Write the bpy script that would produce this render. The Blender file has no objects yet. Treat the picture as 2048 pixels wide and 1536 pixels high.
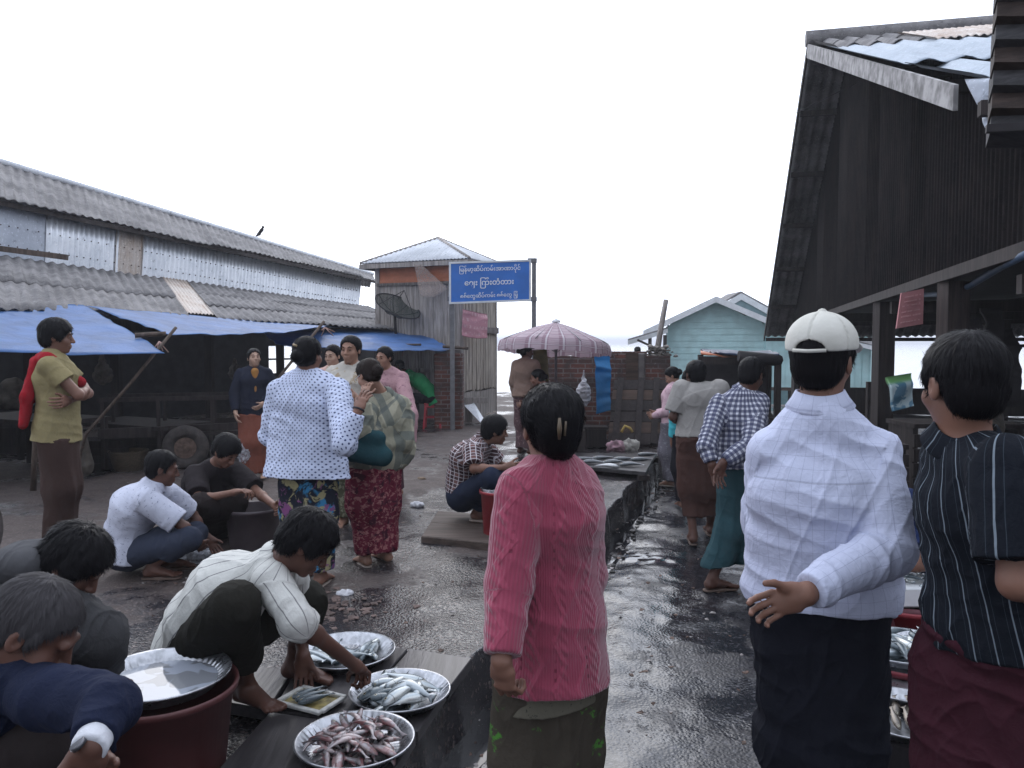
import bpy, bmesh, math, random
import numpy as np
from math import sin, cos, pi, radians, atan2, sqrt, hypot
from mathutils import Vector, Matrix
SC = bpy.context.scene
COL = SC.collection
# ---------------------------------------------------------------- camera, sky, sun, exposure
FPX, CH = 1600.0, 1.70                       # focal length in pixels of the 2048 wide photo, eye height
PITCH = math.atan(83 / FPX)                  # the horizon sits 83 px above the middle
cam_d = bpy.data.cameras.new('camera'); cam = bpy.data.objects.new('camera', cam_d); COL.objects.link(cam)
cam_d.sensor_width = 36.0; cam_d.lens = FPX / 2048 * 36.0; cam_d.clip_end = 6000; cam_d.clip_start = 0.05
cam.location = (0, 0, CH); cam.rotation_euler = (pi / 2 - PITCH, 0, 0)
SC.camera = cam
W = bpy.data.worlds.new('World'); SC.world = W; W.use_nodes = True
nt = W.node_tree; nt.nodes.clear()
SUN_EL, SUN_AZ = radians(30), radians(-12)      # the veiled sun stands ahead, over the river
sky = nt.nodes.new('ShaderNodeTexSky'); sky.sky_type = 'NISHITA'; sky.sun_disc = False
sky.sun_elevation = SUN_EL; sky.sun_rotation = SUN_AZ; sky.air_density = 1.0; sky.dust_density = 6.0; sky.ozone_density = 1.5
geo = nt.nodes.new('ShaderNodeTexCoord')
cl = nt.nodes.new('ShaderNodeTexNoise'); cl.inputs['Scale'].default_value = 1.6; cl.inputs['Detail'].default_value = 4
clr = nt.nodes.new('ShaderNodeMapRange'); clr.inputs['From Min'].default_value = -1.05; clr.inputs['From Max'].default_value = 1.05; clr.inputs['To Min'].default_value = 6.5; clr.inputs['To Max'].default_value = 21.5
dt = nt.nodes.new('ShaderNodeVectorMath'); dt.operation = 'DOT_PRODUCT'; dt.inputs[1].default_value = (sin(SUN_AZ) * .95, cos(SUN_AZ) * .95, .31)   # the cloud is brightest round the sun
ad = nt.nodes.new('ShaderNodeMath'); ad.operation = 'MULTIPLY_ADD'; ad.inputs[1].default_value = .16
nt.links.new(geo.outputs['Generated'], cl.inputs['Vector']); nt.links.new(geo.outputs['Generated'], dt.inputs[0])
nt.links.new(cl.outputs['Fac'], ad.inputs[0]); nt.links.new(dt.outputs['Value'], ad.inputs[2]); nt.links.new(ad.outputs[0], clr.inputs['Value'])
cc = nt.nodes.new('ShaderNodeCombineColor')
for i, m in enumerate((0.90, 0.975, 1.13)):
    mm = nt.nodes.new('ShaderNodeMath'); mm.operation = 'MULTIPLY'; mm.inputs[1].default_value = m
    nt.links.new(clr.outputs[0], mm.inputs[0]); nt.links.new(mm.outputs[0], cc.inputs[i])
mx = nt.nodes.new('ShaderNodeMix'); mx.data_type = 'RGBA'; mx.inputs[0].default_value = 0.88   # solid cloud over the blue
nt.links.new(sky.outputs[0], mx.inputs[6]); nt.links.new(cc.outputs[0], mx.inputs[7])
bg = nt.nodes.new('ShaderNodeBackground'); bg.inputs[1].default_value = 0.11
out = nt.nodes.new('ShaderNodeOutputWorld')
nt.links.new(mx.outputs[2], bg.inputs[0]); nt.links.new(bg.outputs[0], out.inputs[0])
sun_d = bpy.data.lights.new('sun', 'SUN'); sun_d.energy = 0.5; sun_d.angle = radians(40); sun_d.color = (1.0, 0.96, 0.9)
sun = bpy.data.objects.new('sun', sun_d); COL.objects.link(sun)
sdir = Vector((sin(SUN_AZ) * cos(SUN_EL), cos(SUN_AZ) * cos(SUN_EL), sin(SUN_EL)))
sun.rotation_euler = sdir.to_track_quat('Z', 'Y').to_euler(); sun.location = (0, 0, 30)
SC.view_settings.view_transform = 'Standard'; SC.view_settings.look = 'None'
SC.view_settings.exposure = 0.0; SC.view_settings.gamma = 1.0
SC.cycles.max_bounces = 6; SC.cycles.caustics_reflective = False; SC.cycles.caustics_refractive = False
SC.cycles.use_denoising = True
random.seed(7)
# ---------------------------------------------------------------- points
CP, SP = cos(PITCH), sin(PITCH)
def Q(u, v, d):
    """the point seen at photo pixel u,v at distance d along the view axis"""
    x = (u - 1024) / FPX * d; yc = (768 - v) / FPX * d
    return Vector((x, d * CP + yc * SP, CH - d * SP + yc * CP))
def G(u, v, z=0.0):
    a = Q(u, v, 1.0) - Vector((0, 0, CH))
    t = (z - CH) / a.z
    return Vector((a.x * t, a.y * t, z))
def depth_of(p):
    return p[1] * CP - (p[2] - CH) * SP
ZP = 0.18                                     # top of the platform; the lane is z = 0
# ---------------------------------------------------------------- objects
def tag(o, label=None, cat=None, group=None, kind=None):
    if label: o['label'] = label
    if cat: o['category'] = cat
    if group: o['group'] = group
    if kind: o['kind'] = kind
    return o
def empty(name, loc, rz=0):
    o = bpy.data.objects.new(name, None); COL.objects.link(o); o.location = loc; o.rotation_euler = (0, 0, rz)
    o.empty_display_size = 0.1
    return o
def link_mesh(name, me, mat=None, parent=None, loc=None):
    o = bpy.data.objects.new(name, me); COL.objects.link(o)
    if mat is not None and len(me.materials) == 0: me.materials.append(mat)
    if parent is not None:
        o.parent = parent
        if loc is None:                      # the mesh was written in world coordinates
            pm = parent.matrix_basis
            if parent.parent is not None: pm = parent.parent.matrix_basis @ pm
            me.transform(pm.inverted())
        else: o.location = loc
    elif loc is not None: o.location = loc
    return o
def np_mesh(name, V, F, smooth=True):
    """V (n,3), F (m,4) quads or list of polygons"""
    me = bpy.data.meshes.new(name)
    if isinstance(F, np.ndarray):
        m, k = F.shape
        me.vertices.add(len(V)); me.vertices.foreach_set('co', np.asarray(V, np.float32).ravel())
        me.loops.add(m * k); me.loops.foreach_set('vertex_index', F.astype(np.int32).ravel())
        me.polygons.add(m); me.polygons.foreach_set('loop_start', np.arange(0, m * k, k, dtype=np.int32))
        me.update(calc_edges=True)
    else:
        me.from_pydata([tuple(v) for v in V], [], F); me.update()
    me.polygons.foreach_set('use_smooth', np.full(len(me.polygons), smooth))
    return me
class MB:
    """collects shapes for one mesh"""
    def __init__(s): s.v = []; s.f = []; s.sm = []
    def add(s, vs, fs, smooth=False):
        b = len(s.v); s.v += [tuple(v) for v in vs]; s.f += [tuple(i + b for i in f) for f in fs]; s.sm += [smooth] * len(fs)
        return s
    def box(s, c, size, rot=None, taper=1.0):
        c = Vector(c); hx, hy, hz = [a / 2 for a in size]
        vs = []
        for z in (-hz, hz):
            t = taper if z > 0 else 1.0
            for x, y in ((-hx, -hy), (hx, -hy), (hx, hy), (-hx, hy)):
                p = Vector((x * t, y * t, z))
                if rot is not None: p = rot @ p
                vs.append(c + p)
        return s.add(vs, [(3, 2, 1, 0), (4, 5, 6, 7), (0, 1, 5, 4), (1, 2, 6, 5), (2, 3, 7, 6), (3, 0, 4, 7)])
    def bar(s, a, b, w, h=None, up=(0, 0, 1)):
        a, b = Vector(a), Vector(b); h = h or w
        d = (b - a); L = d.length; d.normalize(); up = Vector(up)
        if abs(d.dot(up)) > 0.98: up = Vector((1, 0, 0)) if abs(d.x) < .9 else Vector((0, 1, 0))
        x = d.cross(up).normalized(); y = x.cross(d).normalized()
        vs = []
        for p in (a, b):
            for i, j in ((-1, -1), (1, -1), (1, 1), (-1, 1)): vs.append(p + x * (i * w / 2) + y * (j * h / 2))
        return s.add(vs, [(0, 1, 2, 3), (7, 6, 5, 4), (0, 4, 5, 1), (1, 5, 6, 2), (2, 6, 7, 3), (3, 7, 4, 0)])
    def tube(s, pts, r, n=10, caps=True):
        pts = [Vector(p) for p in pts]; m = len(pts)
        rs = r if isinstance(r, (list, tuple)) else [r] * m
        vs = []; prev = None
        for i, p in enumerate(pts):
            d = (pts[min(i + 1, m - 1)] - pts[max(i - 1, 0)]).normalized()
            if prev is None:
                x = d.cross(Vector((0, 0, 1)))
                if x.length < .1: x = d.cross(Vector((1, 0, 0)))
            else: x = prev - d * prev.dot(d)
            x.normalize(); prev = x; y = d.cross(x)
            for k in range(n):
                a = 2 * pi * k / n; vs.append(p + (x * cos(a) + y * sin(a)) * rs[i])
        fs = [(i * n + k, i * n + (k + 1) % n, (i + 1) * n + (k + 1) % n, (i + 1) * n + k) for i in range(m - 1) for k in range(n)]
        s.add(vs, fs, True)
        if caps:
            b = len(s.v) - m * n
            s.f += [tuple(b + k for k in reversed(range(n))), tuple(b + (m - 1) * n + k for k in range(n))]; s.sm += [False, False]
        return s
    def prism(s, poly, off):
        """extrude a polygon (list of points) by the vector off"""
        n = len(poly); poly = [Vector(p) for p in poly]; off = Vector(off)
        vs = poly + [p + off for p in poly]
        fs = [tuple(range(n))[::-1], tuple(range(n, 2 * n))] + [(i, (i + 1) % n, n + (i + 1) % n, n + i) for i in range(n)]
        return s.add(vs, fs)
    def mesh(s, name, bevel=0):
        me = bpy.data.meshes.new(name); me.from_pydata(s.v, [], s.f); me.update()
        me.polygons.foreach_set('use_smooth', s.sm)
        if bevel:
            bm = bmesh.new(); bm.from_mesh(me)
            bmesh.ops.recalc_face_normals(bm, faces=bm.faces)
            bmesh.ops.bevel(bm, geom=[e for e in bm.edges if len(e.link_faces) == 2 and e.calc_face_angle() > .6], offset=bevel, segments=1, affect='EDGES', profile=.7)
            bm.to_mesh(me); bm.free()
        else:
            bm = bmesh.new(); bm.from_mesh(me); bmesh.ops.recalc_face_normals(bm, faces=bm.faces); bm.to_mesh(me); bm.free()
        return me
    def build(s, name, mat, parent=None, bevel=0, loc=None):
        return link_mesh(name, s.mesh(name, bevel), mat, parent, loc)
# ---------------------------------------------------------------- numpy noise
def _hash(ix, iy, iz):
    n = (ix * 374761393 + iy * 668265263 + iz * 2147483647 + 1013904223) & 0xffffffff
    n = ((n ^ (n >> 13)) * 1274126177) & 0xffffffff
    return ((n ^ (n >> 16)) & 0xffff) / 65535.0
def vnoise(P):
    """value noise in -1..1 for points (n,3)"""
    P = np.asarray(P, np.float64); i = np.floor(P).astype(np.int64); f = P - i; f = f * f * (3 - 2 * f)
    r = 0
    for dx in (0, 1):
        wx = f[:, 0] if dx else 1 - f[:, 0]
        for dy in (0, 1):
            wy = f[:, 1] if dy else 1 - f[:, 1]
            for dz in (0, 1):
                wz = f[:, 2] if dz else 1 - f[:, 2]
                r = r + wx * wy * wz * _hash(i[:, 0] + dx, i[:, 1] + dy, i[:, 2] + dz)
    return r * 2 - 1
def fbm(P, o=3):
    r = 0; a = 1.0; P = np.asarray(P, float)
    for k in range(o): r = r + a * vnoise(P + 17.3 * k); P = P * 2.03; a *= .5
    return r
# ---------------------------------------------------------------- materials
class NT:
    def __init__(s, name):
        s.m = bpy.data.materials.new(name); s.m.use_nodes = True; s.t = s.m.node_tree; s.n = s.t.nodes
        s.b = s.n['Principled BSDF']; s.c = None
    def link(s, a, b): s.t.links.new(a, b)
    def val(s, sock, v):
        if isinstance(v, bpy.types.NodeSocket): s.link(v, sock)
        elif isinstance(v, (tuple, list)) and len(v) == 3 and sock.type == 'RGBA': sock.default_value = (*v, 1)
        else: sock.default_value = v
    def node(s, typ, **kw):
        n = s.n.new(typ)
        for k, v in kw.items():
            if hasattr(n, k): setattr(n, k, v)
            else: s.val(n.inputs[k.replace('_', ' ')], v)
        return n
    def obj(s):
        if s.c is None: s.c = s.n.new('ShaderNodeTexCoord')
        return s.c.outputs['Object']
    def attr(s, name): 
        n = s.n.new('ShaderNodeAttribute'); n.attribute_name = name; return n.outputs['Vector']
    def scale(s, v, sc):
        n = s.n.new('ShaderNodeMapping'); s.link(v, n.inputs[0]); n.inputs['Scale'].default_value = sc if isinstance(sc, (tuple, list)) else (sc,) * 3
        return n.outputs[0]
    def noise(s, v, sc=5., det=3., rough=.55, dist=0., col=False):
        n = s.n.new('ShaderNodeTexNoise'); s.link(v, n.inputs['Vector']); n.inputs['Scale'].default_value = sc
        n.inputs['Detail'].default_value = det; n.inputs['Roughness'].default_value = rough; n.inputs['Distortion'].default_value = dist
        return n.outputs['Color' if col else 'Fac']
    def vor(s, v, sc=5., feat='F1', out='Distance', rnd=1.):
        n = s.n.new('ShaderNodeTexVoronoi'); n.feature = feat; s.link(v, n.inputs['Vector']); n.inputs['Scale'].default_value = sc
        n.inputs['Randomness'].default_value = rnd
        return n.outputs[out]
    def m_(s, op, a, b=0., c=None, clamp=False):
        n = s.n.new('ShaderNodeMath'); n.operation = op; n.use_clamp = clamp
        s.val(n.inputs[0], a); s.val(n.inputs[1], b)
        if c is not None: s.val(n.inputs[2], c)
        return n.outputs[0]
    def xyz(s, v):
        n = s.n.new('ShaderNodeSeparateXYZ'); s.link(v, n.inputs[0]); return n.outputs
    def cxyz(s, x, y, z=0.):
        n = s.n.new('ShaderNodeCombineXYZ')
        for i, a in enumerate((x, y, z)): s.val(n.inputs[i], a)
        return n.outputs[0]
    def step(s, v, lo, hi, a=0., b=1.):
        n = s.n.new('ShaderNodeMapRange'); n.interpolation_type = 'SMOOTHSTEP' if hi != lo else 'LINEAR'
        s.val(n.inputs['Value'], v); n.inputs['From Min'].default_value = lo; n.inputs['From Max'].default_value = hi
        n.inputs['To Min'].default_value = a; n.inputs['To Max'].default_value = b
        return n.outputs[0]
    def mix(s, f, a, b, mode='MIX'):
        n = s.n.new('ShaderNodeMix'); n.data_type = 'RGBA'; n.blend_type = mode
        s.val(n.inputs[0], f); s.val(n.inputs[6], a); s.val(n.inputs[7], b)
        return n.outputs[2]
    def bump(s, h, st=.3, dist=.01, prev=None):
        n = s.n.new('ShaderNodeBump'); s.val(n.inputs['Height'], h); n.inputs['Strength'].default_value = st; n.inputs['Distance'].default_value = dist
        if prev is not None: s.link(prev, n.inputs['Normal'])
        return n.outputs[0]
    def set(s, **kw):
        for k, v in kw.items(): s.val(s.b.inputs[{'base': 'Base Color', 'rough': 'Roughness', 'metal': 'Metallic', 'normal': 'Normal', 'spec': 'Specular IOR Level',
                                                  'trans': 'Transmission Weight', 'ior': 'IOR', 'sheen': 'Sheen Weight', 'alpha': 'Alpha', 'coat': 'Coat Weight', 'sss': 'Subsurface Weight'}[k]], v)
        return s.m
def C(r, g=None, b=None):
    """photo-like 0..255 colour to linear"""
    f = lambda c: (c / 255 / 12.92) if c <= 10 else ((c / 255 + .055) / 1.055) ** 2.4
    if g is None: g = b = r
    return (f(r), f(g), f(b))
def simple(name, col, rough=.7, var=.25, sc=6., bump=.2, bsc=40., metal=0., bd=.004, spec=.5):
    t = NT(name); o = t.obj()
    n = t.noise(o, sc, 4)
    c = t.mix(t.step(n, .3, .7), tuple(a * (1 - var) for a in col), tuple(min(1, a * (1 + var)) for a in col))
    h = t.noise(o, bsc, 3)
    return t.set(base=c, rough=rough, metal=metal, normal=t.bump(h, bump, bd), spec=spec)
# ---------------------------------------------------------------- signed-distance figures, one surface per body or garment
def V3(*a): return np.array(a if len(a) == 3 else a[0], float)
def nrm(v): v = np.asarray(v, float); return v / (np.linalg.norm(v) + 1e-9)
class Field:
    def __init__(s, h): s.p = []; s.h = h
    def cone(s, a, b, ra, rb=None, k=.02, lat=None, sc=1., caps=None, sub=False):
        s.p.append(('c', V3(a), V3(b), ra, ra if rb is None else rb, k, None if lat is None else nrm(lat), sc, caps or [], sub)); return s
    def ell(s, c, r, R=None, k=.02, caps=None, sub=False):
        s.p.append(('e', V3(c), V3(r), np.eye(3) if R is None else R, 0, k, None, 1., caps or [], sub)); return s
    def cut(s, p, n): s.p.append(('x', V3(p), nrm(n), 0, 0, 0, None, 1., [], False)); return s
    def bounds(s):
        lo, hi = [], []
        for p in s.p:
            if p[9] or p[0] == 'x': continue
            if p[0] == 'c':
                r = max(p[3], p[4]) * max(1, p[7]); lo += [np.minimum(p[1], p[2]) - r]; hi += [np.maximum(p[1], p[2]) + r]
            else: r = p[2].max(); lo += [p[1] - r]; hi += [p[1] + r]
        return np.min(lo, 0) - .02 - 2 * s.h, np.max(hi, 0) + .02 + 2 * s.h
    def surf(s):
        h = s.h; lo, hi = s.bounds(); n = np.ceil((hi - lo) / h).astype(int) + 1
        ax = [(lo[i] + h * np.arange(n[i])).astype(np.float32) for i in range(3)]
        F = np.full(n, .5, np.float32)
        for p in s.p:
            typ, a, b, ra, rb, k, lat, sc, caps, sub = p
            if typ == 'x':
                D = (ax[0] - a[0])[:, None, None] * b[0] + (ax[1] - a[1])[None, :, None] * b[1] + (ax[2] - a[2])[None, None, :] * b[2]
                np.maximum(F, D.astype(np.float32), out=F); continue
            m = k + 3 * h
            if typ == 'c': r = max(ra, rb) * max(1, sc); l2 = np.minimum(a, b) - r - m; h2 = np.maximum(a, b) + r + m
            else: r = b.max(); l2 = a - r - m; h2 = a + r + m
            i0 = np.clip(((l2 - lo) / h).astype(int), 0, n - 1); i1 = np.clip(np.ceil((h2 - lo) / h).astype(int) + 1, 1, n)
            if (i1 <= i0).any(): continue
            sl = tuple(slice(i0[i], i1[i]) for i in range(3))
            X, Y, Z = ax[0][sl[0]][:, None, None], ax[1][sl[1]][None, :, None], ax[2][sl[2]][None, None, :]
            if typ == 'c':
                ba = (b - a).astype(np.float32); L2 = float(ba @ ba) + 1e-12
                x, y, z = X - np.float32(a[0]), Y - np.float32(a[1]), Z - np.float32(a[2])
                t = np.clip((x * ba[0] + y * ba[1] + z * ba[2]) / L2, 0, 1)
                x = x - t * ba[0]; y = y - t * ba[1]; z = z - t * ba[2]
                q2 = x * x + y * y + z * z
                if lat is not None and sc != 1:
                    ql = x * np.float32(lat[0]) + y * np.float32(lat[1]) + z * np.float32(lat[2]); q2 = np.maximum(q2 + ql * ql * np.float32(1 / sc ** 2 - 1), 0)
                D = np.sqrt(q2) - (ra + t * (rb - ra))
            else:
                R = ra
                x, y, z = X - np.float32(a[0]), Y - np.float32(a[1]), Z - np.float32(a[2])
                u = [(x * np.float32(R[0][j]) + y * np.float32(R[1][j]) + z * np.float32(R[2][j])) for j in range(3)]
                k0 = np.sqrt(sum((u[j] / b[j]) ** 2 for j in range(3))); k1 = np.sqrt(sum((u[j] / b[j] ** 2) ** 2 for j in range(3))) + 1e-6
                D = k0 * (k0 - 1) / k1
            for cp, cn in caps:
                cn = nrm(cn); D = np.maximum(D, (X - cp[0]) * cn[0] + (Y - cp[1]) * cn[1] + (Z - cp[2]) * cn[2])
            D = D.astype(np.float32); A = F[sl]
            if sub: D = -D; hh = np.clip(.5 - .5 * (D - A) / k * -1, 0, 1); hh = np.clip(.5 + .5 * (D - A) / k, 0, 1); F[sl] = A + (D - A) * hh + k * hh * (1 - hh)
            else: hh = np.clip(.5 + .5 * (A - D) / k, 0, 1); F[sl] = A + (D - A) * hh - k * hh * (1 - hh)
        F[0] = F[-1] = .5; F[:, 0] = F[:, -1] = .5; F[:, :, 0] = F[:, :, -1] = .5
        S = F < 0
        c = [S[dx:n[0] - 1 + dx, dy:n[1] - 1 + dy, dz:n[2] - 1 + dz] for dx in (0, 1) for dy in (0, 1) for dz in (0, 1)]
        cnt = sum(x.astype(np.int8) for x in c); act = (cnt > 0) & (cnt < 8)
        I = np.argwhere(act); idx = np.full(act.shape, -1, np.int32); idx[act] = np.arange(len(I))
        P = np.zeros((len(I), 3)); N = np.zeros(len(I))
        off = [(dx, dy, dz) for dx in (0, 1) for dy in (0, 1) for dz in (0, 1)]
        val = {o: F[I[:, 0] + o[0], I[:, 1] + o[1], I[:, 2] + o[2]] for o in off}
        for o in off:
            for k in range(3):
                if o[k] == 0:
                    o2 = tuple(o[j] + (j == k) for j in range(3)); a, b = val[o], val[o2]
                    mk = (a < 0) != (b < 0); t = np.where(mk, a / np.where(mk, a - b, 1), 0)
                    q = np.array(o, float)[None] + t[:, None] * np.eye(3)[k][None]
                    P += q * mk[:, None]; N += mk
        P = lo + h * (I + P / N[:, None])
        quads = []
        for k in range(3):
            o = [slice(1, n[j] - 1) for j in range(3)]; o[k] = slice(0, n[k] - 1); o2 = list(o); o2[k] = slice(1, n[k])
            a, b = S[tuple(o)], S[tuple(o2)]; e = np.argwhere(a != b)
            if len(e) == 0: continue
            for j in range(3):
                if j != k: e[:, j] += 1
            inside = S[e[:, 0], e[:, 1], e[:, 2]]
            u, w = [(1, 2), (2, 0), (0, 1)][k]; eu = np.eye(3, dtype=int)[u]; ew = np.eye(3, dtype=int)[w]
            q = [idx[tuple((e - du * eu - dw * ew).T)] for du, dw in ((0, 0), (1, 0), (1, 1), (0, 1))]
            q = np.stack(q, 1); q[~inside] = q[~inside][:, ::-1]; quads.append(q)
        return P, np.concatenate(quads)
def vnormals(P, Fq):
    n = np.cross(P[Fq[:, 2]] - P[Fq[:, 0]], P[Fq[:, 3]] - P[Fq[:, 1]]); N = np.zeros_like(P)
    for k in range(4): 
        for j in range(3): N[:, j] += np.bincount(Fq[:, k], n[:, j], len(P))
    return N / (np.linalg.norm(N, axis=1, keepdims=True) + 1e-9)
CAMP = V3(0, 0, CH)
def bone_coords(P, bones):
    """cloth coordinates: distance around and along the nearest limb, in metres"""
    best = np.full(len(P), 1e9); U = np.zeros((len(P), 3))
    for k, (a, b, r) in enumerate(bones):
        a, b = V3(a), V3(b); ba = b - a; L = np.linalg.norm(ba) + 1e-9; e = ba / L
        q = P - a; t = q @ e; tc = np.clip(t, 0, L); d = np.linalg.norm(q - tc[:, None] * e, axis=1) - r
        f = nrm((CAMP - a) - ((CAMP - a) @ e) * e); s = np.cross(e, f)
        pp = q - t[:, None] * e; ang = np.arctan2(pp @ s, pp @ f)
        m = d < best; best[m] = d[m]; U[m, 0] = ang[m] * r; U[m, 1] = t[m]; U[m, 2] = k * .37
    return U
def field_mesh(name, F, mat, parent, bones=None, disp=None, sm=0, post=None):
    P, Fq = F.surf()
    if sm:
        for _ in range(sm):
            A = np.zeros_like(P); c = np.zeros(len(P))
            for k in range(4):
                for kk in ((k + 1) % 4, (k + 3) % 4):
                    c += np.bincount(Fq[:, k], minlength=len(P))
                    for j in range(3): A[:, j] += np.bincount(Fq[:, k], P[Fq[:, kk], j], len(P))
            P = P * .4 + .6 * A / c[:, None]
    U = bone_coords(P, bones) if bones else None
    if disp is not None: P = P + vnormals(P, Fq) * np.asarray(disp(P, U))[:, None]
    if post is not None: P, Fq, U = post(P, Fq, U)
    me = np_mesh(name, P, Fq)
    if U is not None:
        at = me.attributes.new('gc', 'FLOAT_VECTOR', 'POINT'); at.data.foreach_set('vector', U.astype(np.float32).ravel())
    if parent is None:
        o0 = V3((P[:, 0].min() + P[:, 0].max()) / 2, (P[:, 1].min() + P[:, 1].max()) / 2, P[:, 2].min())
        me.transform(Matrix.Translation(-Vector(o0))); return link_mesh(name, me, mat, None, Vector(o0))
    return link_mesh(name, me, mat, parent)
def folds(amp=.006, ring=0., vert=0., seed=0., fine=1.):
    """wrinkles: loose creases, plus rings across a limb or drapes along it"""
    def f(P, U):
        A = P @ np.array([[.8, .3, .5], [-.4, .9, .1], [-.4, -.3, .85]]) + seed
        w = fbm(A * np.array([5, 5, 3]), 2); W2 = np.stack([vnoise(A * 3 + 7), vnoise(A * 3 + 31), vnoise(A * 3 + 57)], 1) * .35
        r = amp * .55 * w + amp * .75 * (np.exp(-np.abs(fbm(A * np.array([11., 9., 3.4]) + 5 + W2, 1)) * 7) - .25)
        if fine: r += amp * .30 * fine * (np.exp(-np.abs(vnoise(A[:, [1, 0, 2]] * np.array([26, 22, 8.]) + W2 * 2)) * 6) - .3)
        if ring: r += ring * .8 * (1 - 2 * np.abs(vnoise(np.stack([U[:, 0] * 5 + U[:, 2] * 9 + seed, U[:, 1] * 17 + U[:, 0] * 4, U[:, 2]], 1))))
        if vert: r += vert * (1 - 2 * np.abs(vnoise(np.stack([U[:, 0] * 13 + seed + U[:, 1] * 1.5, U[:, 1] * 1.8, U[:, 2] + seed], 1)))) + vert * .5 * vnoise(np.stack([U[:, 0] * 34 + seed, U[:, 1] * 3, U[:, 2]], 1))
        return r
    return f
# ---- materials for figures
def skin_mat(name, col):
    t = NT(name); o = t.obj(); n = t.noise(o, 9, 3); n2 = t.noise(o, 60, 3)
    c = t.mix(t.step(n, .3, .7), tuple(a * .8 for a in col), tuple(a * 1.15 for a in col))
    return t.set(base=c, rough=.52, spec=.35, normal=t.bump(n2, .15, .002))
def hair_mat(name, col=(.008, .007, .008), rough=.42):
    t = NT(name); g = t.attr('gc'); n = t.noise(t.scale(g, (260, 7, 1)), 1, 3, .6)
    c = t.mix(n, tuple(a * .5 for a in col), tuple(a * 1.9 for a in col))
    return t.set(base=c, rough=rough, spec=.12, normal=t.bump(n, .8, .003))
def line_mask(t, x, period, width, off=0., soft=.12):
    """1 inside a stripe of width (share of the period)"""
    f = t.m_('FRACT', t.m_('ADD', t.m_('DIVIDE', x, period), off)); d = t.m_('ABSOLUTE', t.m_('SUBTRACT', f, .5))
    return t.step(d, width / 2, width / 2 + soft * width, 1., 0.)
def cloth(name, base, stripes=(), rough=.88, var=.12, bump=.35, weave=900., dots=None, flor=None, sheen=.0, wob=.004, seam=()):
    t = NT(name); g = t.attr('gc'); o = t.obj()
    w = t.noise(o, 5, 2, col=True); vm = t.n.new('ShaderNodeVectorMath'); vm.operation = 'MULTIPLY_ADD'
    t.link(w, vm.inputs[0]); vm.inputs[1].default_value = (wob * 2,) * 3; t.link(g, vm.inputs[2]); g = vm.outputs[0]
    x, y, z = t.xyz(g)
    n = t.noise(o, 4, 4); c = t.mix(t.step(n, .3, .7), tuple(a * (1 - var) for a in base), tuple(min(1, a * (1 + var)) for a in base))
    if flor:
        for col, sc, th, rnd, asp in flor:
            gg = t.scale(g, (sc, sc * asp, 1)); nn = t.noise(gg, 1.0, 4, .65, 1.2 * rnd); c = t.mix(t.step(nn, th, th + .05), c, col)
    for axis, period, width, col, fac in stripes:
        c = t.mix(t.m_('MULTIPLY', line_mask(t, x if axis == 'x' else y, period, width), fac), c, col)
    if dots:
        per, r, col = dots
        for off in (0., .5):
            fx = t.m_('SUBTRACT', t.m_('FRACT', t.m_('ADD', t.m_('DIVIDE', x, per), off)), .5); fy = t.m_('SUBTRACT', t.m_('FRACT', t.m_('ADD', t.m_('DIVIDE', y, per), off)), .5)
            d = t.m_('SQRT', t.m_('ADD', t.m_('MULTIPLY', fx, fx), t.m_('MULTIPLY', fy, fy)))
            c = t.mix(t.step(d, r, r + .06, 1., 0.), c, col)
    for y0, tor in seam:
        mk = t.m_('MULTIPLY', t.step(t.m_('ABSOLUTE', t.m_('SUBTRACT', y, y0)), .0012, .003, 1, 0), t.step(z, .1, .12, 1, 0)); c = t.mix(t.m_('MULTIPLY', mk, .45), c, tuple(a * .45 for a in base))
    wv = t.m_('ADD', t.m_('SINE', t.m_('MULTIPLY', x, weave * 3)), t.m_('SINE', t.m_('MULTIPLY', y, weave * 3)))
    nb = t.bump(wv, .05, .0006)
    nb = t.bump(t.m_('ADD', t.noise(o, 26, 4, .6, .8), t.m_('MULTIPLY', t.noise(t.scale(o, (1, 1, .4)), 11, 3, .5, 1.5), 1.2)), bump, .012, nb)
    return t.set(base=c, rough=rough, spec=.10, sheen=sheen, normal=nb)
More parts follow.
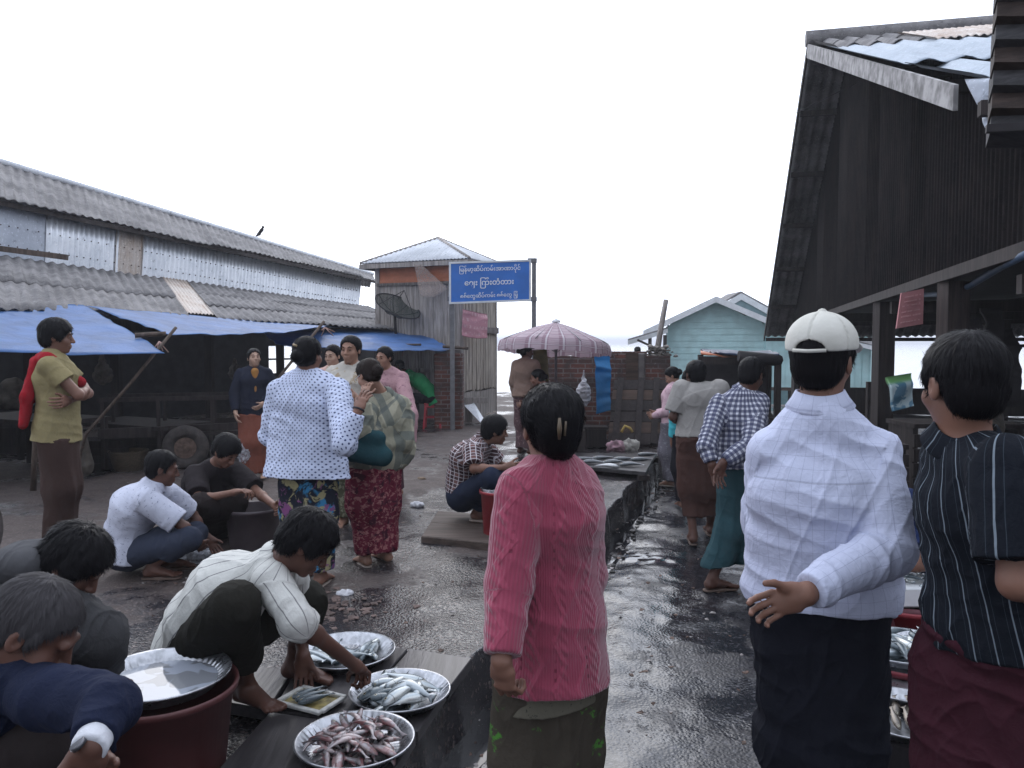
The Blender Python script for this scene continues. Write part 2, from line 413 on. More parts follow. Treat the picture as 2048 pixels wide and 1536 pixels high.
# ---- the figure
SKINS = {}
HAIRS = {}
def skin(k):
    cols = {'dark': (.105, .048, .034), 'mid': (.19, .095, .066), 'tan': (.30, .165, .115), 'pale': (.42, .27, .20)}
    if k not in SKINS: SKINS[k] = skin_mat('skin_' + k, cols[k])
    return SKINS[k]
class Fig:
    """joints in world metres; s is the scale against a 1.65 m adult"""
    def __init__(s, pos, yaw, H=1.65, wide=1., vox=.0055):
        s.s = k = H / 1.65; s.pos = V3(pos); s.vox = vox; s.wide = wide
        c, sn = cos(radians(yaw)), sin(radians(yaw)); s.fw = V3(-sn, c, 0); s.rt = V3(c, sn, 0); s.up = V3(0, 0, 1)   # yaw 0 faces away from the camera (+y)
        s.J = {}
        for sd, q in (('R', 1), ('L', -1)):
            for nme, (x, y, z) in {'hip': (.09, 0, .88), 'kne': (.095, .02, .47), 'ank': (.09, -.02, .085), 'sho': (.158 * wide, -.01, 1.33), 'elb': (.2 * wide, -.03, 1.07), 'wri': (.205 * wide, .04, .83)}.items():
                s.J[nme + sd] = s.loc(q * x, y, z)
        for nme, p in {'pel': (0, 0, .92), 'wai': (0, .01, 1.06), 'che': (0, 0, 1.25), 'nec': (0, -.015, 1.39), 'hea': (0, .015, 1.53)}.items(): s.J[nme] = s.loc(*p)
        s.hf = s.fw.copy(); s.hu = s.up.copy(); s.toe = {'R': s.fw.copy(), 'L': s.fw.copy()}
        s.hands = {}
    def loc(s, x, y, z): return s.pos + (s.rt * x + s.fw * y + s.up * z) * s.s
    def set(s, **kw):
        for k, v in kw.items(): s.J[k] = s.loc(*v) if isinstance(v, tuple) and len(v) == 3 else V3(v)
        return s
    def px(s, **kw):
        """joints placed from photo pixels and a distance"""
        for k, (u, v, d) in kw.items(): s.J[k] = V3(Q(u, v, d))
        return s
    def face(s, yaw, pitch=0., roll=0.):
        """head direction: yaw as in the constructor, pitch negative looks down"""
        c, sn = cos(radians(yaw)), sin(radians(yaw)); f = V3(-sn, c, 0); r = V3(c, sn, 0); p = radians(pitch)
        s.hf = f * cos(p) + s.up * sin(p); s.hu = s.up * cos(p) - f * sin(p)
        if roll: a = radians(roll); s.hu = s.hu * cos(a) + r * sin(a)
        return s
    def hfr(s):
        f = nrm(s.hf); r = nrm(np.cross(f, s.hu)); u = np.cross(r, f); return np.stack([r, f, u], 1)
    def H(s, x, y, z): return s.J['hea'] + s.hfr() @ (V3(x, y, z) * s.s)
    def hand(s, sd, d=None, n=None, curl=.5, thumb=.5, spread=.12): s.hands[sd] = (d, n, curl, thumb, spread); return s
    def limb(s, F, sd, which, add=0.):
        k = s.s; J = s.J
        if which == 'arm':
            F.cone(J['sho' + sd], J['elb' + sd], .047 * k + add, .036 * k + add, .02).cone(J['elb' + sd], J['wri' + sd], .036 * k + add, .024 * k + add, .015)
            m = J['elb' + sd] * .72 + J['wri' + sd] * .28; F.ell(m, (.038 * k + add,) * 3, k=.02)
        else:
            F.cone(J['hip' + sd], J['kne' + sd], .078 * k + add, .052 * k + add, .03).cone(J['kne' + sd], J['ank' + sd], .05 * k + add, .034 * k + add, .02)
    def body(s, mat, label, group=None, eyes=False, barefoot=True, ears=True, cat='person'):
        k = s.s; J = s.J; F = Field(s.vox); lat = nrm(J['shoR'] - J['shoL']); hl = nrm(J['hipR'] - J['hipL'])
        w = s.wide
        F.cone(J['pel'], J['wai'], .105 * k, .095 * k, .05, hl, 1.3 * w).cone(J['wai'], J['che'], .095 * k, .115 * k, .05, lat, 1.3 * w)
        F.cone(J['che'], J['nec'], .11 * k, .06 * k, .04, lat, 1.35)
        for sd in 'RL':
            F.cone(J['che'] * .3 + J['nec'] * .7, J['sho' + sd], .06 * k, .05 * k, .03); s.limb(F, sd, 'arm'); s.limb(F, sd, 'leg')
            m = J['kne' + sd] * .7 + J['ank' + sd] * .3; F.cone(m * .5 + J['kne' + sd] * .5 - nrm(s.toe[sd]) * .012 * k, m - nrm(s.toe[sd]) * .008 * k, .046 * k, .042 * k, k=.03)
            s.foot(F, sd); s.handgeo(F, sd)
        R = s.hfr(); h = s.H
        F.cone(J['nec'], h(0, -.02, -.05), .056 * k, .05 * k, .025)
        F.ell(h(0, -.012, .032), V3(.073, .092, .082) * k, R, .02).ell(h(0, .018, -.042), V3(.057, .068, .066) * k, R, .03)
        F.ell(h(0, .062, -.092), V3(.024, .02, .018) * k, R, .02)
        for q in (-1, 1):
            F.ell(h(q * .036, .052, -.026), V3(.026, .026, .024) * k, R, .02)
            F.ell(h(q * .031, .088, .004), V3(.019, .012, .012) * k, R, .008, sub=True)
            if eyes: F.ell(h(q * .031, .073, .003), V3(.0145, .0125, .0115) * k, R, .004)
            if ears: F.ell(h(q * .076, -.01, -.004), V3(.009, .019, .031) * k, R, .008).ell(h(q * .084, -.004, .0), V3(.006, .009, .016) * k, R, .004, sub=True)
        F.cone(h(-.034, .08, .024), h(.034, .08, .024), .011 * k, k=.012)
        F.cone(h(0, .086, .012), h(0, .104, -.027), .008 * k, .0125 * k, .012)
        for q in (-1, 1): F.ell(h(q * .012, .094, -.031), V3(.009, .01, .008) * k, R, .006)
        F.cone(h(-.017, .086, -.056), h(.017, .086, -.056), .0085 * k, k=.008).cone(h(-.013, .083, -.07), h(.013, .083, -.07), .009 * k, k=.006)
        F.cone(h(-.022, .097, -.0635), h(.022, .097, -.0635), .0045 * k, k=.005, sub=True)
        s.o = field_mesh('person', F, mat, None, sm=0)
        tag(s.o, label, cat, group)
        if eyes:
            for q in (-1, 1):
                me = bpy.data.meshes.new('eye'); bm = bmesh.new(); bmesh.ops.create_uvsphere(bm, u_segments=12, v_segments=8, radius=1)
                bm.to_mesh(me); bm.free(); me.polygons.foreach_set('use_smooth', [True] * len(me.polygons))
                M = Matrix([list(R[i]) for i in range(3)]).to_4x4()
                me.transform(Matrix.Diagonal((.0105 * k, .0085 * k, .0052 * k, 1))); me.transform(M); me.transform(Matrix.Translation(Vector(h(q * .0305, .0795, .003))))
                link_mesh('eye', me, EYEM, s.o)
                b = MB(); b.tube([h(q * .016, .0925, .026), h(q * .031, .0945, .031), h(q * .048, .0835, .024)], [.0035 * k, .0042 * k, .002 * k], 6)
                b.build('eyebrow', hairm('black'), s.o)
        return s.o
    def foot(s, F, sd):
        k = s.s; a = s.J['ank' + sd]; t = nrm(s.toe[sd]); n = V3(0, 0, 1); n = nrm(n - (n @ t) * t); r = np.cross(t, n) * (1 if sd == 'R' else -1)
        g = lambda x, y, z: a + (r * x + t * y + n * z) * k
        F.cone(g(0, -.03, -.045), g(0, .0, -.01), .032 * k, .035 * k, .02).cone(g(0, .02, -.035), g(0, .13, -.062), .032 * k, .018 * k, .02, r, 1.55)
        F.cone(g(0, -.03, -.055), g(0, .1, -.065), .027 * k, .017 * k, .015, r, 1.3)
        for i, (x, y, rr) in enumerate(((-.034, .175, .0135), (-.014, .18, .010), (.002, .172, .0095), (.017, .162, .009), (.031, .148, .009))):
            F.cone(g(x * .9, .12, -.062), g(x, y, -.071), rr * k * .9, rr * k, .006)
    def handgeo(s, F, sd):
        k = s.s; w = s.J['wri' + sd]; e = s.J['elb' + sd]
        d, n, curl, thumb, spread = s.hands.get(sd, (None, None, .45, .4, .08))
        d = nrm(w - e) if d is None else nrm(d)
        if n is None: n = -s.rt * (1 if sd == 'R' else -1)
        n = nrm(V3(n) - (V3(n) @ d) * d); t = np.cross(d, n) * (1 if sd == 'R' else -1)
        g = lambda x, y, z: w + (t * x + d * y + n * z) * k
        F.cone(w, g(0, .03, 0), .024 * k, .022 * k, .015, t, 1.25).cone(g(0, .03, 0), g(0, .078, 0), .0165 * k, .0135 * k, .012, t, 2.3)
        F.cone(g(.022, .02, .004), g(.034, .05, .01), .014 * k, .012 * k, .012)
        a0 = thumb; td = t * cos(.75 - a0 * .5) * .75 + d * .75 + n * (.2 + a0 * .5); td = nrm(td); b0 = g(.034, .045, .01); b1 = b0 + td * .034 * k; td2 = nrm(td + n * a0 * .5 + d * .35 - t * .5 * a0); b2 = b1 + td2 * .027 * k
        F.cone(b0, b1, .0115 * k, .0095 * k, .008).cone(b1, b2, .0095 * k, .0085 * k, .004)
        for i, (x, ln, rr) in enumerate(((.03, .043, .0088), (.0105, .049, .009), (-.009, .045, .0086), (-.028, .035, .0076))):
            c = curl * (1 + .12 * i); sp = spread * (1.5 - i) ; dd = nrm(d + t * sp * .6); p = g(x, .078, 0); L = ln * k
            for j, q in enumerate((1., .62, .5)):
                c2 = c * (j + .7); f = dd * cos(c2) + n * sin(c2); p2 = p + f * L * q
                F.cone(p, p2, (rr - j * .0006) * k, (rr - .0006 - j * .0006) * k, .0035 if i else .0035); p = p2
    # -- garments
    def garment(s, name, F, mat, bones, disp=None, label=None, sm=1):
        o = field_mesh(name, F, mat, s.o, bones, disp, sm)
        if label: o['label'] = label
        return o
    def shirt(s, mat, hem=None, sleeve='long', add=.02, belly=0., collar=True, flare=.02, disp=None, name='shirt', arms='RL', k=.045, hemn=None, cuff=.012, label=None, vox=None, bones_extra=None, neck=True, tuck=None, aadd=None):
        kk = s.s; J = s.J; w = s.wide; F = Field(vox or s.vox); lat = nrm(J['shoR'] - J['shoL']); hl = nrm(J['hipR'] - J['hipL'])
        pel, wai, che, nec = J['pel'], J['wai'], J['che'], J['nec']; dn = nrm(pel - wai)
        hem = pel + dn * .06 * kk if hem is None else hem; hem = V3(hem); hemn = dn if hemn is None else hemn
        L = max(0.02, (hem - pel) @ dn); low = pel + dn * (L + .08)
        F.cone(pel, low, .112 * kk + add + belly * .6, .112 * kk + add + flare, k, hl, 1.32 * w, caps=[(hem, hemn)])
        F.cone(wai, pel, .10 * kk + add + belly, .112 * kk + add + belly * .6, k, hl, 1.34 * w, caps=[(hem, hemn)])
        F.cone(wai, che, .10 * kk + add + belly, .122 * kk + add, k, lat, 1.3 * w)
        F.cone(che, nec - nrm(nec - che) * .035 * kk, .112 * kk + add, .055 * kk + add * .6, k, lat, 1.36 * w)
        if aadd is not None: add = aadd
        for sd in 'RL':
            F.cone(che * .12 + nec * .88, J['sho' + sd] - V3(0, 0, .012), .056 * kk + add * .5, .046 * kk + add * .6, .04); F.ell((nec * .5 + J['sho' + sd] * .5) * .9 + che * .1, (.062 * kk, .06 * kk, .04 * kk + add * .5), k=.05)
            if sd not in arms: continue
            sh, el, wr = J['sho' + sd], J['elb' + sd], J['wri' + sd]
            if sleeve == 'long':
                e = wr - nrm(wr - el) * .02 * kk
                F.cone(sh, el, .046 * kk + add, .041 * kk + add, .014).cone(el, wr, .041 * kk + add, .03 * kk + add * .55, .012, caps=[(e, wr - el)])
                if cuff: F.cone(e - nrm(wr - el) * .05, e + nrm(wr - el) * .05, .031 * kk + cuff, .029 * kk + cuff, .004, caps=[(e, wr - el), (e - nrm(wr - el) * .05, el - wr)])
            elif sleeve == 'rolled':
                e = el + (wr - el) * .12
                F.cone(sh, el, .046 * kk + add, .041 * kk + add * .8, .014).cone(el, e + nrm(wr - el) * .06, .041 * kk + add * .8, .041 * kk + add * .8, .015, caps=[(e, wr - el)])
                F.cone(e - nrm(wr - el) * .045, e + nrm(wr - el) * .03, .044 * kk + add * .85, .044 * kk + add * .85, .004, caps=[(e, wr - el), (e - nrm(wr - el) * .045, el - wr)])
            elif sleeve == 'half':
                e = sh + (el - sh) * .82
                F.cone(sh, el + nrm(el - sh) * .1, .055 * kk + add, .05 * kk + add * 1.2, .014, caps=[(e, el - sh)])
            elif sleeve == 'short':
                e = sh + (el - sh) * .55
                F.cone(sh, el, .046 * kk + add, .05 * kk + add * 1.2, .014, caps=[(e, el - sh)])
        if collar:
            u = nrm(s.H(0, -.02, -.06) - nec); F.cone(nec - u * .04 * kk, nec + u * .02 * kk, .066 * kk, .058 * kk, .01, caps=[(nec + u * .004 * kk, u)])
        if neck and not collar: 
            u = nrm(s.H(0, -.02, -.06) - nec); F.ell(nec + u * .05 * kk + s.fw * .03, (.052 * kk,) * 3, k=.008, sub=True)
        bones = [(pel + dn * .3, che, .15 * kk), (che, nec + (nec - che) * .3, .13 * kk)] + [(J['sho' + sd], J['elb' + sd], .055 * kk) for sd in arms] + [(J['elb' + sd], J['wri' + sd], .045 * kk) for sd in arms]
        bones[:2] = [(pel + dn * .3, nec, .16 * kk)]
        if collar: s.collar(mat)
        s.hemp = hem
        return s.garment(name, F, mat, bones, disp or folds(.006, ring=.004, seed=s.pos[0] * 3), label)
    def skirt(s, mat, hemz, top=None, rad=.114, hemr=.125, sc=1.28, disp=None, name='longyi', legs=True, k=.07, knot=False, hemn=None, label=None, shift=(0, 0), tucked=True):
        """a wrapped longyi from the waist to hemz (height above the feet), hugging both legs"""
        kk = s.s; J = s.J; F = Field(s.vox); hl = nrm(J['hipR'] - J['hipL'])
        a = J['wai'] * .08 + J['pel'] * .92 if top is None else V3(top); low = s.pos + s.up * hemz * kk; n = V3(0, 0, -1) if hemn is None else V3(hemn); cp = [(low, n), (a, nrm(J['wai'] - J['pel']))]
        F.cone(a + V3(0, 0, .05), J['pel'], rad - .005, rad, k, hl, sc, caps=[cp[1]])
        mid = (J['kneR'] + J['kneL']) / 2; lo2 = (J['ankR'] + J['ankL']) / 2; lo2 = lo2 + s.rt * shift[0] + s.fw * shift[1]
        F.cone(J['pel'], mid, rad, (rad + hemr) / 2, k, hl, sc, caps=[cp[0]]).cone(mid, lo2, (rad + hemr) / 2 - .02, hemr - .03, k, hl, sc, caps=[cp[0]])
        if legs:
            for sd in 'RL': F.cone(J['hip' + sd], J['kne' + sd], .092 * kk, .078 * kk, k, caps=[cp[0]]).cone(J['kne' + sd], J['ank' + sd], .075 * kk, .07 * kk, k * .6, caps=[cp[0]])
        if getattr(s, 'hemp', None) is not None and top is None: F.cut(s.hemp + V3(0, 0, .018), (0, 0, 1))
        if knot: F.ell(a + s.fw * (rad - .0) + V3(0, 0, -.02), (.05, .05, .04), k=.03)
        return s.garment(name, F, mat, [(a, lo2 + V3(0, 0, -.1), rad)], disp or folds(.004, vert=.011, seed=s.pos[0] * 5 + 2, fine=.5), label)
    def sandal(s, sd, mat, mat2=None):
        k = s.s; a = s.J['ank' + sd]; t = nrm(s.toe[sd]); n = V3(0, 0, 1); n = nrm(n - (n @ t) * t); r = np.cross(t, n) * (1 if sd == 'R' else -1)
        g = lambda x, y, z: a + (r * x + t * y + n * z) * k
        F = Field(max(.0035, s.vox * .8)); F.cone(g(0, -.035, -.092), g(0, .055, -.092), .037 * k, .03 * k, .02, caps=[(g(0, 0, -.083), n), (g(0, 0, -.098), -n)])
        F.cone(g(0, .055, -.092), g(-.004, .15, -.092), .03 * k, .042 * k, .02, caps=[(g(0, 0, -.083), n), (g(0, 0, -.098), -n)])
        o = field_mesh('sandal', F, mat, s.o, sm=0)
        b = MB()
        for x in (-.042, .045): b.tube([g(-.014, .135, -.07), g(-.014 + (x + .014) * .5, .1, -.036), g(x, .045, -.075)], [.004, .0065, .005], 6)
        link_mesh('strap', b.mesh('strap'), mat2 or mat, None).parent = o
        return o
    def hair(s, style='short', mat=None, disp=.005, extra=None, name='hair'):
        k = s.s; F = Field(s.vox); R = s.hfr(); h = s.H; mat = mat or hairm('black')
        if style == 'short':
            cp = [(h(0, .05, .05), R @ V3(0, .78, -.62))]; cp2 = [(h(0, -.02, -.062), R @ V3(0, .3, -1)), (h(0, -.024, 0), R @ V3(0, 1, -.25))]
            F.ell(h(0, -.018, .042), V3(.084, .103, .088) * k, R, .01, caps=cp); F.ell(h(0, -.045, -.005), V3(.074, .066, .075) * k, R, .012, caps=cp2)
            for q in (-1, 1): F.cone(h(q * .071, .022, .03), h(q * .07, .014, -.008), .012 * k, .006 * k, .01)
        elif style == 'mop':
            cp = [(h(0, .066, .03), R @ V3(0, .85, -.5))]; cp2 = [(h(0, -.03, -.06), R @ V3(0, .3, -1)), (h(0, -.02, 0), R @ V3(0, 1, -.25))]
            F.ell(h(0, -.012, .046), V3(.093, .11, .094) * k, R, .012, caps=cp); F.ell(h(0, -.05, -.0), V3(.08, .07, .085) * k, R, .012, caps=cp2)
            for q in (-1, 1): F.ell(h(q * .075, .02, .015), V3(.018, .03, .035) * k, R, .012)
        else:
            cp = [(h(0, .052, .05), R @ V3(0, .82, -.57))]; cp2 = [(h(0, -.03, -.075), R @ V3(0, .3, -1)), (h(0, -.005, 0), R @ V3(0, 1, -.1))]
            F.ell(h(0, -.018, .042), V3(.087, .104, .088) * k, R, .01, caps=cp); F.ell(h(0, -.04, -.008), V3(.073, .062, .066) * k, R, .015, caps=cp2)
            if style == 'bun': F.ell(h(0, -.118, .0), V3(.042, .036, .044) * k, R, .012)
            if style == 'long': F.cone(h(0, -.075, -.02), h(0, -.09, -.2), .06 * k, .035 * k, .02, R[:, 0], 1.2)
            if style == 'pony': F.cone(h(0, -.11, -.01), h(0, -.12, -.09), .035 * k, .03 * k, .02)
        if extra: extra(F, h, R, k)
        c = h(0, -.02, .04)
        def dsp(P, U):
            q = (P - c) @ R; a = np.arctan2(q[:, 0], q[:, 1]); return disp * .45 * fbm(np.stack([a * 3, q[:, 2] * 14, q[:, 1] * 9], 1), 2) + disp * .45 * (1 - 2 * np.abs(vnoise(np.stack([a * 16, q[:, 2] * 16, q[:, 1] * 16], 1)))) + disp * .25 * vnoise(P * 150)
        dist = float(np.linalg.norm(s.J['hea'] - CAMP)); up_style = style in ('bun', 'lady', 'pony'); crown = h(0, -.05, .14); knot = h(0, -.125, -.0)
        def strands(P, Fq, U):
            n = int(np.clip(26000 / dist ** 1.2, 900, 11000)); rg = np.random.RandomState(int(abs(s.pos[0]) * 1000) % 9999); N = vnormals(P, Fq); i = rg.randint(0, len(P), n); p = P[i]; nn_ = N[i]
            out_ = ((p - h(0, 0, .02)) * nn_).sum(1) > .02 * k; p, nn_, i = p[out_], nn_[out_], i[out_]; n = len(p)
            q = (p - crown); q = q if not up_style else (knot - p); q = q / (np.linalg.norm(q, axis=1, keepdims=True) + 1e-6) + (0 if up_style else 1) * (V3(0, 0, -.5) - R[:, 1] * .0) + rg.normal(0, .16 if style != 'mop' else .4, (n, 3)) + .25 * np.stack([vnoise(p * 22 + 5), vnoise(p * 22 + 60), vnoise(p * 22 + 99)], 1)
            t = q - (q * nn_).sum(1)[:, None] * nn_; t /= np.linalg.norm(t, axis=1, keepdims=True) + 1e-6; sd_ = np.cross(t, nn_)
            L = rg.uniform(.012, .034, n)[:, None] * k * (1.15 if style == 'mop' else 1); w = (max(.0007, .00042 * dist) * rg.uniform(.6, 1.2, n))[:, None]; lf = rg.uniform(-.02, .10 if style != 'mop' else .22, n)[:, None]
            VV = []
            for a_, ww in ((0, 1.), (.5, .8), (1., .15)):
                c_ = p + t * L * a_ + nn_ * (.0006 + lf * L * a_ - (L * a_) ** 2 * 5.2); VV += [c_ - sd_ * w * ww, c_ + sd_ * w * ww]
            VV = np.stack(VV, 1).reshape(-1, 3); b0 = len(P) + 6 * np.arange(n); Q2 = np.concatenate([np.stack([b0, b0 + 1, b0 + 3, b0 + 2], 1), np.stack([b0 + 2, b0 + 3, b0 + 5, b0 + 4], 1)])
            return np.concatenate([P, VV]), np.concatenate([Fq, Q2.astype(Fq.dtype)]), np.concatenate([U, np.repeat(np.stack([rg.uniform(0, 9, n), rg.uniform(0, 1, n), np.zeros(n)], 1), 6, 0)])
        return field_mesh(name, F, mat, s.o, [(h(0, -.0, .16), h(0, -.05, -.12), .09)], dsp, 1 if style != 'mop' else 0, strands if name == 'hair' else None)
    def collar(s, mat, r=.066, hh=.034, front=.0):
        """a folded shirt collar standing round the neck"""
        k = s.s; u = nrm(s.H(0, -.02, -.06) - s.J['nec']); f = nrm(s.fw - (s.fw @ u) * u); r_ = np.cross(f, u); c = s.J['nec'] + u * .021 * k; V, U, n = [], [], 40
        for (rr, z) in ((r * .86, hh * .8), (r * .92, hh), (r * .97, hh * .96), (r * 1.13, hh * .35), (r * 1.38, -.012), (r * 1.34, -.019), (r * 1.02, -.03)):
            for j in range(n):
                a = 2 * pi * j / n; op = max(0, cos(a)) ** 6; V.append(c + (r_ * sin(a) * 1.05 + f * cos(a)) * rr * k + u * (z - op * .03 + .008 * sin(a) ** 2) * k); U.append((a * r * 1.1, z + rr, 0))
        F = []; m = 7
        for i in range(m):
            for j in range(n): F.append((i * n + j, i * n + (j + 1) % n, ((i + 1) % m) * n + (j + 1) % n, ((i + 1) % m) * n + j))
        me = np_mesh('collar', V, np.array(F)); at = me.attributes.new('gc', 'FLOAT_VECTOR', 'POINT'); at.data.foreach_set('vector', np.array(U, np.float32).ravel()); link_mesh('collar', me, mat, s.o)
def hairm(k):
    if k not in HAIRS: HAIRS[k] = hair_mat('hair_' + k, {'black': (.0055, .005, .0062), 'grey': (.045, .042, .045), 'brownish': (.018, .012, .010)}[k], .5 if k != 'grey' else .65)
    return HAIRS[k]
EYEM = NT('eye'); _o = EYEM.xyz(EYEM.obj()); EYEM = EYEM.set(base=(.03, .02, .017), rough=.15)
# ---------------------------------------------------------------- setting materials
def ground_mat(name, dry, wet, wetth, peb=.5, pud=.62, rmin=.12, rmax=.62, pebsc=70, near=0., film=.35, bd=.022, lane=False, lump=1.6):
    t = NT(name); o = t.obj()
    big = t.noise(t.scale(o, (1, 1, .2)), .9, 5, .6, .3); mid = t.noise(o, 6, 5, .65); fine = t.noise(o, 55, 4, .7)
    if near:                                    # wetter towards the ditch
        pr = t.n.new('ShaderNodeVectorMath'); pr.operation = 'DOT_PRODUCT'; t.link(o, pr.inputs[0]); pr.inputs[1].default_value = tuple(NEARV[0]); big = t.m_('ADD', big, t.step(t.m_('SUBTRACT', pr.outputs['Value'], NEARV[1]), -3.2, -.3, -.05, near))
    if lane:
        pr = t.n.new('ShaderNodeVectorMath'); pr.operation = 'DOT_PRODUCT'; t.link(o, pr.inputs[0]); pr.inputs[1].default_value = tuple(NEARV[0]); big = t.m_('ADD', big, t.step(t.m_('SUBTRACT', pr.outputs['Value'], NEARV[1]), .5, 2.0, .09, -.10))
    wetm = t.step(t.m_('ADD', big, t.m_('MULTIPLY', t.m_('SUBTRACT', mid, .5), .35)), wetth - .07, wetth + .07)
    c = t.mix(t.step(mid, .3, .72), tuple(a * .75 for a in dry), tuple(a * 1.3 for a in dry))
    c = t.mix(wetm, c, wet)
    pv = t.vor(o, pebsc, 'F1'); pc = t.vor(o, pebsc, 'F1', 'Color')
    c = t.mix(t.m_('MULTIPLY', t.step(t.xyz(pc)[0], .86, .95), .45), c, tuple(min(1, a * 2.6 + .02) for a in dry))
    c = t.mix(t.step(t.noise(o, 22, 3, .6), .66, .74, 0, .6), c, tuple(a * .35 for a in dry))
    pudm = t.step(t.m_('ADD', big, t.m_('MULTIPLY', t.m_('SUBTRACT', mid, .5), .22)), pud, pud + .13)
    r = t.m_('ADD', t.m_('MULTIPLY', t.m_('SUBTRACT', 1., wetm), rmax - rmin), t.m_('ADD', rmin, t.m_('MULTIPLY', t.m_('SUBTRACT', fine, .4), .35)), clamp=True)
    r = t.m_('MULTIPLY', r, t.m_('SUBTRACT', 1., t.m_('MULTIPLY', pudm, .85)))
    h = t.m_('ADD', t.m_('MULTIPLY', t.step(pv, 0, .75, 1., 0.), .55), t.m_('ADD', t.m_('MULTIPLY', fine, .6), t.m_('MULTIPLY', t.noise(o, 18, 4, .7), lump)))
    h = t.m_('MULTIPLY', h, t.m_('SUBTRACT', 1., t.m_('MULTIPLY', pudm, .97))); h = t.m_('MULTIPLY', h, t.m_('SUBTRACT', 1., t.m_('MULTIPLY', wetm, film)))
    return t.set(base=c, rough=r, spec=.5, normal=t.bump(h, peb, bd))
_a, _b = G(1325, 903, .18), G(950, 1320, .18); _l = (_a - _b).normalized(); _n = Vector((_l.y, -_l.x, 0)); NEARV = (_n, _n.dot(_b))
M_PLAT = ground_mat('trodden_mud', (.070, .052, .046), (.026, .024, .027), .53, .34, .80, .13, .75, near=.13, film=.5)
M_LANE = ground_mat('wet_lane', (.032, .031, .036), (.018, .018, .022),  .47, .40, .60, .09, .42, 62, lane=True, film=.72, bd=.014, lump=.7)
def wood_mat(name, col, rough=.8, axis='z', grain=1., dark=.45, sc=7.):
    t = NT(name); o = t.obj(); s = {'z': (sc, sc, .5), 'x': (.5, sc, sc), 'y': (sc, .5, sc)}[axis]
    g = t.noise(t.scale(o, s), 3, 5, .65, .6); b = t.noise(o, 1.3, 4)
    c = t.mix(t.step(g, .3, .72), tuple(a * dark for a in col), tuple(min(1, a * 1.25) for a in col)); c = t.mix(t.step(b, .35, .75, 0, .5), c, tuple(a * .5 for a in col))
    return t.set(base=c, rough=rough, normal=t.bump(g, .45 * grain, .006), spec=.3)
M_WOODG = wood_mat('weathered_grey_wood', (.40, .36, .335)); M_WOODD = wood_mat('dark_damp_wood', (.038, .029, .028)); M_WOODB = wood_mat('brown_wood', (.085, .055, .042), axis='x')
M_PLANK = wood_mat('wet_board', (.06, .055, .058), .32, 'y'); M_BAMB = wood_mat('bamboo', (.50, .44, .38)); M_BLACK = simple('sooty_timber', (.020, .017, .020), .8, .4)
M_MAT_P = wood_mat('pole_wood', (.11, .08, .065))
def roof_mat(name, a, b, c3, rough=.85, metal=0., streak=.5, bs=.35, sp=.35):
    t = NT(name); g = t.attr('gc'); o = t.obj(); n1 = t.noise(o, 2.2, 5, .65); n2 = t.noise(o, 30, 4, .7); st = t.noise(t.scale(g, (14, .8, 1)), 1, 4, .6)
    c = t.mix(t.step(n1, .32, .68), a, b); c = t.mix(t.m_('MULTIPLY', t.step(st, .52, .7), streak), c, c3); c = t.mix(t.m_('MULTIPLY', t.step(n2, .56, .68), .55), c, tuple(min(1, x * 1.7) for x in b))
    c = t.mix(t.m_('MULTIPLY', t.step(t.noise(o, 12, 4, .7), .58, .68), .6), c, tuple(x * .5 for x in a))
    return t.set(base=c, rough=rough, metal=metal, normal=t.bump(n2, bs, .006), spec=sp)
M_ZINC2 = roof_mat('pale_blue_zinc', (.29, .34, .40), (.36, .41, .47), (.20, .24, .29), .55, .0, .4, .05)
M_ASB = roof_mat('mossy_asbestos', (.11, .105, .108), (.23, .22, .22), (.06, .055, .055))
M_ZINC = roof_mat('zinc_sheet', (.60, .62, .66), (.76, .78, .82), (.46, .47, .50), .5, .0, .45, .1)
M_ZINCW = roof_mat('wall_zinc', (.62, .65, .70), (.80, .82, .86), (.42, .44, .48), .38, .45, .4, .06, .5)
M_ZINCF = roof_mat('faded_blue_sheet', (.37, .40, .46), (.46, .49, .55), (.31, .33, .38), .55, .1, .3, .1)
M_RUST = roof_mat('rusty_sheet', (.46, .37, .31), (.58, .53, .49), (.30, .19, .13), .7, .1, .7, .2)
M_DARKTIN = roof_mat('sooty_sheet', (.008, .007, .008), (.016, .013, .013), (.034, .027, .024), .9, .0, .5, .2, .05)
M_TEAL = simple('teal_paint', (.42, .62, .63), .7, .1, 3); M_WHITE = simple('white_paint', (.70, .72, .74), .6, .1, 5); M_CONC = simple('rough_concrete', (.15, .13, .125), .85, .35, 4, .5, 25, bd=.02)
def tarp_mat(name, col, trans=.35):
    t = NT(name); o = t.obj(); n = t.noise(o, 2.5, 4); c = t.mix(t.step(n, .3, .7), tuple(a * .8 for a in col), tuple(min(1, a * 1.2) for a in col))
    m = t.set(base=c, rough=.5, normal=t.bump(t.noise(t.scale(o, (1, 1, 1)), 5, 4, .6, 1.), .5, .04))
    tr = t.n.new('ShaderNodeBsdfTranslucent'); t.link(c, tr.inputs[0]); ms = t.n.new('ShaderNodeMixShader'); ms.inputs[0].default_value = trans
    t.link(t.b.outputs[0], ms.inputs[1]); t.link(tr.outputs[0], ms.inputs[2]); t.link(ms.outputs[0], t.n['Material Output'].inputs[0]); return m
M_TARP = tarp_mat('blue_tarpaulin', (.058, .160, .40)); M_TARPO = tarp_mat('orange_tarpaulin', (.60, .20, .10), .15); M_TARPC = tarp_mat('bright_blue_plastic', (.02, .22, .50))
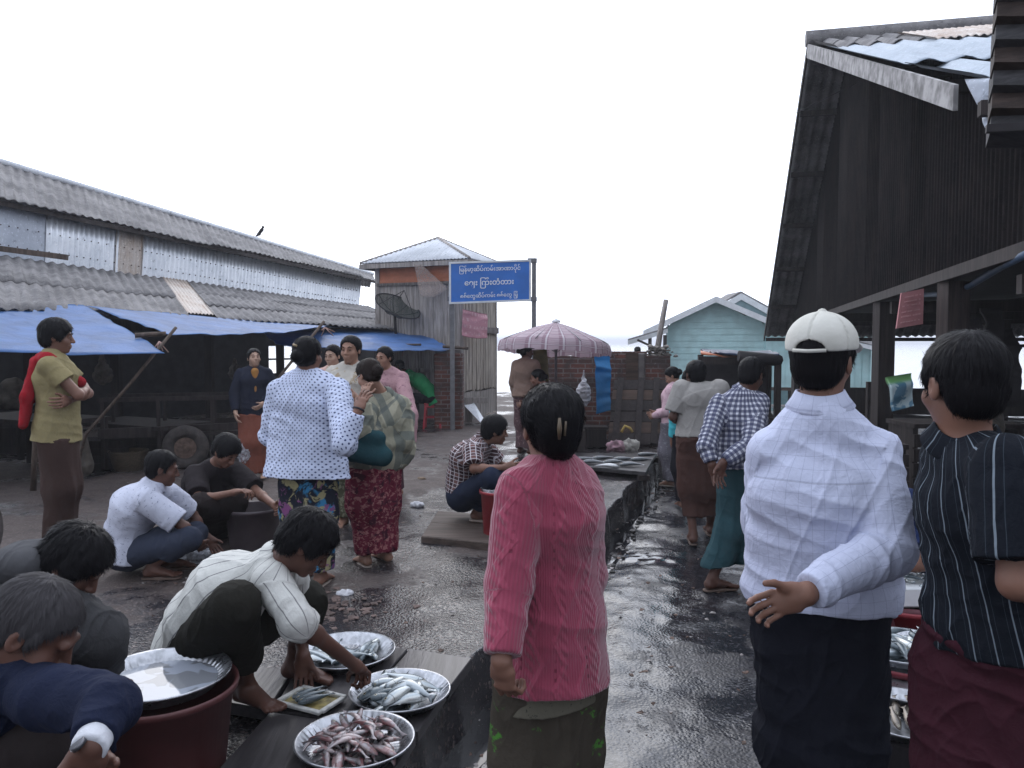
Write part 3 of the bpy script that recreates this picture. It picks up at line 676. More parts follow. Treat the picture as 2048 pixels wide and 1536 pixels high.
def brick_mat():
    t = NT('old_brick'); o = t.obj(); n = t.n.new('ShaderNodeTexBrick'); x, y, z = t.xyz(o); d = t.noise(o, 9, 3, col=True)
    v = t.cxyz(t.m_('ADD', x, y), z, 0.); va = t.n.new('ShaderNodeVectorMath'); va.operation = 'MULTIPLY_ADD'; t.link(d, va.inputs[0]); va.inputs[1].default_value = (.02, .02, 0); t.link(v, va.inputs[2]); t.link(va.outputs[0], n.inputs['Vector'])
    for k, q in {'Scale': 1., 'Brick Width': .23, 'Row Height': .075, 'Mortar Size': .010, 'Mortar Smooth': .3, 'Bias': -.1}.items(): n.inputs[k].default_value = q
    n.inputs['Color1'].default_value = (.16, .055, .04, 1); n.inputs['Color2'].default_value = (.075, .035, .03, 1); n.inputs['Mortar'].default_value = (.20, .17, .16, 1)
    c = t.mix(t.step(t.noise(o, 3, 5), .42, .62, 0, .75), n.outputs[0], (.05, .04, .038)); c = t.mix(t.step(t.noise(o, 14, 4, .7), .62, .7, 0, .7), c, (.36, .33, .32))
    return t.set(base=c, rough=.9, normal=t.bump(t.m_('ADD', t.m_('MULTIPLY', n.outputs[1], -1.), t.noise(o, 30, 4)), .7, .012))
M_BRICK = brick_mat()
# ---------------------------------------------------------------- ground, lane, ditch, river
LD = nrm(V3(G(1325, 903, ZP)) - V3(G(950, 1320, ZP))); LN = V3(LD[1], -LD[0], 0)      # along the lane; to its right
E0 = V3(G(950, 1320, ZP)); E0[2] = 0
L0 = V3(G(1209, 1146, 0)); ditch_w = float((L0 - E0) @ LN)
def lane_xy(s, t): return E0 + LD * s + LN * t
def sheet(name, S, T, zf, mat, label=None):
    s, t = np.meshgrid(S, T, indexing='ij'); P = E0[None] + s.reshape(-1, 1) * LD + t.reshape(-1, 1) * LN
    P, z = zf(P, s.ravel(), t.ravel()); P[:, 2] = z
    n, m = len(S), len(T); i = np.arange((n - 1) * (m - 1)); a = i // (m - 1) * m + i % (m - 1)
    me = np_mesh(name, P, np.stack([a, a + m, a + m + 1, a + 1], 1)[:, ::-1]); o = link_mesh(name, me, mat)
    return tag(o, kind='structure')
def grow(a, b, n, p=2.): return a + (b - a) * np.linspace(0, 1, n) ** p
WH = 19.5                                   # how far the wharf runs past the near edge point
S1 = np.concatenate([np.linspace(-5, -2, 20), np.linspace(-1.95, 5, 230), grow(5.05, WH, 150, 1.3)])
jag = lambda s: .035 * fbm(np.stack([s * 1.7, s * 0, s * 0 + 3], 1), 3) + .02 * vnoise(np.stack([s * 9, s * 0, s * 0], 1))
def plat_z(P, s, t):
    e = np.clip(1 + t / .5, 0, 1)                                    # 1 at the edge
    P = P + (jag(s) * e)[:, None] * LN
    z = ZP + .022 * fbm(P * V3(.8, .8, 0) + 3, 3) + .009 * fbm(P * V3(5, 5, 0), 3) * (1 - e * .3)
    z = np.where(t > .001, ZP - (t / .09) * (ZP + .16), z); P = P - (np.where(t > .001, t * .55, 0))[:, None] * LN
    return P, z
T1 = np.concatenate([-grow(.02, 26, 230, 2.1)[::-1], [-.0, .012, .03, .05, .07, .09]])
sheet('ground', S1, T1, plat_z, M_PLAT)
def lane_z(P, s, t):
    e = np.clip(1 - (t - ditch_w) / .3, 0, 1); P = P + (jag(s + 40) * e * 1.3)[:, None] * LN
    z = .014 * fbm(P * V3(1.1, 1.1, 0) + 9, 3) + .0075 * fbm(P * V3(6, 6, 0), 3) - .01 - e * .015
    z = np.where(t < ditch_w - .001, -.02 - (ditch_w - t) / .12 * .14, z); return P, z
T2 = ditch_w + np.concatenate([[-.12, -.08, -.04, -.01], grow(0, 14, 210, 1.9)])
sheet('lane', S1, T2, lane_z, M_LANE)
mud = ground_mat('ditch_mud', (.028, .023, .022), (.014, .013, .014), .45, .9, .9, .2, .6, 30)
sheet('ditch_bed', np.linspace(-5, WH, 420), np.linspace(-.12, ditch_w + .1, 14), lambda P, s, t: (P, -.135 + .035 * fbm(P * 6, 3) + .02 * np.abs(vnoise(P * 23))), mud)
t_ = NT('ditch_water'); o_ = t_.obj(); t_.set(base=(.012, .012, .014), rough=.04, normal=t_.bump(t_.noise(o_, 7, 2), .05, .01))
b = MB(); b.add([lane_xy(-5, -.1) + V3(0, 0, -.082), lane_xy(-5, ditch_w + .08) + V3(0, 0, -.082), lane_xy(WH, ditch_w + .08) + V3(0, 0, -.082), lane_xy(WH, -.1) + V3(0, 0, -.082)], [(0, 1, 2, 3)])
tag(b.build('ditch_water', t_.m), kind='structure')
# wharf face, river and the far bed
b = MB(); p, q = lane_xy(WH - .02, -27), lane_xy(WH - .02, 15)
b.prism([p + V3(0, 0, .12), q + V3(0, 0, -.05), q + V3(0, 0, -3.2), p + V3(0, 0, -3.2)], LD * -.5); tag(b.build('ground_edge', M_CONC), kind='structure')
t_ = NT('river'); o_ = t_.obj(); t_.set(base=(.30, .31, .30), rough=.22, spec=.6, normal=t_.bump(t_.noise(t_.scale(o_, (1, .4, 1)), .8, 4), .12, .3))
b = MB(); b.add([(-3000, 10, -1.9), (3000, 10, -1.9), (3000, 5000, -1.9), (-3000, 5000, -1.9)], [(0, 1, 2, 3)]); tag(b.build('river_water', t_.m), kind='structure')
b = MB(); b.add([(-3000, -300, -3.3), (3000, -300, -3.3), (3000, 5000, -3.3), (-3000, 5000, -3.3)], [(0, 1, 2, 3)]); tag(b.build('terrain', M_PLAT), kind='structure')
# rubble heaped in the ditch
def chunk(rng, c, r, flat=.6):
    bm = bmesh.new(); bmesh.ops.create_icosphere(bm, subdivisions=1, radius=1)
    return [Vector((v.co.x * r * rng.uniform(.6, 1.2), v.co.y * r * rng.uniform(.6, 1.2), v.co.z * r * flat * rng.uniform(.6, 1.2))) + Vector(c) for v in bm.verts], [tuple(v.index for v in f.verts) for f in bm.faces]
rng = random.Random(3); b = MB()
for i in range(520):
    s = rng.uniform(-2, 11); s = s if s > 1.2 or rng.random() < .25 else s + 3; t = rng.choice([rng.gauss(.04, .05), rng.gauss(ditch_w - .03, .06), rng.uniform(0, ditch_w)]); r = rng.uniform(.008, .035) * (1.5 if rng.random() < .12 else 1)
    vs, fs = chunk(rng, lane_xy(s, t) + V3(0, 0, -.12 + r * .4 + (.09 if t > ditch_w - .02 else 0)), r); b.add(vs, fs)
tag(b.build('rubble', simple('rubble', (.05, .045, .044), .6, .6, 9, .5)), 'dark stones and broken rubble along the open ditch', 'rubble', kind='stuff')
b = MB(); b2 = MB()
for i in range(430):
    if rng.random() < .45: p = lane_xy(rng.uniform(-1.5, 9), rng.gauss(ditch_w * .6, .12)); z = -.10 if (p - E0) @ LN < ditch_w - .05 else .012; z = z + .01
    elif rng.random() < .6: p = V3(G(rng.uniform(180, 1100), 760 + 600 * rng.random() ** 1.0 + 130, ZP)); z = ZP + .012; 
    else: p = V3(G(rng.uniform(1230, 1600), rng.uniform(950, 1500), 0)); z = .012
    if z > .1 and (p - E0) @ LN > -.05: continue
    a = rng.uniform(0, 6.28); r = rng.uniform(.003, .013) * (1 + .12 * p[1]) * .8; k = rng.randint(4, 6)
    poly = [(p[0] + cos(a + 6.28 * j / k) * r * rng.uniform(.5, 1.5), p[1] + sin(a + 6.28 * j / k) * r * rng.uniform(.5, 1.3), z + rng.uniform(-.002, .008)) for j in range(k)]
    (b if rng.random() < .5 else b2).prism(poly, (0, 0, .004))
lt = b.build('litter', simple('pale_scraps', (.22, .20, .195), .6, .4, 40)); tag(lt, 'pale fish scales and paper scraps trodden on the ground', 'litter', kind='stuff')
lt = b2.build('litter', simple('dark_scraps', (.10, .06, .045), .7, .5, 40)); tag(lt, 'brown leaf and fish scraps trodden on the ground', 'litter', kind='stuff')
# ---------------------------------------------------------------- corrugated sheets
def corr(name, c00, c10, c11, c01, pitch, amp, mat, parent=None, rows=1, sheetw=.9, lap=.06, jit=.01, seed=1, topf=None, thick=.006, sag=.0, seg=6):
    """corners: top left, top right, bottom right, bottom left; the waves run down the patch"""
    c00, c10, c11, c01 = [V3(c) for c in (c00, c10, c11, c01)]; rng = np.random.RandomState(seed)
    Lu = (np.linalg.norm(c10 - c00) + np.linalg.norm(c11 - c01)) / 2; Lv = (np.linalg.norm(c01 - c00) + np.linalg.norm(c11 - c10)) / 2
    nw = max(2, round(Lu / pitch)); nu = nw * seg; N = nrm(np.cross(c10 - c00, c01 - c00)); 
    if N[2] < 0 or (abs(N[2]) < .05 and N @ (CAMP - c00) < 0): N = -N
    V, Fq, GC = [], [], []; per = max(1, round(sheetw / pitch)); b0 = 0; vv = np.array([0, .5, .97, 1.])
    for r in range(rows):
        u = np.arange(nu + 1) / nu; sh = (np.arange(nu + 1) // (per * seg)); ns = sh.max() + 1
        dv = rng.uniform(-jit, jit, ns) * 3; dn = rng.uniform(0, jit, ns) * (.35 if rows > 1 else 1); tw = rng.uniform(-jit, jit, ns) * (.2 if rows > 1 else 1)
        for v in vv:
            f = (r + v + (lap / (Lv / rows) if (v == 1. and rows > 1) else 0)) / rows
            g = f + (dv[sh] / Lv if v == 1. or (v == 0 and r == 0) else 0)
            g = g[:, None] if not np.isscalar(g) else np.full((nu + 1, 1), g)
            P = (c00 * (1 - u[:, None]) + c10 * u[:, None]) * (1 - g) + (c01 * (1 - u[:, None]) + c11 * u[:, None]) * g
            h = amp * np.cos(2 * pi * u * nw) + dn[sh] + tw[sh] * v + (v * .012 if rows > 1 else 0) - sag * 4 * u * (1 - u)
            V.append(P + h[:, None] * N); GC.append(np.stack([u * Lu, g[:, 0] * Lv, u * 0 + r], 1))
        for k in range(3):
            a = b0 + k * (nu + 1) + np.arange(nu); Fq.append(np.stack([a, a + 1, a + nu + 2, a + nu + 1], 1))
        b0 += 4 * (nu + 1)
    V = np.concatenate(V); Fq = np.concatenate(Fq)
    if topf is not None: V = topf(V)
    if thick:                                  # real thickness: a second skin joined at the rim
        n0 = len(V); V = np.concatenate([V, V - N * thick]); F2 = Fq[:, ::-1] + n0; rim = []
        for r in range(rows):
            a = r * 4 * (nu + 1) + 3 * (nu + 1) + np.arange(nu); rim.append(np.stack([a, a + 1, a + 1 + n0, a + n0], 1))
            a = r * 4 * (nu + 1) + np.arange(nu); rim.append(np.stack([a + 1, a, a + n0, a + 1 + n0], 1))
        Fq = np.concatenate([Fq, F2] + rim); GC = GC + GC
    me = np_mesh(name, V, Fq); at = me.attributes.new('gc', 'FLOAT_VECTOR', 'POINT'); at.data.foreach_set('vector', np.concatenate(GC).astype(np.float32).ravel())
    o = link_mesh(name, me, mat, parent); me.update(); return o
def cloth_patch(name, pts, nu, nv, mat, parent=None, sag=.1, wr=.02, seed=0., thick=.004, edge=0.):
    """bilinear sheet with sag and creases from four corners tl,tr,br,bl"""
    a, b_, c, d = [V3(p) for p in pts]; u, v = np.meshgrid(np.linspace(0, 1, nu), np.linspace(0, 1, nv), indexing='ij'); u = u.ravel()[:, None]; v = v.ravel()[:, None]
    P = (a * (1 - u) + b_ * u) * (1 - v) + (d * (1 - u) + c * u) * v; N = nrm(np.cross(b_ - a, d - a)); 
    if N[2] < 0: N = -N
    UV = np.concatenate([u * np.linalg.norm(b_ - a), v * np.linalg.norm(d - a), u * 0 + seed], 1)
    P = P - V3(0, 0, 1) * (sag * 4 * u * (1 - u) * (.3 + .7 * v)) + N * (wr * (1 - 2 * np.abs(fbm(UV * V3(1.4, 3, 1), 3))))[:, None] - V3(0, 0, 1) * edge * (v ** 8) * np.abs(vnoise(UV * V3(6, 0, 1)))[:, None]
    i = np.arange((nu - 1) * (nv - 1)); q = i // (nv - 1) * nv + i % (nv - 1); Fq = np.stack([q, q + nv, q + nv + 1, q + 1], 1); n0 = len(P)
    P = np.concatenate([P, P - N * thick]); rim = []
    for loop in ([k * nv for k in range(nu)], [k * nv + nv - 1 for k in range(nu)], list(range(nv)), [(nu - 1) * nv + k for k in range(nv)]):
        l = np.array(loop); rim.append(np.stack([l[:-1], l[1:], l[1:] + n0, l[:-1] + n0], 1))
    me = np_mesh(name, P, np.concatenate([Fq, Fq[:, ::-1] + n0] + rim)); at = me.attributes.new('gc', 'FLOAT_VECTOR', 'POINT'); at.data.foreach_set('vector', np.concatenate([UV, UV]).astype(np.float32).ravel())
    return link_mesh(name, me, mat, parent)
def quadbox(b, pts, th):
    """a slab through four points, th thick away from the camera"""
    pts = [V3(p) for p in pts]; N = nrm(np.cross(pts[1] - pts[0], pts[3] - pts[0])); 
    if N @ (CAMP - pts[0]) > 0: N = -N
    b.prism(pts, N * th); return b
# ---------------------------------------------------------------- the long market shed on the left
shed = empty('market_shed', (-6, 14, 0)); tag(shed, 'long low market shed with two tiers of grey corrugated roof', 'shed')
UR = [Q(-90, 299, 12.2), Q(745, 549, 24)]; UE = [Q(-90, 377, 10.7), Q(750, 560, 22.5)]
corr('roof', UR[0], UR[1], UE[1], UE[0], .177, .014, M_ASB, shed, rows=1, sheetw=1.06, jit=.022, seed=3, sag=.0)
b = MB(); b.tube([V3(UR[0]) + V3(0, 0, .02), V3(UR[1]) + V3(0, 0, .02)], .06, 8); b.build('ridge_cap', M_ZINC, shed)
bk = [V3(UR[0]) * 2 - V3(UE[0]), V3(UR[1]) * 2 - V3(UE[1])]; bk = [V3(UR[i]) + (V3(UR[i]) - V3(UE[i])) * V3(1, 1, -1) for i in (0, 1)]
corr('roof', UR[1], UR[0], bk[0], bk[1], .177, .014, M_ASB, shed, sheetw=1.06, seed=4)
WT = [Q(-90, 378, 10.9), Q(722, 556, 22.6)]; WB = [Q(-90, 488, 10.9), Q(716, 609, 22.3)]
WT = [V3(WT[0]) + V3(0, 0, .0), V3(WT[1])]
ft = lambda A, u: V3(A[0]) * (1 - u) + V3(A[1]) * u
def seg_at(A, px):                                    # parameter on segment A whose image lies at pixel px
    lo, hi = 0., 1.
    for _ in range(30):
        m = (lo + hi) / 2; p = ft(A, m); u = 1024 + FPX * p[0] / depth_of(p)
        if u < px: lo = m
        else: hi = m
    return lo
for i, (u0, u1, mt, pt, am) in enumerate(((-90, 90, M_ZINCF, .3, .002), (88, 232, M_ZINCW, .11, .017), (228, 283, M_RUST, .076, .008), (281, 720, M_ZINCW, .12, .018))):
    a0, a1 = seg_at(WB, u0), min(1, seg_at(WB, u1))
    corr('wall_sheet', ft(WT, a0), ft(WT, a1), ft(WB, a1) - V3(0, 0, .12), ft(WB, a0) - V3(0, 0, .12), pt, am, mt, shed, sheetw=.8, jit=.006, seed=10 + i)
b = MB(); b.bar(V3(UE[0]) + V3(-.05, .12, -.05), V3(UE[1]) + V3(0, .1, -.05), .05, .07); b.build('fascia', M_WOODD, shed)
b = MB()                                              # nail heads in three rows
for r in (.12, .5, .88):
    for k in range(70):
        u = k / 70 + .004 * sin(k * 7); p = ft(WT, u) * (1 - r) + ft(WB, u) * r; n = nrm(V3(-.3, -1, 0)); b.tube([p - V3(-.02, .02, 0), p + V3(.012, -.03, 0)], .010 + .004 * u, 6)
b.build('nails', simple('rusted_nail', (.05, .03, .025), .8), shed)['kind'] = 'stuff'
LT = [V3(Q(-90, 497, 10.8)), V3(WB[1])]; LE = [Q(-90, 600, 8.5), Q(828, 657, 17.2)]; LT[1] = V3(Q(735, 613, 21.5))
for i, (a0, a1, mt, rw, pt) in enumerate(((0, .335, M_ASB, 2, .177), (.333, .392, M_RUST, 1, .076), (.39, 1, M_ASB, 3, .177))):
    corr('lower_roof', ft(LT, a0), ft(LT, a1), ft(LE, a1), ft(LE, a0), pt, .017 if pt > .1 else .01, mt, shed, rows=rw, sheetw=1.06, lap=.34, jit=.02, seed=20 + i)
b = MB(); b.bar(Q(-40, 492, 10.4), Q(135, 515, 10.6), .07, .07); b.build('roof_pole', M_MAT_P, shed)
BW = lambda u, z: V3(Q(-150, 700, 13.0)) * V3(1, 1, 0) * (1 - u) + V3(Q(850, 700, 22)) * V3(1, 1, 0) * u + V3(0, 0, z)
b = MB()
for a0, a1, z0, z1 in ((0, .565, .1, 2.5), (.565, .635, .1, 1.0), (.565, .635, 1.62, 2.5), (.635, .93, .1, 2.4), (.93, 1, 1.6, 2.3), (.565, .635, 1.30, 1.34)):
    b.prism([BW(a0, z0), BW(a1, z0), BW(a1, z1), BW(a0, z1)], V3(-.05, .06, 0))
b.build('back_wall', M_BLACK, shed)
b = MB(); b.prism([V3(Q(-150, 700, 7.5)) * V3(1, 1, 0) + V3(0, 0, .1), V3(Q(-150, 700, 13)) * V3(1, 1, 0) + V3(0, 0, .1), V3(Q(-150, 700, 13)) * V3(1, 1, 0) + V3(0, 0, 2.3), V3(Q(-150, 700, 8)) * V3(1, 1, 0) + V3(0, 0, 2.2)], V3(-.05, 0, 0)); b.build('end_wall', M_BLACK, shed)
b = MB()
for u, d in ((60, 10), (232, 10.8), (418, 12.2), (560, 13.5), (660, 14.7), (760, 16)):
    g = V3(Q(u, 700, d)) * V3(1, 1, 0); p = MB(); p.bar(g + V3(0, 0, .15), g + V3(0, 0, 1.8), .11, .11); p.build('post', M_WOODD, shed)
LB = [V3(Q(-90, 640, 9.1)) , V3(Q(820, 668, 17.3))]
b.bar(LB[0], LB[1], .08, .14); b.build('eave_beam', M_WOODD, shed)
# ---------------------------------------------------------------- tarpaulins and poles of the left shed
def tarp(pts, label, **k):
    o = cloth_patch('tarpaulin', pts, 60, 24, M_TARP, None, **k); me = o.data; c = Vector(pts[0]); me.transform(Matrix.Translation(-c)); o.location = c
    return tag(o, label, 'tarpaulin', 'blue tarpaulins along the market shed')
tarp([Q(-60, 603, 9.0), Q(166, 610, 9.9), Q(330, 703, 7.6), Q(-90, 697, 6.6)], 'blue tarpaulin stretched out above the man with the red sweater', sag=.04, seed=1, wr=.012)
tarp([Q(172, 611, 9.8), Q(656, 652, 14.6), Q(640, 655, 11.4), Q(338, 668, 8.9)], 'long narrow blue tarpaulin hung below the rusty roof sheet', sag=.04, seed=2, wr=.012)
tarp([Q(498, 644, 14.0), Q(832, 660, 17.0), Q(905, 699, 14.1), Q(556, 690, 11.4)], 'blue tarpaulin ending beside the brick pillar', sag=.05, seed=3, wr=.02)
def pole(pts, r, label, mat=M_MAT_P, name='bamboo_pole', cat='pole', group=None):
    b = MB(); pts = [V3(p) for p in pts]; n = len(pts); b.tube(pts, [r * (1 - .15 * i / max(1, n - 1)) for i in range(n)], 8); o = b.mesh(name); c = Vector(pts[0]); o.transform(Matrix.Translation(-c))
    return tag(link_mesh(name, o, mat, None, c), label, cat, group)
pole([Q(270, 671, 8.1), Q(332, 667, 8.2)], .026, 'pale bamboo stub lying across the tip of the nearest tarpaulin')
pole([Q(352, 655, 8.0), Q(262, 765, 7.6), Q(172, 868, 7.4), G(140, 985, ZP)], .016, 'thin bamboo prop slanting down behind the man with folded arms')
pole([Q(648, 643, 11.2), Q(560, 752, 10.6), Q(488, 842, 10.3), G(420, 946, ZP)], .02, 'long bamboo prop holding the far end of the middle tarpaulin')
pole([Q(886, 693, 14.0), Q(936, 697, 13.9)], .028, 'pale bamboo tip poking from the tarpaulin by the pillar')
pole([Q(788, 690, 14.2), Q(842, 689, 14.1)], .022, 'short cane lashed under the last tarpaulin')
pole([G(66, 985, ZP), Q(72, 850, 7.9)], .03, 'short upright stake standing behind the brown longyi')
b = MB(); rng = random.Random(5)
for u, v, d in ((318, 683, 7.9), (810, 694, 14.1), (650, 655, 11.2)):
    for k in range(5): c = V3(Q(u, v, d)); b.tube([c, c + V3(rng.uniform(-.12, .12), rng.uniform(-.1, .1), -rng.uniform(.02, .16)) * d / 11], .006 * d / 9, 5)
tag(b.build('rope_ends', simple('frayed_rope', (.42, .28, .25), .9)), 'frayed ends of rope tied at the tarpaulin tips', 'rope', kind='stuff')
# stall tables and stored things in the shade
def table(u, v, d, w, dp, h, label, legs=True):
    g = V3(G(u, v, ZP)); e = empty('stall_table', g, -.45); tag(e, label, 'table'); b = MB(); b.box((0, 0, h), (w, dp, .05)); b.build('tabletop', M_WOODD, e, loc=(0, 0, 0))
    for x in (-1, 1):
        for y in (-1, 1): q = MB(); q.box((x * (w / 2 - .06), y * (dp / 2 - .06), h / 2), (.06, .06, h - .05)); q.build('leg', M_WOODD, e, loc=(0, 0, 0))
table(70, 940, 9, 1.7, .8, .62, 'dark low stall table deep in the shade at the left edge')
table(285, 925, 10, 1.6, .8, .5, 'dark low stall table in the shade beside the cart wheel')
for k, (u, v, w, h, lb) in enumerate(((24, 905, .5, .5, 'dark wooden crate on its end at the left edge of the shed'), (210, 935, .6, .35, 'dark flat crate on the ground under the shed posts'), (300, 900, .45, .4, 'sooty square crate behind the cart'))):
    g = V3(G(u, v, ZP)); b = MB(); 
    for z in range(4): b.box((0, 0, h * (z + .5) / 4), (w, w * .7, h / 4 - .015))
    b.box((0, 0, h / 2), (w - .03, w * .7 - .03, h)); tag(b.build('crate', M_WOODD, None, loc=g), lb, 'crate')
# hand cart with its tyre
g = V3(G(372, 940, ZP)); cart = empty('hand_cart', g, radians(18)); tag(cart, 'old hand cart with fat rubber wheel standing under the tarpaulins', 'cart')
def ring_mesh(R, r, n=40, m=12, sx=1., axis='y'):
    V, F = [], []
    for i in range(n):
        a = 2 * pi * i / n
        for j in range(m):
            c = 2 * pi * j / m; rr = R + r * cos(c); V.append((rr * cos(a), r * sx * sin(c), rr * sin(a))); F.append((i * m + j, i * m + (j + 1) % m, ((i + 1) % n) * m + (j + 1) % m, ((i + 1) % n) * m + j))
    me = bpy.data.meshes.new('tyre'); me.from_pydata(V, [], F); me.polygons.foreach_set('use_smooth', [True] * len(F)); return me
M_RUB = simple('worn_rubber', (.055, .046, .043), .85, .4, 12, .4)
for y in (0, .95):
    we = empty('wheel', (0, 0, 0)); we.parent = cart; we.location = (0, y, .27)
    link_mesh('tyre', ring_mesh(.19, .075, sx=1.1), M_RUB, we, (0, 0, 0))
    b = MB(); b.tube([(0, -.05, 0), (0, .05, 0)], .125, 24); b.tube([(0, -.085, 0), (0, .08, 0)], .045, 12)
    for k in range(5): b.tube([(.08 * cos(k * 1.257), -.06, .08 * sin(k * 1.257)), (.08 * cos(k * 1.257), -.045, .08 * sin(k * 1.257))], .012, 6)
    b.build('rim', simple('rusty_hub', (.13, .085, .065), .7, .4, 20), we, loc=(0, 0, 0))
b = MB(); b.bar((0, .03, .27), (0, .95, .27), .05); b.box((0, .48, .42), (1.9, .8, .05))
for y in (.1, .85): b.bar((-.95, y, .47), (1.6, y, .52), .06, .08)
b.build('chassis', M_WOODD, cart, loc=(0, 0, 0)); b = MB()
for y in (.1, .85):
    for x in (-.9, -.3, .3, .9): b.bar((x, y, .45), (x, y, .85), .04)
    b.bar((-.95, y, .85), (.95, y, .85), .05)
b.build('side_rail', M_WOODD, cart, loc=(0, 0, 0))
b = MB(); b.bar((1.5, .1, .5), (2.2, .05, .15), .05); b.bar((1.5, .85, .5), (2.2, .9, .15), .05); b.build('shaft', M_WOODD, cart, loc=(0, 0, 0))
# a tyre edge cut off by the left border
g = V3(G(-75, 1165, ZP)); e = empty('bicycle_wheel', g, radians(75)); tag(e, 'rim of a wheel cut off at the left border behind the hooded man', 'wheel')
link_mesh('tyre', ring_mesh(.28, .022), M_RUB, e, (0, 0, .3)); link_mesh('rim', ring_mesh(.262, .010), M_WHITE, e, (0, 0, .3))
# ---------------------------------------------------------------- brick pillar
pl = empty('brick_pillar', G(897, 858, ZP)); tag(pl, 'rough brick pillar with crumbling plaster under the end of the tarpaulins', 'pillar'); g = V3(pl.location)
b = MB(); rng = random.Random(9)
b.box((0, .25, .66), (.50, .5, 1.34)); b.build('shaft', M_BRICK, pl, bevel=.02, loc=(0, 0, 0))
b = MB(); b.box((0, .25, 1.36), (.46, .46, .1)); b.build('cap', M_CONC, pl, bevel=.02, loc=(0, 0, 0))
# ---------------------------------------------------------------- watch tower of old boards
TB = V3(Q(924, 700, 15.5)) * V3(1, 1, 0); TA = V3(Q(758, 700, 16.3)) * V3(1, 1, 0); TC = V3(Q(991, 700, 17.1)) * V3(1, 1, 0); TD = TA + TC - TB
tower = empty('board_tower', TB + V3(0, 0, ZP)); tag(tower, 'tall narrow tower of weathered boards with small tin hip roof', 'tower')
ZT = CH + 155 / FPX * 15.5; ZO = CH + 120 / FPX * 15.5; rng = random.Random(4); up = V3(0, 0, 1)
def board_wall(A, B, z0, z1, w, mat, nm, gap=.006, rnd=.008, th=.03):
    b = MB(); L = np.linalg.norm(B - A); d = (B - A) / L; n = V3(d[1], -d[0], 0); x = 0
    while x < L - .01:
        ww = min(w * rng.uniform(.75, 1.25), L - x); o = n * rng.uniform(0, rnd); p = A + d * x + o; q = A + d * (x + ww - gap) + o
        a0, a1 = z0 + rng.uniform(-.02, .02), z1 + rng.uniform(-.015, .015)
        b.prism([p + up * a0, q + up * (a0 + rng.uniform(-.01, .01)), q + up * a1, p + up * a1], n * th); x += ww
    return b.build(nm, mat, tower)
zm = CH - 55 / FPX * 15.9
board_wall(TA, TB, zm, ZO, .17, M_WOODG, 'upper_wall'); board_wall(TA, TB, .15, zm + .02, .17, M_WOODG, 'lower_wall')
board_wall(TB, TC, .75, ZT - .03, .052, M_BAMB, 'slatted_wall', gap=.014, rnd=.012); board_wall(TC, TD, .15, ZT, .3, M_WOODG, 'rear_wall')
board_wall(TB, TC, .15, .72, .3, M_WOODG, 'skirting_boards')
b = MB(); q = [TA + up * ZO, TB + up * ZO, TB + up * ZT, TA + up * ZT]; n = V3((TB - TA)[1], -(TB - TA)[0], 0); n = nrm(n)
o = cloth_patch('orange_sheet', [p + n * .03 for p in (q[3], q[2], q[1], q[0])], 50, 12, M_TARPO, tower, sag=.0, wr=.02, seed=8)
for p in (TA, TB, TC): b = MB(); b.bar(p + up * .15 + n * .035, p + up * ZT + n * .035, .09, .09); b.build('corner_post', M_WOODG, tower); b = MB(); b.bar(TA + up * zm + n * .06, TB + up * zm + n * .06, .06, .08); b.bar(TA + up * ZO + n * .07, TB + up * ZO + n * .07, .035, .05); b.build('cross_rail', M_WOODG, tower)
b = MB(); b.bar(TB + up * (CH + 25 / FPX * 16) + nrm(TC - TB) * .8 - V3(0, .08, 0), TC + up * (CH + 25 / FPX * 16) - V3(-.03, .08, 0), .09, .12); b.build('bracket', M_CONC, tower)
pk = (TA + TB + TC + TD) / 4; pkz = CH + 205 / FPX * 16.9; ez = CH + 163 / FPX * 15.6
def outw(p, k=1.3): return pk + (p - pk) * k
cr = [outw(p) + up * ez for p in (TA, TB, TC, TD)]; P0 = pk + up * pkz
for i in range(4):
    a, c = cr[i], cr[(i + 1) % 4]
    def tri(V, a=a, c=c):
        return V
    L = np.linalg.norm(c - a); nn = int(L / .076) * 6; hh = []; V, F = [], []; N = nrm(np.cross(c - a, P0 - a)); N = N if N[2] > 0 else -N
    for k in range(nn + 1):
        u = k / nn; lo = a * (1 - u) + c * u; tpt = min(u, 1 - u) * 2; hi = lo + (P0 - (a + c) / 2) * tpt; w = .011 * cos(2 * pi * k / 6)
        V += [lo + N * (w + .0), hi + N * w, lo + N * (w - .006), hi + N * (w - .006)]
    for k in range(nn): q = 4 * k; F += [(q, q + 4, q + 5, q + 1), (q + 2, q + 3, q + 7, q + 6), (q, q + 2, q + 6, q + 4)]
    me = np_mesh('roof_sheet', V, F); at = me.attributes.new('gc', 'FLOAT_VECTOR', 'POINT'); at.data.foreach_set('vector', np.array([(0.01 * (j // 4), (j % 2) * .8, 0) for j in range(len(V))], np.float32).ravel())
    link_mesh('roof_sheet', me, M_ZINC, tower)
b = MB()
for p in cr: b.tube([p, P0], .03, 6)
for i in range(4): b.bar(cr[i] - up * .07, cr[(i + 1) % 4] - up * .07, .03, .09)
b.build('roof_trim', M_WOODG, tower)
b = MB(); b.add([outw(p, 1.27) + up * (ez - .1) for p in (TA, TB, TC, TD)], [(0, 1, 2, 3)]); b.build('soffit', M_WOODD, tower)
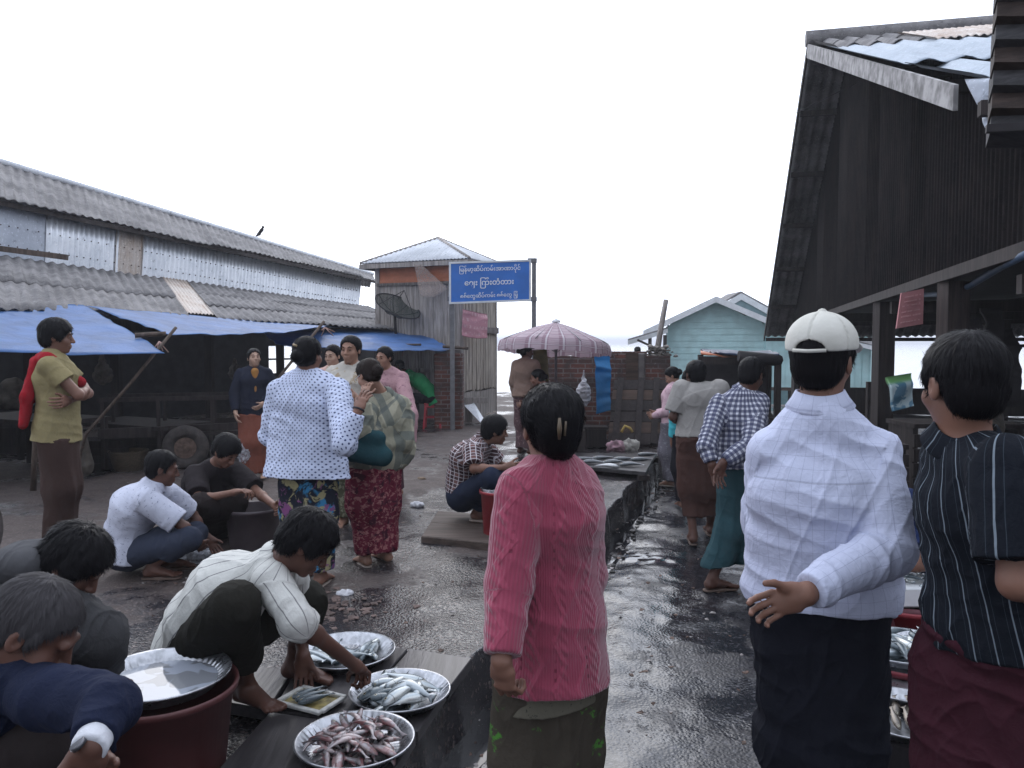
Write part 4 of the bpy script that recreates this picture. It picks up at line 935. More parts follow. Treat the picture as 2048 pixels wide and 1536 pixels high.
# torn net hanging off the tower
net = cloth_patch('torn_net', [Q(828, 528, 15.5), Q(842, 528, 15.5), Q(895, 575, 15.3), Q(840, 590, 15.4)], 16, 16, None, None, sag=.1, wr=.04, seed=5, thick=.002)
t_ = NT('thin_net'); g_ = t_.obj(); t_.set(base=(.42, .34, .30), rough=.9, alpha=t_.step(t_.noise(g_, 90, 2), .42, .6, .12, .6)); net.data.materials.append(t_.m)
tag(net, 'torn brownish net dangling from the orange band of the tower', 'net')
tin = MB(); quadbox(tin, [Q(924, 806, 15.1), Q(944, 798, 15.2), Q(975, 850, 14.3), Q(962, 846, 14.2)], .01); tag(tin.build('tin_sheet', M_ZINC), 'bent tin sheet leaning at the foot of the tower', 'tin sheet')
b = MB(); quadbox(b, [Q(926, 795, 15.0), Q(976, 795, 15.0), Q(976, 806, 15.0), Q(926, 806, 15.0)], .1); quadbox(b, [Q(930, 806, 15.0), Q(945, 806, 15.0), Q(945, 845, 15.0), Q(930, 845, 15.0)], .1); tag(b.build('plank_bench', M_WOODG), 'grey plank bench against the foot of the slatted tower wall', 'bench')
# pink banners
def banner(pts, label, seed, lines, bot=True):
    o = cloth_patch('banner', pts, 40, 30, t_pink, None, sag=.03, wr=.018, seed=seed); c = Vector(pts[0]); o.data.transform(Matrix.Translation(-c)); o.location = c
    tag(o, label, 'banner'); return o
t_ = NT('faded_pink_cloth'); g_ = t_.attr('gc'); x, y, z = t_.xyz(g_); n = t_.noise(t_.scale(g_, (30, 8, 1)), 1, 3, .7)
rows_ = line_mask(t_, y, .125, .45, .1); c_ = t_.mix(t_.m_('MULTIPLY', t_.m_('MULTIPLY', rows_, t_.step(n, .5, .58)), .55), (.60, .29, .33), (.8, .6, .62)); t_pink = t_.set(base=c_, rough=.8)
banner([Q(925, 618, 15.25), Q(975, 628, 15.6), Q(974, 676, 15.6), Q(924, 671, 15.25)], 'creased pink banner tied to the slatted wall of the tower', 4, 5)
# ---------------------------------------------------------------- satellite dish of dark mesh
ds = empty('satellite_dish', Q(793, 618, 15.6)); tag(ds, 'dark mesh satellite dish leaning between shed roof and tower', 'dish')
ax_ = nrm(V3(Q(830, 642, 15.5)) - V3(Q(755, 594, 15.7))); nn_ = nrm(V3(-.42, -.62, .66)); nn_ = nrm(nn_ - (nn_ @ ax_) * ax_); ay_ = np.cross(nn_, ax_)
nn_ = nrm(V3(.45, -.38, .80)); nn_ = nrm(nn_ - (nn_ @ ax_) * ax_); ay_ = np.cross(nn_, ax_)
V, F = [], []
for i in range(9):
    for j in range(36): r = i / 8 * .46; a = 2 * pi * j / 36; V.append((ax_ * cos(a) + ay_ * sin(a)) * r + nn_ * (r * r * .8 - .1))
for i in range(8):
    for j in range(36): F.append((i * 36 + j, i * 36 + (j + 1) % 36, (i + 1) * 36 + (j + 1) % 36, (i + 1) * 36 + j))
me = np_mesh('dish', V, F); m_ = NT('dish_mesh'); o_ = m_.obj(); m_.set(base=(.045, .055, .05), rough=.6, metal=.3, alpha=m_.step(m_.vor(o_, 60, 'F1'), .35, .5, 1., .55)); link_mesh('reflector', me, m_.m, ds, (0, 0, 0))
b = MB(); b.tube([(ax_ * cos(a) + ay_ * sin(a)) * .46 + nn_ * .07 for a in np.linspace(0, 2 * pi, 37)], .013, 6)
b.build('rim', M_BLACK, ds, loc=(0, 0, 0)); b = MB()
for j in range(8): a = 2 * pi * j / 8; b.tube([(ax_ * cos(a) + ay_ * sin(a)) * r + nn_ * (r * r * .8 - .112) for r in (0, .2, .33, .46)], .009, 5)
b.tube([nn_ * -.1, (0, 0, -.75)], .03, 6); b.build('mount', M_BLACK, ds, loc=(0, 0, 0)); b = MB()
for j in range(3): a = 2 * pi * j / 3; b.tube([(ax_ * cos(a) + ay_ * sin(a)) * .42 + nn_ * .05, nn_ * .42], .007, 5)
b.build('feed_arm', M_BLACK, ds, loc=(0, 0, 0))
# ---------------------------------------------------------------- blue harbour sign on two posts
sg = empty('harbour_sign', G(1068, 862, ZP)); tag(sg, 'blue sign board with white lettering raised on two steel posts', 'sign')
M_STEEL = simple('grey_steel', (.17, .17, .18), .6, .2, 8, .1, metal=.3)
SQ = [V3(Q(898, 524, 13.7)), V3(Q(1062, 519, 13.9)), V3(Q(1062, 603, 13.9)), V3(Q(898, 608, 13.7))]
ex = nrm(SQ[1] - SQ[0]); SQ[3] = SQ[0] + (SQ[3] - SQ[0]) * V3(0, 0, 1); SQ[2] = SQ[1] + (SQ[2] - SQ[1]) * V3(0, 0, 1); ez_ = nrm(SQ[0] - SQ[3]); sn = nrm(np.cross(ex, ez_)); sn = sn if sn[1] < 0 else -sn
Wd, Hd = np.linalg.norm(SQ[1] - SQ[0]), np.linalg.norm(SQ[0] - SQ[3]); ctr = sum(SQ) / 4
sp = lambda x, y, z=0.: SQ[3] + ex * x + ez_ * y + sn * z
b = MB(); b.prism([sp(0, 0), sp(Wd, 0), sp(Wd, Hd), sp(0, Hd)], -sn * .03); b.build('panel', simple('sign_blue', (.03, .17, .58), .45, .12, 2, .05), sg)
b = MB(); f = .032
for x0, x1, y0, y1 in ((0, Wd, 0, f), (0, Wd, Hd - f, Hd), (0, f, f, Hd - f), (Wd - f, Wd, f, Hd - f)): b.prism([sp(x0, y0, .014), sp(x1, y0, .014), sp(x1, y1, .014), sp(x0, y1, .014)], -sn * .05)
b.build('frame', M_WHITE, sg)
MW = simple('sign_white', (.82, .85, .88), .5, .05)
R3 = Matrix([[ex[i], ez_[i], sn[i]] for i in range(3)]).to_4x4()
DG = bpy.context.evaluated_depsgraph_get
def text_mesh(body, size, center, mat, parent, R=R3, name='lettering', width=None, ex_=.002, off=.0):
    cu = bpy.data.curves.new('t', 'FONT'); cu.body = body; cu.size = size; cu.align_x = 'CENTER'; cu.align_y = 'CENTER'; cu.extrude = ex_; cu.offset = off
    o = bpy.data.objects.new('t', cu); COL.objects.link(o); bpy.context.view_layer.update()
    me = bpy.data.meshes.new_from_object(o.evaluated_get(DG())); bpy.data.objects.remove(o)
    co = np.array([v.co for v in me.vertices]); 
    if width: s_ = width / (co[:, 0].max() - co[:, 0].min()); me.transform(Matrix.Scale(s_, 4)); co *= s_
    me.transform(Matrix.Translation((-(co[:, 0].max() + co[:, 0].min()) / 2, -(co[:, 1].max() + co[:, 1].min()) / 2, 0)))
    me.transform(Matrix.Translation(Vector(center)) @ R)
    me.materials.clear(); return link_mesh(name, me, mat, parent)
text_mesh('ြမန်မာ့ဆိပ်ကမ်းအာဏာပိုင်', .2, sp(Wd * .497, Hd * .80, .004), MW, sg, width=Wd * .745, off=.0012)
text_mesh('ေဈး ြကီးတံတား', .2, sp(Wd * .487, Hd * .475, .004), MW, sg, width=Wd * .60, off=.0025)
text_mesh('စစ်ေတွဆိပ်ကမ်း စစ်ေတွ ြမို့', .2, sp(Wd * .485, Hd * .165, .004), MW, sg, width=Wd * .70, off=.0012)
for (u, d, top) in ((904, 13.78, 540), (1068, 13.95, 520)):
    t0 = V3(Q(u, top, d)); g = t0 * V3(1, 1, 0); b = MB(); b.bar(g + up * .1, t0, .075, .075); b.build('post', M_STEEL, sg)
    b = MB()
    for zz in ((t0[2] - .01, t0[2] - .68) if u > 1000 else (t0[2] - .5,)): b.box(V3(g[0] - (.03 if u > 1000 else 0), g[1], zz), (.16, .11, .075))
    b.build('bracket', M_STEEL, sg)
# ---------------------------------------------------------------- brick wall, leaning planks, things on the wall
wy = V3(G(1200, 878, ZP))[1]; xl, xr = Q(1085, 712, 12.6)[0], Q(1340, 712, 12.6)[0]; zt = CH - 27 / FPX * 12.6
bw = empty('brick_wall', (xl, wy, ZP)); tag(bw, 'waist-high wall of bare red bricks behind the fish stalls', 'wall'); rng = random.Random(12)
b = MB(); x = xl
b.box(((xl + xr) / 2, wy + .12, (zt + .1) / 2), (xr - xl, .22, zt - .1)); 
for k in range(int((xr - xl) / .235)):                  # uneven top course
    if rng.random() < .55: b.box((xl + .12 + k * .235, wy + .12, zt + .035), (.22, .2, .07))
b.build('masonry', M_BRICK, bw)
b = MB(); b.box((Q(1263, 740, 12.6)[0], wy + .0, zt - .16), (.19, .06, .42)); b.build('pier', M_WOODB, bw)
b = MB(); b.box((Q(1282, 740, 12.6)[0], wy + .0, zt - .2), (.12, .05, .5)); b.build('render_patch', M_CONC, bw, bevel=.02)
ln = empty('plank_barrier', G(1280, 895, ZP)); tag(ln, 'dark lean-to barrier of old planks propped against the brick wall', 'barrier')
p00, p10, p11, p01 = [V3(a) for a in (Q(1228, 762, 12.3), Q(1336, 762, 12.3), Q(1332, 893, 11.5), Q(1214, 893, 11.5))]; N_ = nrm(np.cross(p10 - p00, p01 - p00)); N_ = N_ if N_[1] < 0 else -N_
for k in range(6):
    b = MB(); f0, f1 = k / 6, (k + .93) / 6; a = p00 * (1 - f0) + p01 * f0; c = p10 * (1 - f0) + p11 * f0; d_ = p10 * (1 - f1) + p11 * f1; e_ = p00 * (1 - f1) + p01 * f1
    b.prism([a + N_ * .01 * (k % 3), c, d_, e_ + N_ * .01 * (k % 2)], N_ * .03); b.build('plank', M_WOODB if k % 3 == 1 else M_WOODD, ln)
for u in (.12, .5, .78):
    b = MB(); a = p00 * (1 - u) + p10 * u; c = p01 * (1 - u) + p11 * u; b.bar(a + N_ * .06, c + N_ * .06, .09, .04, up=N_); b.build('batten', M_WOODD, ln)
# mound with a leaning post on the wall's end
b = MB(); rng = random.Random(2)
for k in range(90): vs, fs = chunk(rng, V3(Q(1318, 712, 12.7)) + V3(rng.gauss(0, .11), rng.uniform(-.05, .1), rng.random() ** 2 * .16), rng.uniform(.02, .055)); b.add(vs, fs)
tag(b.build('rubble_mound', simple('pale_mortar', (.22, .2, .18), .9, .5, 8)), 'mound of broken mortar on the end of the brick wall', 'mound', kind='stuff')
pole([Q(1314, 705, 12.75), Q(1322, 655, 12.8), Q(1332, 600, 12.85)], .047, 'weathered post leaning out of the mound on the wall', M_WOODG, 'leaning_post')
t_ = MB(); quadbox(t_, [Q(1192, 706, 11.9), Q(1219, 712, 11.9), Q(1220, 822, 11.8), Q(1194, 826, 11.8)], .03)
o = cloth_patch('plastic_sheet', [Q(1190, 706, 11.85), Q(1221, 712, 11.9), Q(1222, 820, 11.75), Q(1194, 828, 11.75)], 22, 40, M_TARPC, None, sag=0, wr=.045, seed=6, thick=.02); tag(o, 'bright blue plastic sheet hanging in front of the brick wall', 'plastic sheet')
t_ = NT('clear_plastic'); g_ = t_.obj(); t_.set(base=(.62, .64, .70), rough=.22, alpha=t_.step(t_.noise(g_, 14, 3, .6, 1.), .35, .65, .25, .95), normal=t_.bump(t_.noise(g_, 20, 3, .6, 2.), .9, .03)); M_CLEAR = t_.m
def bag(c, w, h, label, mat, d2=.6, tip=True, seed=0, name='plastic_bag', cat='bag', group=None):
    F = Field(max(.006, w / 26)); c = V3(c); F.ell(c + V3(0, 0, -h * .28), (w * .5, w * .5 * d2, h * .34), k=.02)
    if tip: F.cone(c + V3(0, 0, -h * .2), c + V3(0, 0, h * .42), w * .3, w * .06, w * .25)
    o = field_mesh(name, F, mat, None, None, lambda P, U: w * .10 * (1 - 2 * np.abs(fbm(P * (3.2 / w) + seed, 2)))); return tag(o, label, cat, group)
M_WBAG = simple('white_bag', (.55, .55, .58), .5, .2, 14, .6, 30)
bag(Q(1167, 770, 11.9), .20, .5, 'white net bag hanging on the brick wall under the umbrella', M_WBAG, seed=2)
b = MB(); b.box((0, 0, .13), (.3, .3, .26)); b.box((0, 0, .28), (.34, .34, .03)); tag(b.build('wooden_box', M_WOODD, None, loc=G(1190, 892, ZP)), 'small dark wooden box on the ground below the blue plastic', 'box')
bag(V3(G(1195, 875, ZP)) + V3(0, 0, .52), .22, .3, 'grey rag bundle on the box below the blue plastic', simple('grey_rag', (.10, .09, .10), .9), tip=False, seed=3, name='rag_bundle', cat='bundle')
# ---------------------------------------------------------------- umbrella
uc = V3(Q(1112, 645, 11.0)); um = empty('market_umbrella', (uc[0], uc[1], ZP)); tag(um, 'faded pink plaid market umbrella in front of the brick wall', 'umbrella')
t_ = NT('faded_plaid'); g_ = t_.attr('gc'); x, y, z = t_.xyz(g_); c_ = t_.mix(t_.step(t_.noise(g_, 4, 3), .3, .7), (.50, .37, .42), (.62, .51, .56))
for a_, p_, w_, cc_, f_ in ((x, .13, .35, (.28, .15, .20), .6), (y, .12, .35, (.28, .15, .20), .55), (x, .13, .1, (.8, .76, .8), .7), (y, .12, .12, (.8, .76, .8), .5)): c_ = t_.mix(t_.m_('MULTIPLY', line_mask(t_, a_, p_, w_, .3 * w_), f_), c_, cc_)
M_UMB = t_.set(base=c_, rough=.75, spec=.3); ms = t_.n.new('ShaderNodeMixShader'); tr = t_.n.new('ShaderNodeBsdfTranslucent'); t_.link(c_, tr.inputs[0]); ms.inputs[0].default_value = .3; t_.link(t_.b.outputs[0], ms.inputs[1]); t_.link(tr.outputs[0], ms.inputs[2]); t_.link(ms.outputs[0], t_.n['Material Output'].inputs[0])
RU, HU, nA = .76, .26, 64; V, GCs, F = [], [], []
prof = [(0.02, 0), (.2, -.035), (.4, -.08), (.6, -.14), (.8, -.2), (.92, -.24), (1.0, -.275), (1.03, -.35), (1.03, -.42)]
tilt = Matrix.Rotation(radians(3), 3, 'Y') @ Matrix.Rotation(radians(-4), 3, 'X')
for i, (r, z) in enumerate(prof):
    for j in range(nA):
        a = 2 * pi * j / nA; sect = cos(((a * 8 / (2 * pi)) % 1 - .5) * 2 * pi / 8) ; rr = RU * r * (cos(pi / 8) / max(.01, sect)) ** .9
        sg_ = .008 * r * cos(8 * a + pi); zz = z * RU / .95 * 1.25 + sg_ + (.008 * sin(11 * a) + .006 * sin(23 * a) if i >= 8 else 0)
        V.append(tuple(tilt @ Vector((rr * cos(a), rr * sin(a), zz)))); GCs.append((a * RU * .55, r * RU - z * (i > 6), 0))
for i in range(len(prof) - 1):
    for j in range(nA): F.append((i * nA + j, i * nA + (j + 1) % nA, (i + 1) * nA + (j + 1) % nA, (i + 1) * nA + j))
me = np_mesh('canopy', V, F); at = me.attributes.new('gc', 'FLOAT_VECTOR', 'POINT'); at.data.foreach_set('vector', np.array(GCs, np.float32).ravel()); cn = link_mesh('canopy', me, M_UMB, um, (0, 0, uc[2] - ZP)); 
b = MB(); b.tube([tilt @ Vector((0, 0, .05)), (0, 0, -.02), (0, 0, -uc[2] + ZP)], .018, 8); b.build('pole', M_STEEL, um, loc=(0, 0, uc[2] - ZP))
for j in range(8):
    a = 2 * pi * (j + .5) / 8; b = MB(); b.tube([tilt @ Vector((cos(a) * r * RU, sin(a) * r * RU, z * RU / .95 * 1.25 - .012)) for r, z in prof[:7]], .006, 5); b.tube([(0, 0, -.42), tilt @ Vector((cos(a) * .5 * RU, sin(a) * .5 * RU, -.15))], .004, 4); b.build('rib', M_STEEL, um, loc=(0, 0, uc[2] - ZP))
b = MB(); b.tube([(0, 0, 0), (0, 0, .03), (0, 0, .045)], [.06, .055, .02], 12); b.build('cap', M_WHITE, um, loc=(0, 0, uc[2] - ZP))
o = cloth_patch('olive_cloth', [Q(1066, 700, 11.3), Q(1094, 698, 11.3), Q(1098, 765, 11.3), Q(1066, 768, 11.3)], 20, 24, simple('olive_cloth', (.10, .085, .03), .8, .4), None, sag=0, wr=.04, seed=9, thick=.02); tag(o, 'olive cloth hung up below the left side of the umbrella', 'cloth')
o = cloth_patch('green_bag', [Q(1064, 748, 11.2), Q(1090, 748, 11.2), Q(1092, 790, 11.15), Q(1064, 792, 11.15)], 14, 16, simple('green_plastic', (.07, .16, .13), .5, .4), None, sag=0, wr=.05, seed=10, thick=.03); tag(o, 'green plastic bag beside the standing woman under the umbrella', 'bag')
# ---------------------------------------------------------------- teal houses on stilts beyond the wharf
def clap(b, A, B, z0, z1f, n0, h=.16, th=.02):
    """horizontal lap boards from A to B; z1f(u) gives the height of the top"""
    z = z0; N = 24
    us = np.linspace(0, 1, N + 1); tops = np.array([z1f(u) for u in us]); zmax = tops.max()
    while z < zmax:
        ok = us[tops > z + .01]
        if len(ok) < 2: break
        u0, u1 = ok[0], ok[-1]; ok2 = us[tops > z + h]; v0, v1 = (ok2[0], ok2[-1]) if len(ok2) > 1 else ((u0 + u1) / 2 - .01, (u0 + u1) / 2 + .01)
        zz = min(z + h * 1.02, zmax); P = lambda u, zq: A * (1 - u) + B * u + up * zq
        b.prism([P(u0, z) + n0 * th, P(u1, z) + n0 * th, P(v1, zz), P(v0, zz)], -n0 * .04); z += h
    return b
hs = empty('teal_house', Q(1430, 800, 26)); tag(hs, 'small teal clapboard house with white gable boards beyond the brick wall', 'house')
A_, B_ = V3(Q(1334, 700, 26)) * V3(1, 1, 0), V3(Q(1531, 700, 25.4)) * V3(1, 1, 0); n0 = nrm(V3((B_ - A_)[1], -(B_ - A_)[0], 0)); zb = CH - 120 / FPX * 26; ze, zp_ = CH + 38 / FPX * 26, CH + 82 / FPX * 26
b = MB(); clap(b, A_, B_, zb, lambda u: ze + (zp_ - ze) * (1 - abs(u - .49) / .51), n0, .2); b.build('gable_wall', M_TEAL, hs)
bk_ = -n0 * 5; b = MB(); b.prism([A_ + up * zb, A_ + bk_ + up * zb, A_ + bk_ + up * ze, A_ + up * ze], nrm(B_ - A_) * .05); b.prism([B_ + up * zb, B_ + bk_ + up * zb, B_ + bk_ + up * ze, B_ + up * ze], nrm(A_ - B_) * .05); b.build('side_wall', M_TEAL, hs)
pk_ = A_ * .51 + B_ * .49 + up * (zp_ + .09); ea = A_ - nrm(B_ - A_) * .75 + up * (ze - .27); eb = B_ + nrm(B_ - A_) * .35 + up * (ze - .04); fo = n0 * .45
corr('roof', pk_ + fo, pk_ + bk_, ea + bk_, ea + fo, .15, .02, M_ASB, hs, seed=31); corr('roof', pk_ + bk_, pk_ + fo, eb + fo, eb + bk_, .15, .02, M_ASB, hs, seed=32)
for e2 in (ea, eb): b = MB(); b.prism([pk_ + fo + n0 * .02 + up * .03, e2 + fo + n0 * .02 + up * .03, e2 + fo + n0 * .02 - up * .16, pk_ + fo + n0 * .02 - up * .16], n0 * .03); b.build('barge_board', M_WHITE, hs)
b = MB(); b.bar(B_ + up * zb + n0 * .03, B_ + up * ze + n0 * .03, .1, .06); b.bar(A_ + up * zb + n0 * .03, A_ + up * (ze - .1) + n0 * .03, .1, .06); b.build('corner_board', M_TEAL, hs)
l1, l2 = V3(Q(1256, 681, 25.4)), V3(Q(1336, 657, 25.6)); b = MB(); b.prism([l1, l2, l2 + bk_ * .5, l1 + bk_ * .5], up * .05); b.build('lean_to_roof', M_ASB, hs)
b = MB(); b.prism([l1 - n0 * -.03, l2 - n0 * -.03, l2 - up * .14, l1 - up * .14], n0 * .04); b.build('lean_to_board', M_WHITE, hs)
b = MB()
for u in (1300, 1330): q = V3(Q(u, 670, 25.6)); b.bar(q, q * V3(1, 1, 0) + up * -1.9, .1, .1)
b.bar(Q(1330, 705, 25.5), Q(1275, 680, 25.3), .06); b.build('lean_to_post', M_WOODD, hs)
b = MB()
for u in (0, .33, .66, 1): q = A_ * (1 - u) + B_ * u - n0 * .1; b.bar(q + up * (zb + .05), q + up * -3, .16, .16)
b.build('stilts', M_WOODD, hs)
wg = empty('teal_wing', Q(1650, 800, 25)); tag(wg, 'low teal boarded wing with white eave beside the clapboard house', 'house')
C_, D_ = V3(Q(1532, 700, 25.3)) * V3(1, 1, 0), V3(Q(1742, 700, 24.0)) * V3(1, 1, 0); n1 = nrm(V3((D_ - C_)[1], -(D_ - C_)[0], 0)); z0, z1 = CH - 95 / FPX * 24.5, CH + 20 / FPX * 24.5
b = MB(); L = np.linalg.norm(D_ - C_); k = 0.
while k < L - .05: w_ = min(.2, L - k); p = C_ + nrm(D_ - C_) * k; q = p + nrm(D_ - C_) * (w_ - .015); b.prism([p + up * z0, q + up * z0, q + up * (z1 + .3), p + up * (z1 + .3)], n1 * (.02 if int(k / .2) % 2 else .03)); k += .2
b.build('wall', M_TEAL, wg); b = MB(); b.prism([C_ + up * z0, D_ + up * z0, D_ + up * z1, C_ + up * z1], -n1 * 2.5); b.build('core', M_TEAL, wg)
b = MB(); t0, t1 = V3(Q(1700, 672, 24.0)) , V3(Q(1778, 700, 23.4)); t00 = V3(Q(1532, 640, 25.0)); b.prism([t00, t1, t1 - up * .12, t00 - up * .12], n1 * .04); b.build('eave_board', M_WHITE, wg)
b = MB(); b.prism([t00 + up * .01, t1 + up * .01, t1 - n1 * 3 + up * .8, t00 - n1 * 3 + up * .8], up * .03); b.build('roof', M_ASB, wg)
b = MB(); b.bar(C_ + up * z0 + n1 * .04, D_ + up * z0 + n1 * .04, .12, .1); b.build('sill_beam', M_WOODB, wg)
b = MB()
for u in (0, .25, .5, .75, 1): q = C_ * (1 - u) + D_ * u - n1 * .1; b.bar(q + up * (z0 - .06), q + up * -3, .14, .14)
b.build('stilts', M_WOODD, wg)
rh = empty('teal_back_gable', Q(1500, 640, 33)); tag(rh, 'white-edged gable of a second teal house peeping over the first roof', 'house')
pA, pB, pC = V3(Q(1482, 592, 30)), V3(Q(1400, 640, 30)), V3(Q(1620, 668, 30)); b = MB(); b.prism([pA, pB, pB - up * 3, pC - up * 3, pC], V3(0, .3, 0)); b.build('gable', simple('slate_teal', (.16, .25, .27), .8, .1), rh)
b = MB(); b.prism([pA + up * .1, pC + up * .1, pC - up * .14, pA - up * .14], V3(0, -.06, 0)); b.prism([pA + up * .1, pB + up * .1, pB - up * .14, pA - up * .14], V3(0, -.05, 0)); b.build('barge_board', M_WHITE, rh)
b = MB(); b.prism([pA + up * .11, pC + up * .11, pC + up * .18, pA + up * .18], V3(0, 2, 0)); b.prism([pA + up * .11, pB + up * .11, pB + up * .18, pA + up * .18], V3(0, 2, 0)); b.build('roof', M_ASB, rh)
# ---------------------------------------------------------------- small stall with sagging roof in the lane
M_DKT = tarp_mat('dull_blue_sheet', (.03, .045, .09), .05)
st = empty('market_stall', G(1480, 860, 0)); tag(st, 'small dark stall with orange and blue sheet roof beyond the checked shirt', 'stall')
q0, q1 = V3(Q(1402, 708, 10.4)), V3(Q(1556, 712, 10.0)); bb = V3(.3, 1.3, 0); o = cloth_patch('roof_sheet', [q0 + bb + up * .02, q1 + bb + up * .02, q1 - up * .0, q0], 24, 12, M_TARPO, st, sag=.04, wr=.03, seed=4, thick=.02)
o = cloth_patch('roof_sheet', [q0 + bb * .9 + up * .05, q1 + bb * .9 + up * .05, q1 + V3(.0, -.05, .025), V3(Q(1440, 706, 10.1))], 24, 12, M_DKT, st, sag=.02, wr=.02, seed=5, thick=.02)
b = MB(); b.tube([q1 + V3(-.5, -.02, .0), q1 + V3(.0, -.02, -.05), q1 + V3(.02, .4, -.05)], .07, 8); b.build('rolled_edge', M_BLACK, st)
for p in (q0, q1, q0 + bb, q1 + bb): b = MB(); b.bar(p * V3(1, 1, 0), p - up * .03, .07, .07); b.build('post', M_WOODD, st)
b = MB(); b.prism([q0 * V3(1, 1, 0) + bb, q1 * V3(1, 1, 0) + bb, q1 * V3(1, 1, 0) + bb + up * 1.5, q0 * V3(1, 1, 0) + bb + up * 1.5], V3(0, -.04, 0)); b.build('back_wall', M_BLACK, st)
b = MB(); b.prism([q0 * V3(1, 1, 0) + up * .75, q1 * V3(1, 1, 0) + up * .75, q1 * V3(1, 1, 0) + bb + up * .75, q0 * V3(1, 1, 0) + bb + up * .75], -up * .75); b.build('counter', M_WOODD, st)
b = MB(); b.bar(q0 - up * .08, q1 - up * .08, .06, .09); b.build('lintel', M_WOODD, st)
# ---------------------------------------------------------------- big dark shed on the right
bd = empty('gabled_shed', (3, 8, 0)); tag(bd, 'tall dark gabled shed with corrugated cladding along the right of the lane', 'shed')
az = radians(13.2); Ld = V3(sin(az), cos(az), 0); Ln = V3(cos(az), -sin(az), 0)
SHP = lambda s, t, z: Ld * s + Ln * t + up * z
APX = V3(Q(1618, 84, 12.8)); sA = APX @ Ld; DO = APX @ Ln; zA = APX[2]; NR = V3(Q(1932, 168, 5.27)); sN, zN = NR @ Ld, NR[2]; FR = V3(Q(1534, 672, 20.8)); sF, zF = FR @ Ld, FR[2]; DW = DO + .6
roofz = lambda s: np.where(s < sA, zN + (zA - zN) * (s - sN) / (sA - sN), zA + (zF - zA) * (s - sA) / (sF - sA))
W0, W1 = SHP(2.0, DW, 0), SHP(sF - .2, DW, 0)
zb0, zb1 = 2.44, 2.12
def cut_top(V):
    V = V.copy(); s = V @ Ld; top = V[:, 2] > 3; V[top, 2] = np.maximum(roofz(s[top]) - .06, 2.3); return V
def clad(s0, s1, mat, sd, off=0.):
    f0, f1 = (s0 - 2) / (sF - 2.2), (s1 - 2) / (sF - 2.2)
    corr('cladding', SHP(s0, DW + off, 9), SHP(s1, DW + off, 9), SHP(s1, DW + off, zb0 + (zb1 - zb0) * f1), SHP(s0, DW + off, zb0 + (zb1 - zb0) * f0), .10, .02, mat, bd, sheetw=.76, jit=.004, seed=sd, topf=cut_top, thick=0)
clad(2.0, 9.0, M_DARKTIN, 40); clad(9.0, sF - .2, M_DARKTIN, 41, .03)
b = MB(); b.bar(SHP(2, DW - .05, zb0 - .03), SHP(sF - .2, DW - .05, zb1 - .03), .10, .10); b.build('sill_beam', M_WOODD, bd)
b = MB()
for s in np.arange(4.2, sF, 1.35): b.bar(SHP(s, DO + .02, float(roofz(s)) - .12), SHP(s, DW + 9, float(roofz(s)) - .12), .07, .09)
b.build('purlins', M_WOODD, bd)
dp = 9.5
# near slope in two sheets, far slope seen from below
corr('roof', SHP(sA, DO, zA), SHP(sA, DO + dp, zA), SHP(sA - 2.3, DO + dp, float(roofz(sA - 2.3))), SHP(sA - 2.3, DO, float(roofz(sA - 2.3))), .28, .04, M_ASB, bd, rows=2, seed=50, jit=.02)
corr('roof_metal', SHP(sA - 2.0, DO - .02, float(roofz(sA - 2.0)) + .0), SHP(sA - 2.0, DO + dp, float(roofz(sA - 2.0))), SHP(sN + 1.9, DO + dp, float(roofz(sN + 1.9)) + .02), SHP(sN + 1.9, DO - .02, float(roofz(sN + 1.9)) + .02), .30, .022, M_ZINC2, bd, seed=51, jit=.02)
corr('roof_metal', SHP(sN + 2.0, DO + .1, float(roofz(sN + 2.0)) - .03), SHP(sN + 2.0, DO + dp, float(roofz(sN + 2.0)) - .03), SHP(sN + .1, DO + dp, float(roofz(sN + .1))), SHP(sN + .1, DO + .1, float(roofz(sN + .1))), .42, .035, M_ZINC2, bd, seed=52, jit=.02)
corr('roof_metal', SHP(sA - .9, DO + 1.1, float(roofz(sA - .9)) + .07), SHP(sA - .9, DO + dp, float(roofz(sA - .9)) + .07), SHP(sA - 2.9, DO + dp, float(roofz(sA - 2.9)) + .05), SHP(sA - 2.9, DO + 1.1, float(roofz(sA - 2.9)) + .05), .09, .012, M_RUST, bd, seed=53, jit=.02)
corr('roof', SHP(sA, DO, zA), SHP(sA, DO + dp, zA), SHP(sF, DO + dp, zF), SHP(sF, DO, zF), .177, .025, M_ASB, bd, rows=4, seed=54, jit=.012)
b = MB(); b.tube([SHP(sA, DO - .05, zA + .05), SHP(sA, DO + dp, zA + .05)], .13, 8); b.build('ridge_cap', M_ASB, bd)
b = MB(); n_ = -Ln * .03
b.prism([SHP(sA, DO, zA - .03), SHP(sN, DO, zN + .0), SHP(sN, DO, zN - .17), SHP(sA, DO, zA - .25)], n_); b.build('barge_board', simple('flaking_white_board', (.27, .26, .26), .85, .5, 7, .5, 12), bd)
b = MB(); b.prism([SHP(sA, DO, zA - .02), SHP(sF, DO, zF - .0), SHP(sF, DO, zF - .13), SHP(sA, DO, zA - .16)], n_); b.build('barge_board', M_WOODD, bd)
o = cloth_patch('hanging_tin', [Q(1936, 166, 5.2), Q(1998, 160, 5.0), Q(1992, 232, 4.9), Q(1972, 262, 4.9)], 16, 14, M_ZINCF, bd, sag=0, wr=.05, seed=3, thick=.006)
for s in (3.2, 8.15, 11.0, 14.0, 17.0, 20.2):
    b = MB(); f = (s - 2) / (sF - 2.2); b.bar(SHP(s, DW + .03, -.02), SHP(s, DW + .03, zb0 + (zb1 - zb0) * f - .08), .2, .2); b.build('post', M_WOODD if s != 8.15 else wood_mat('damp_post', (.055, .04, .037)), bd)
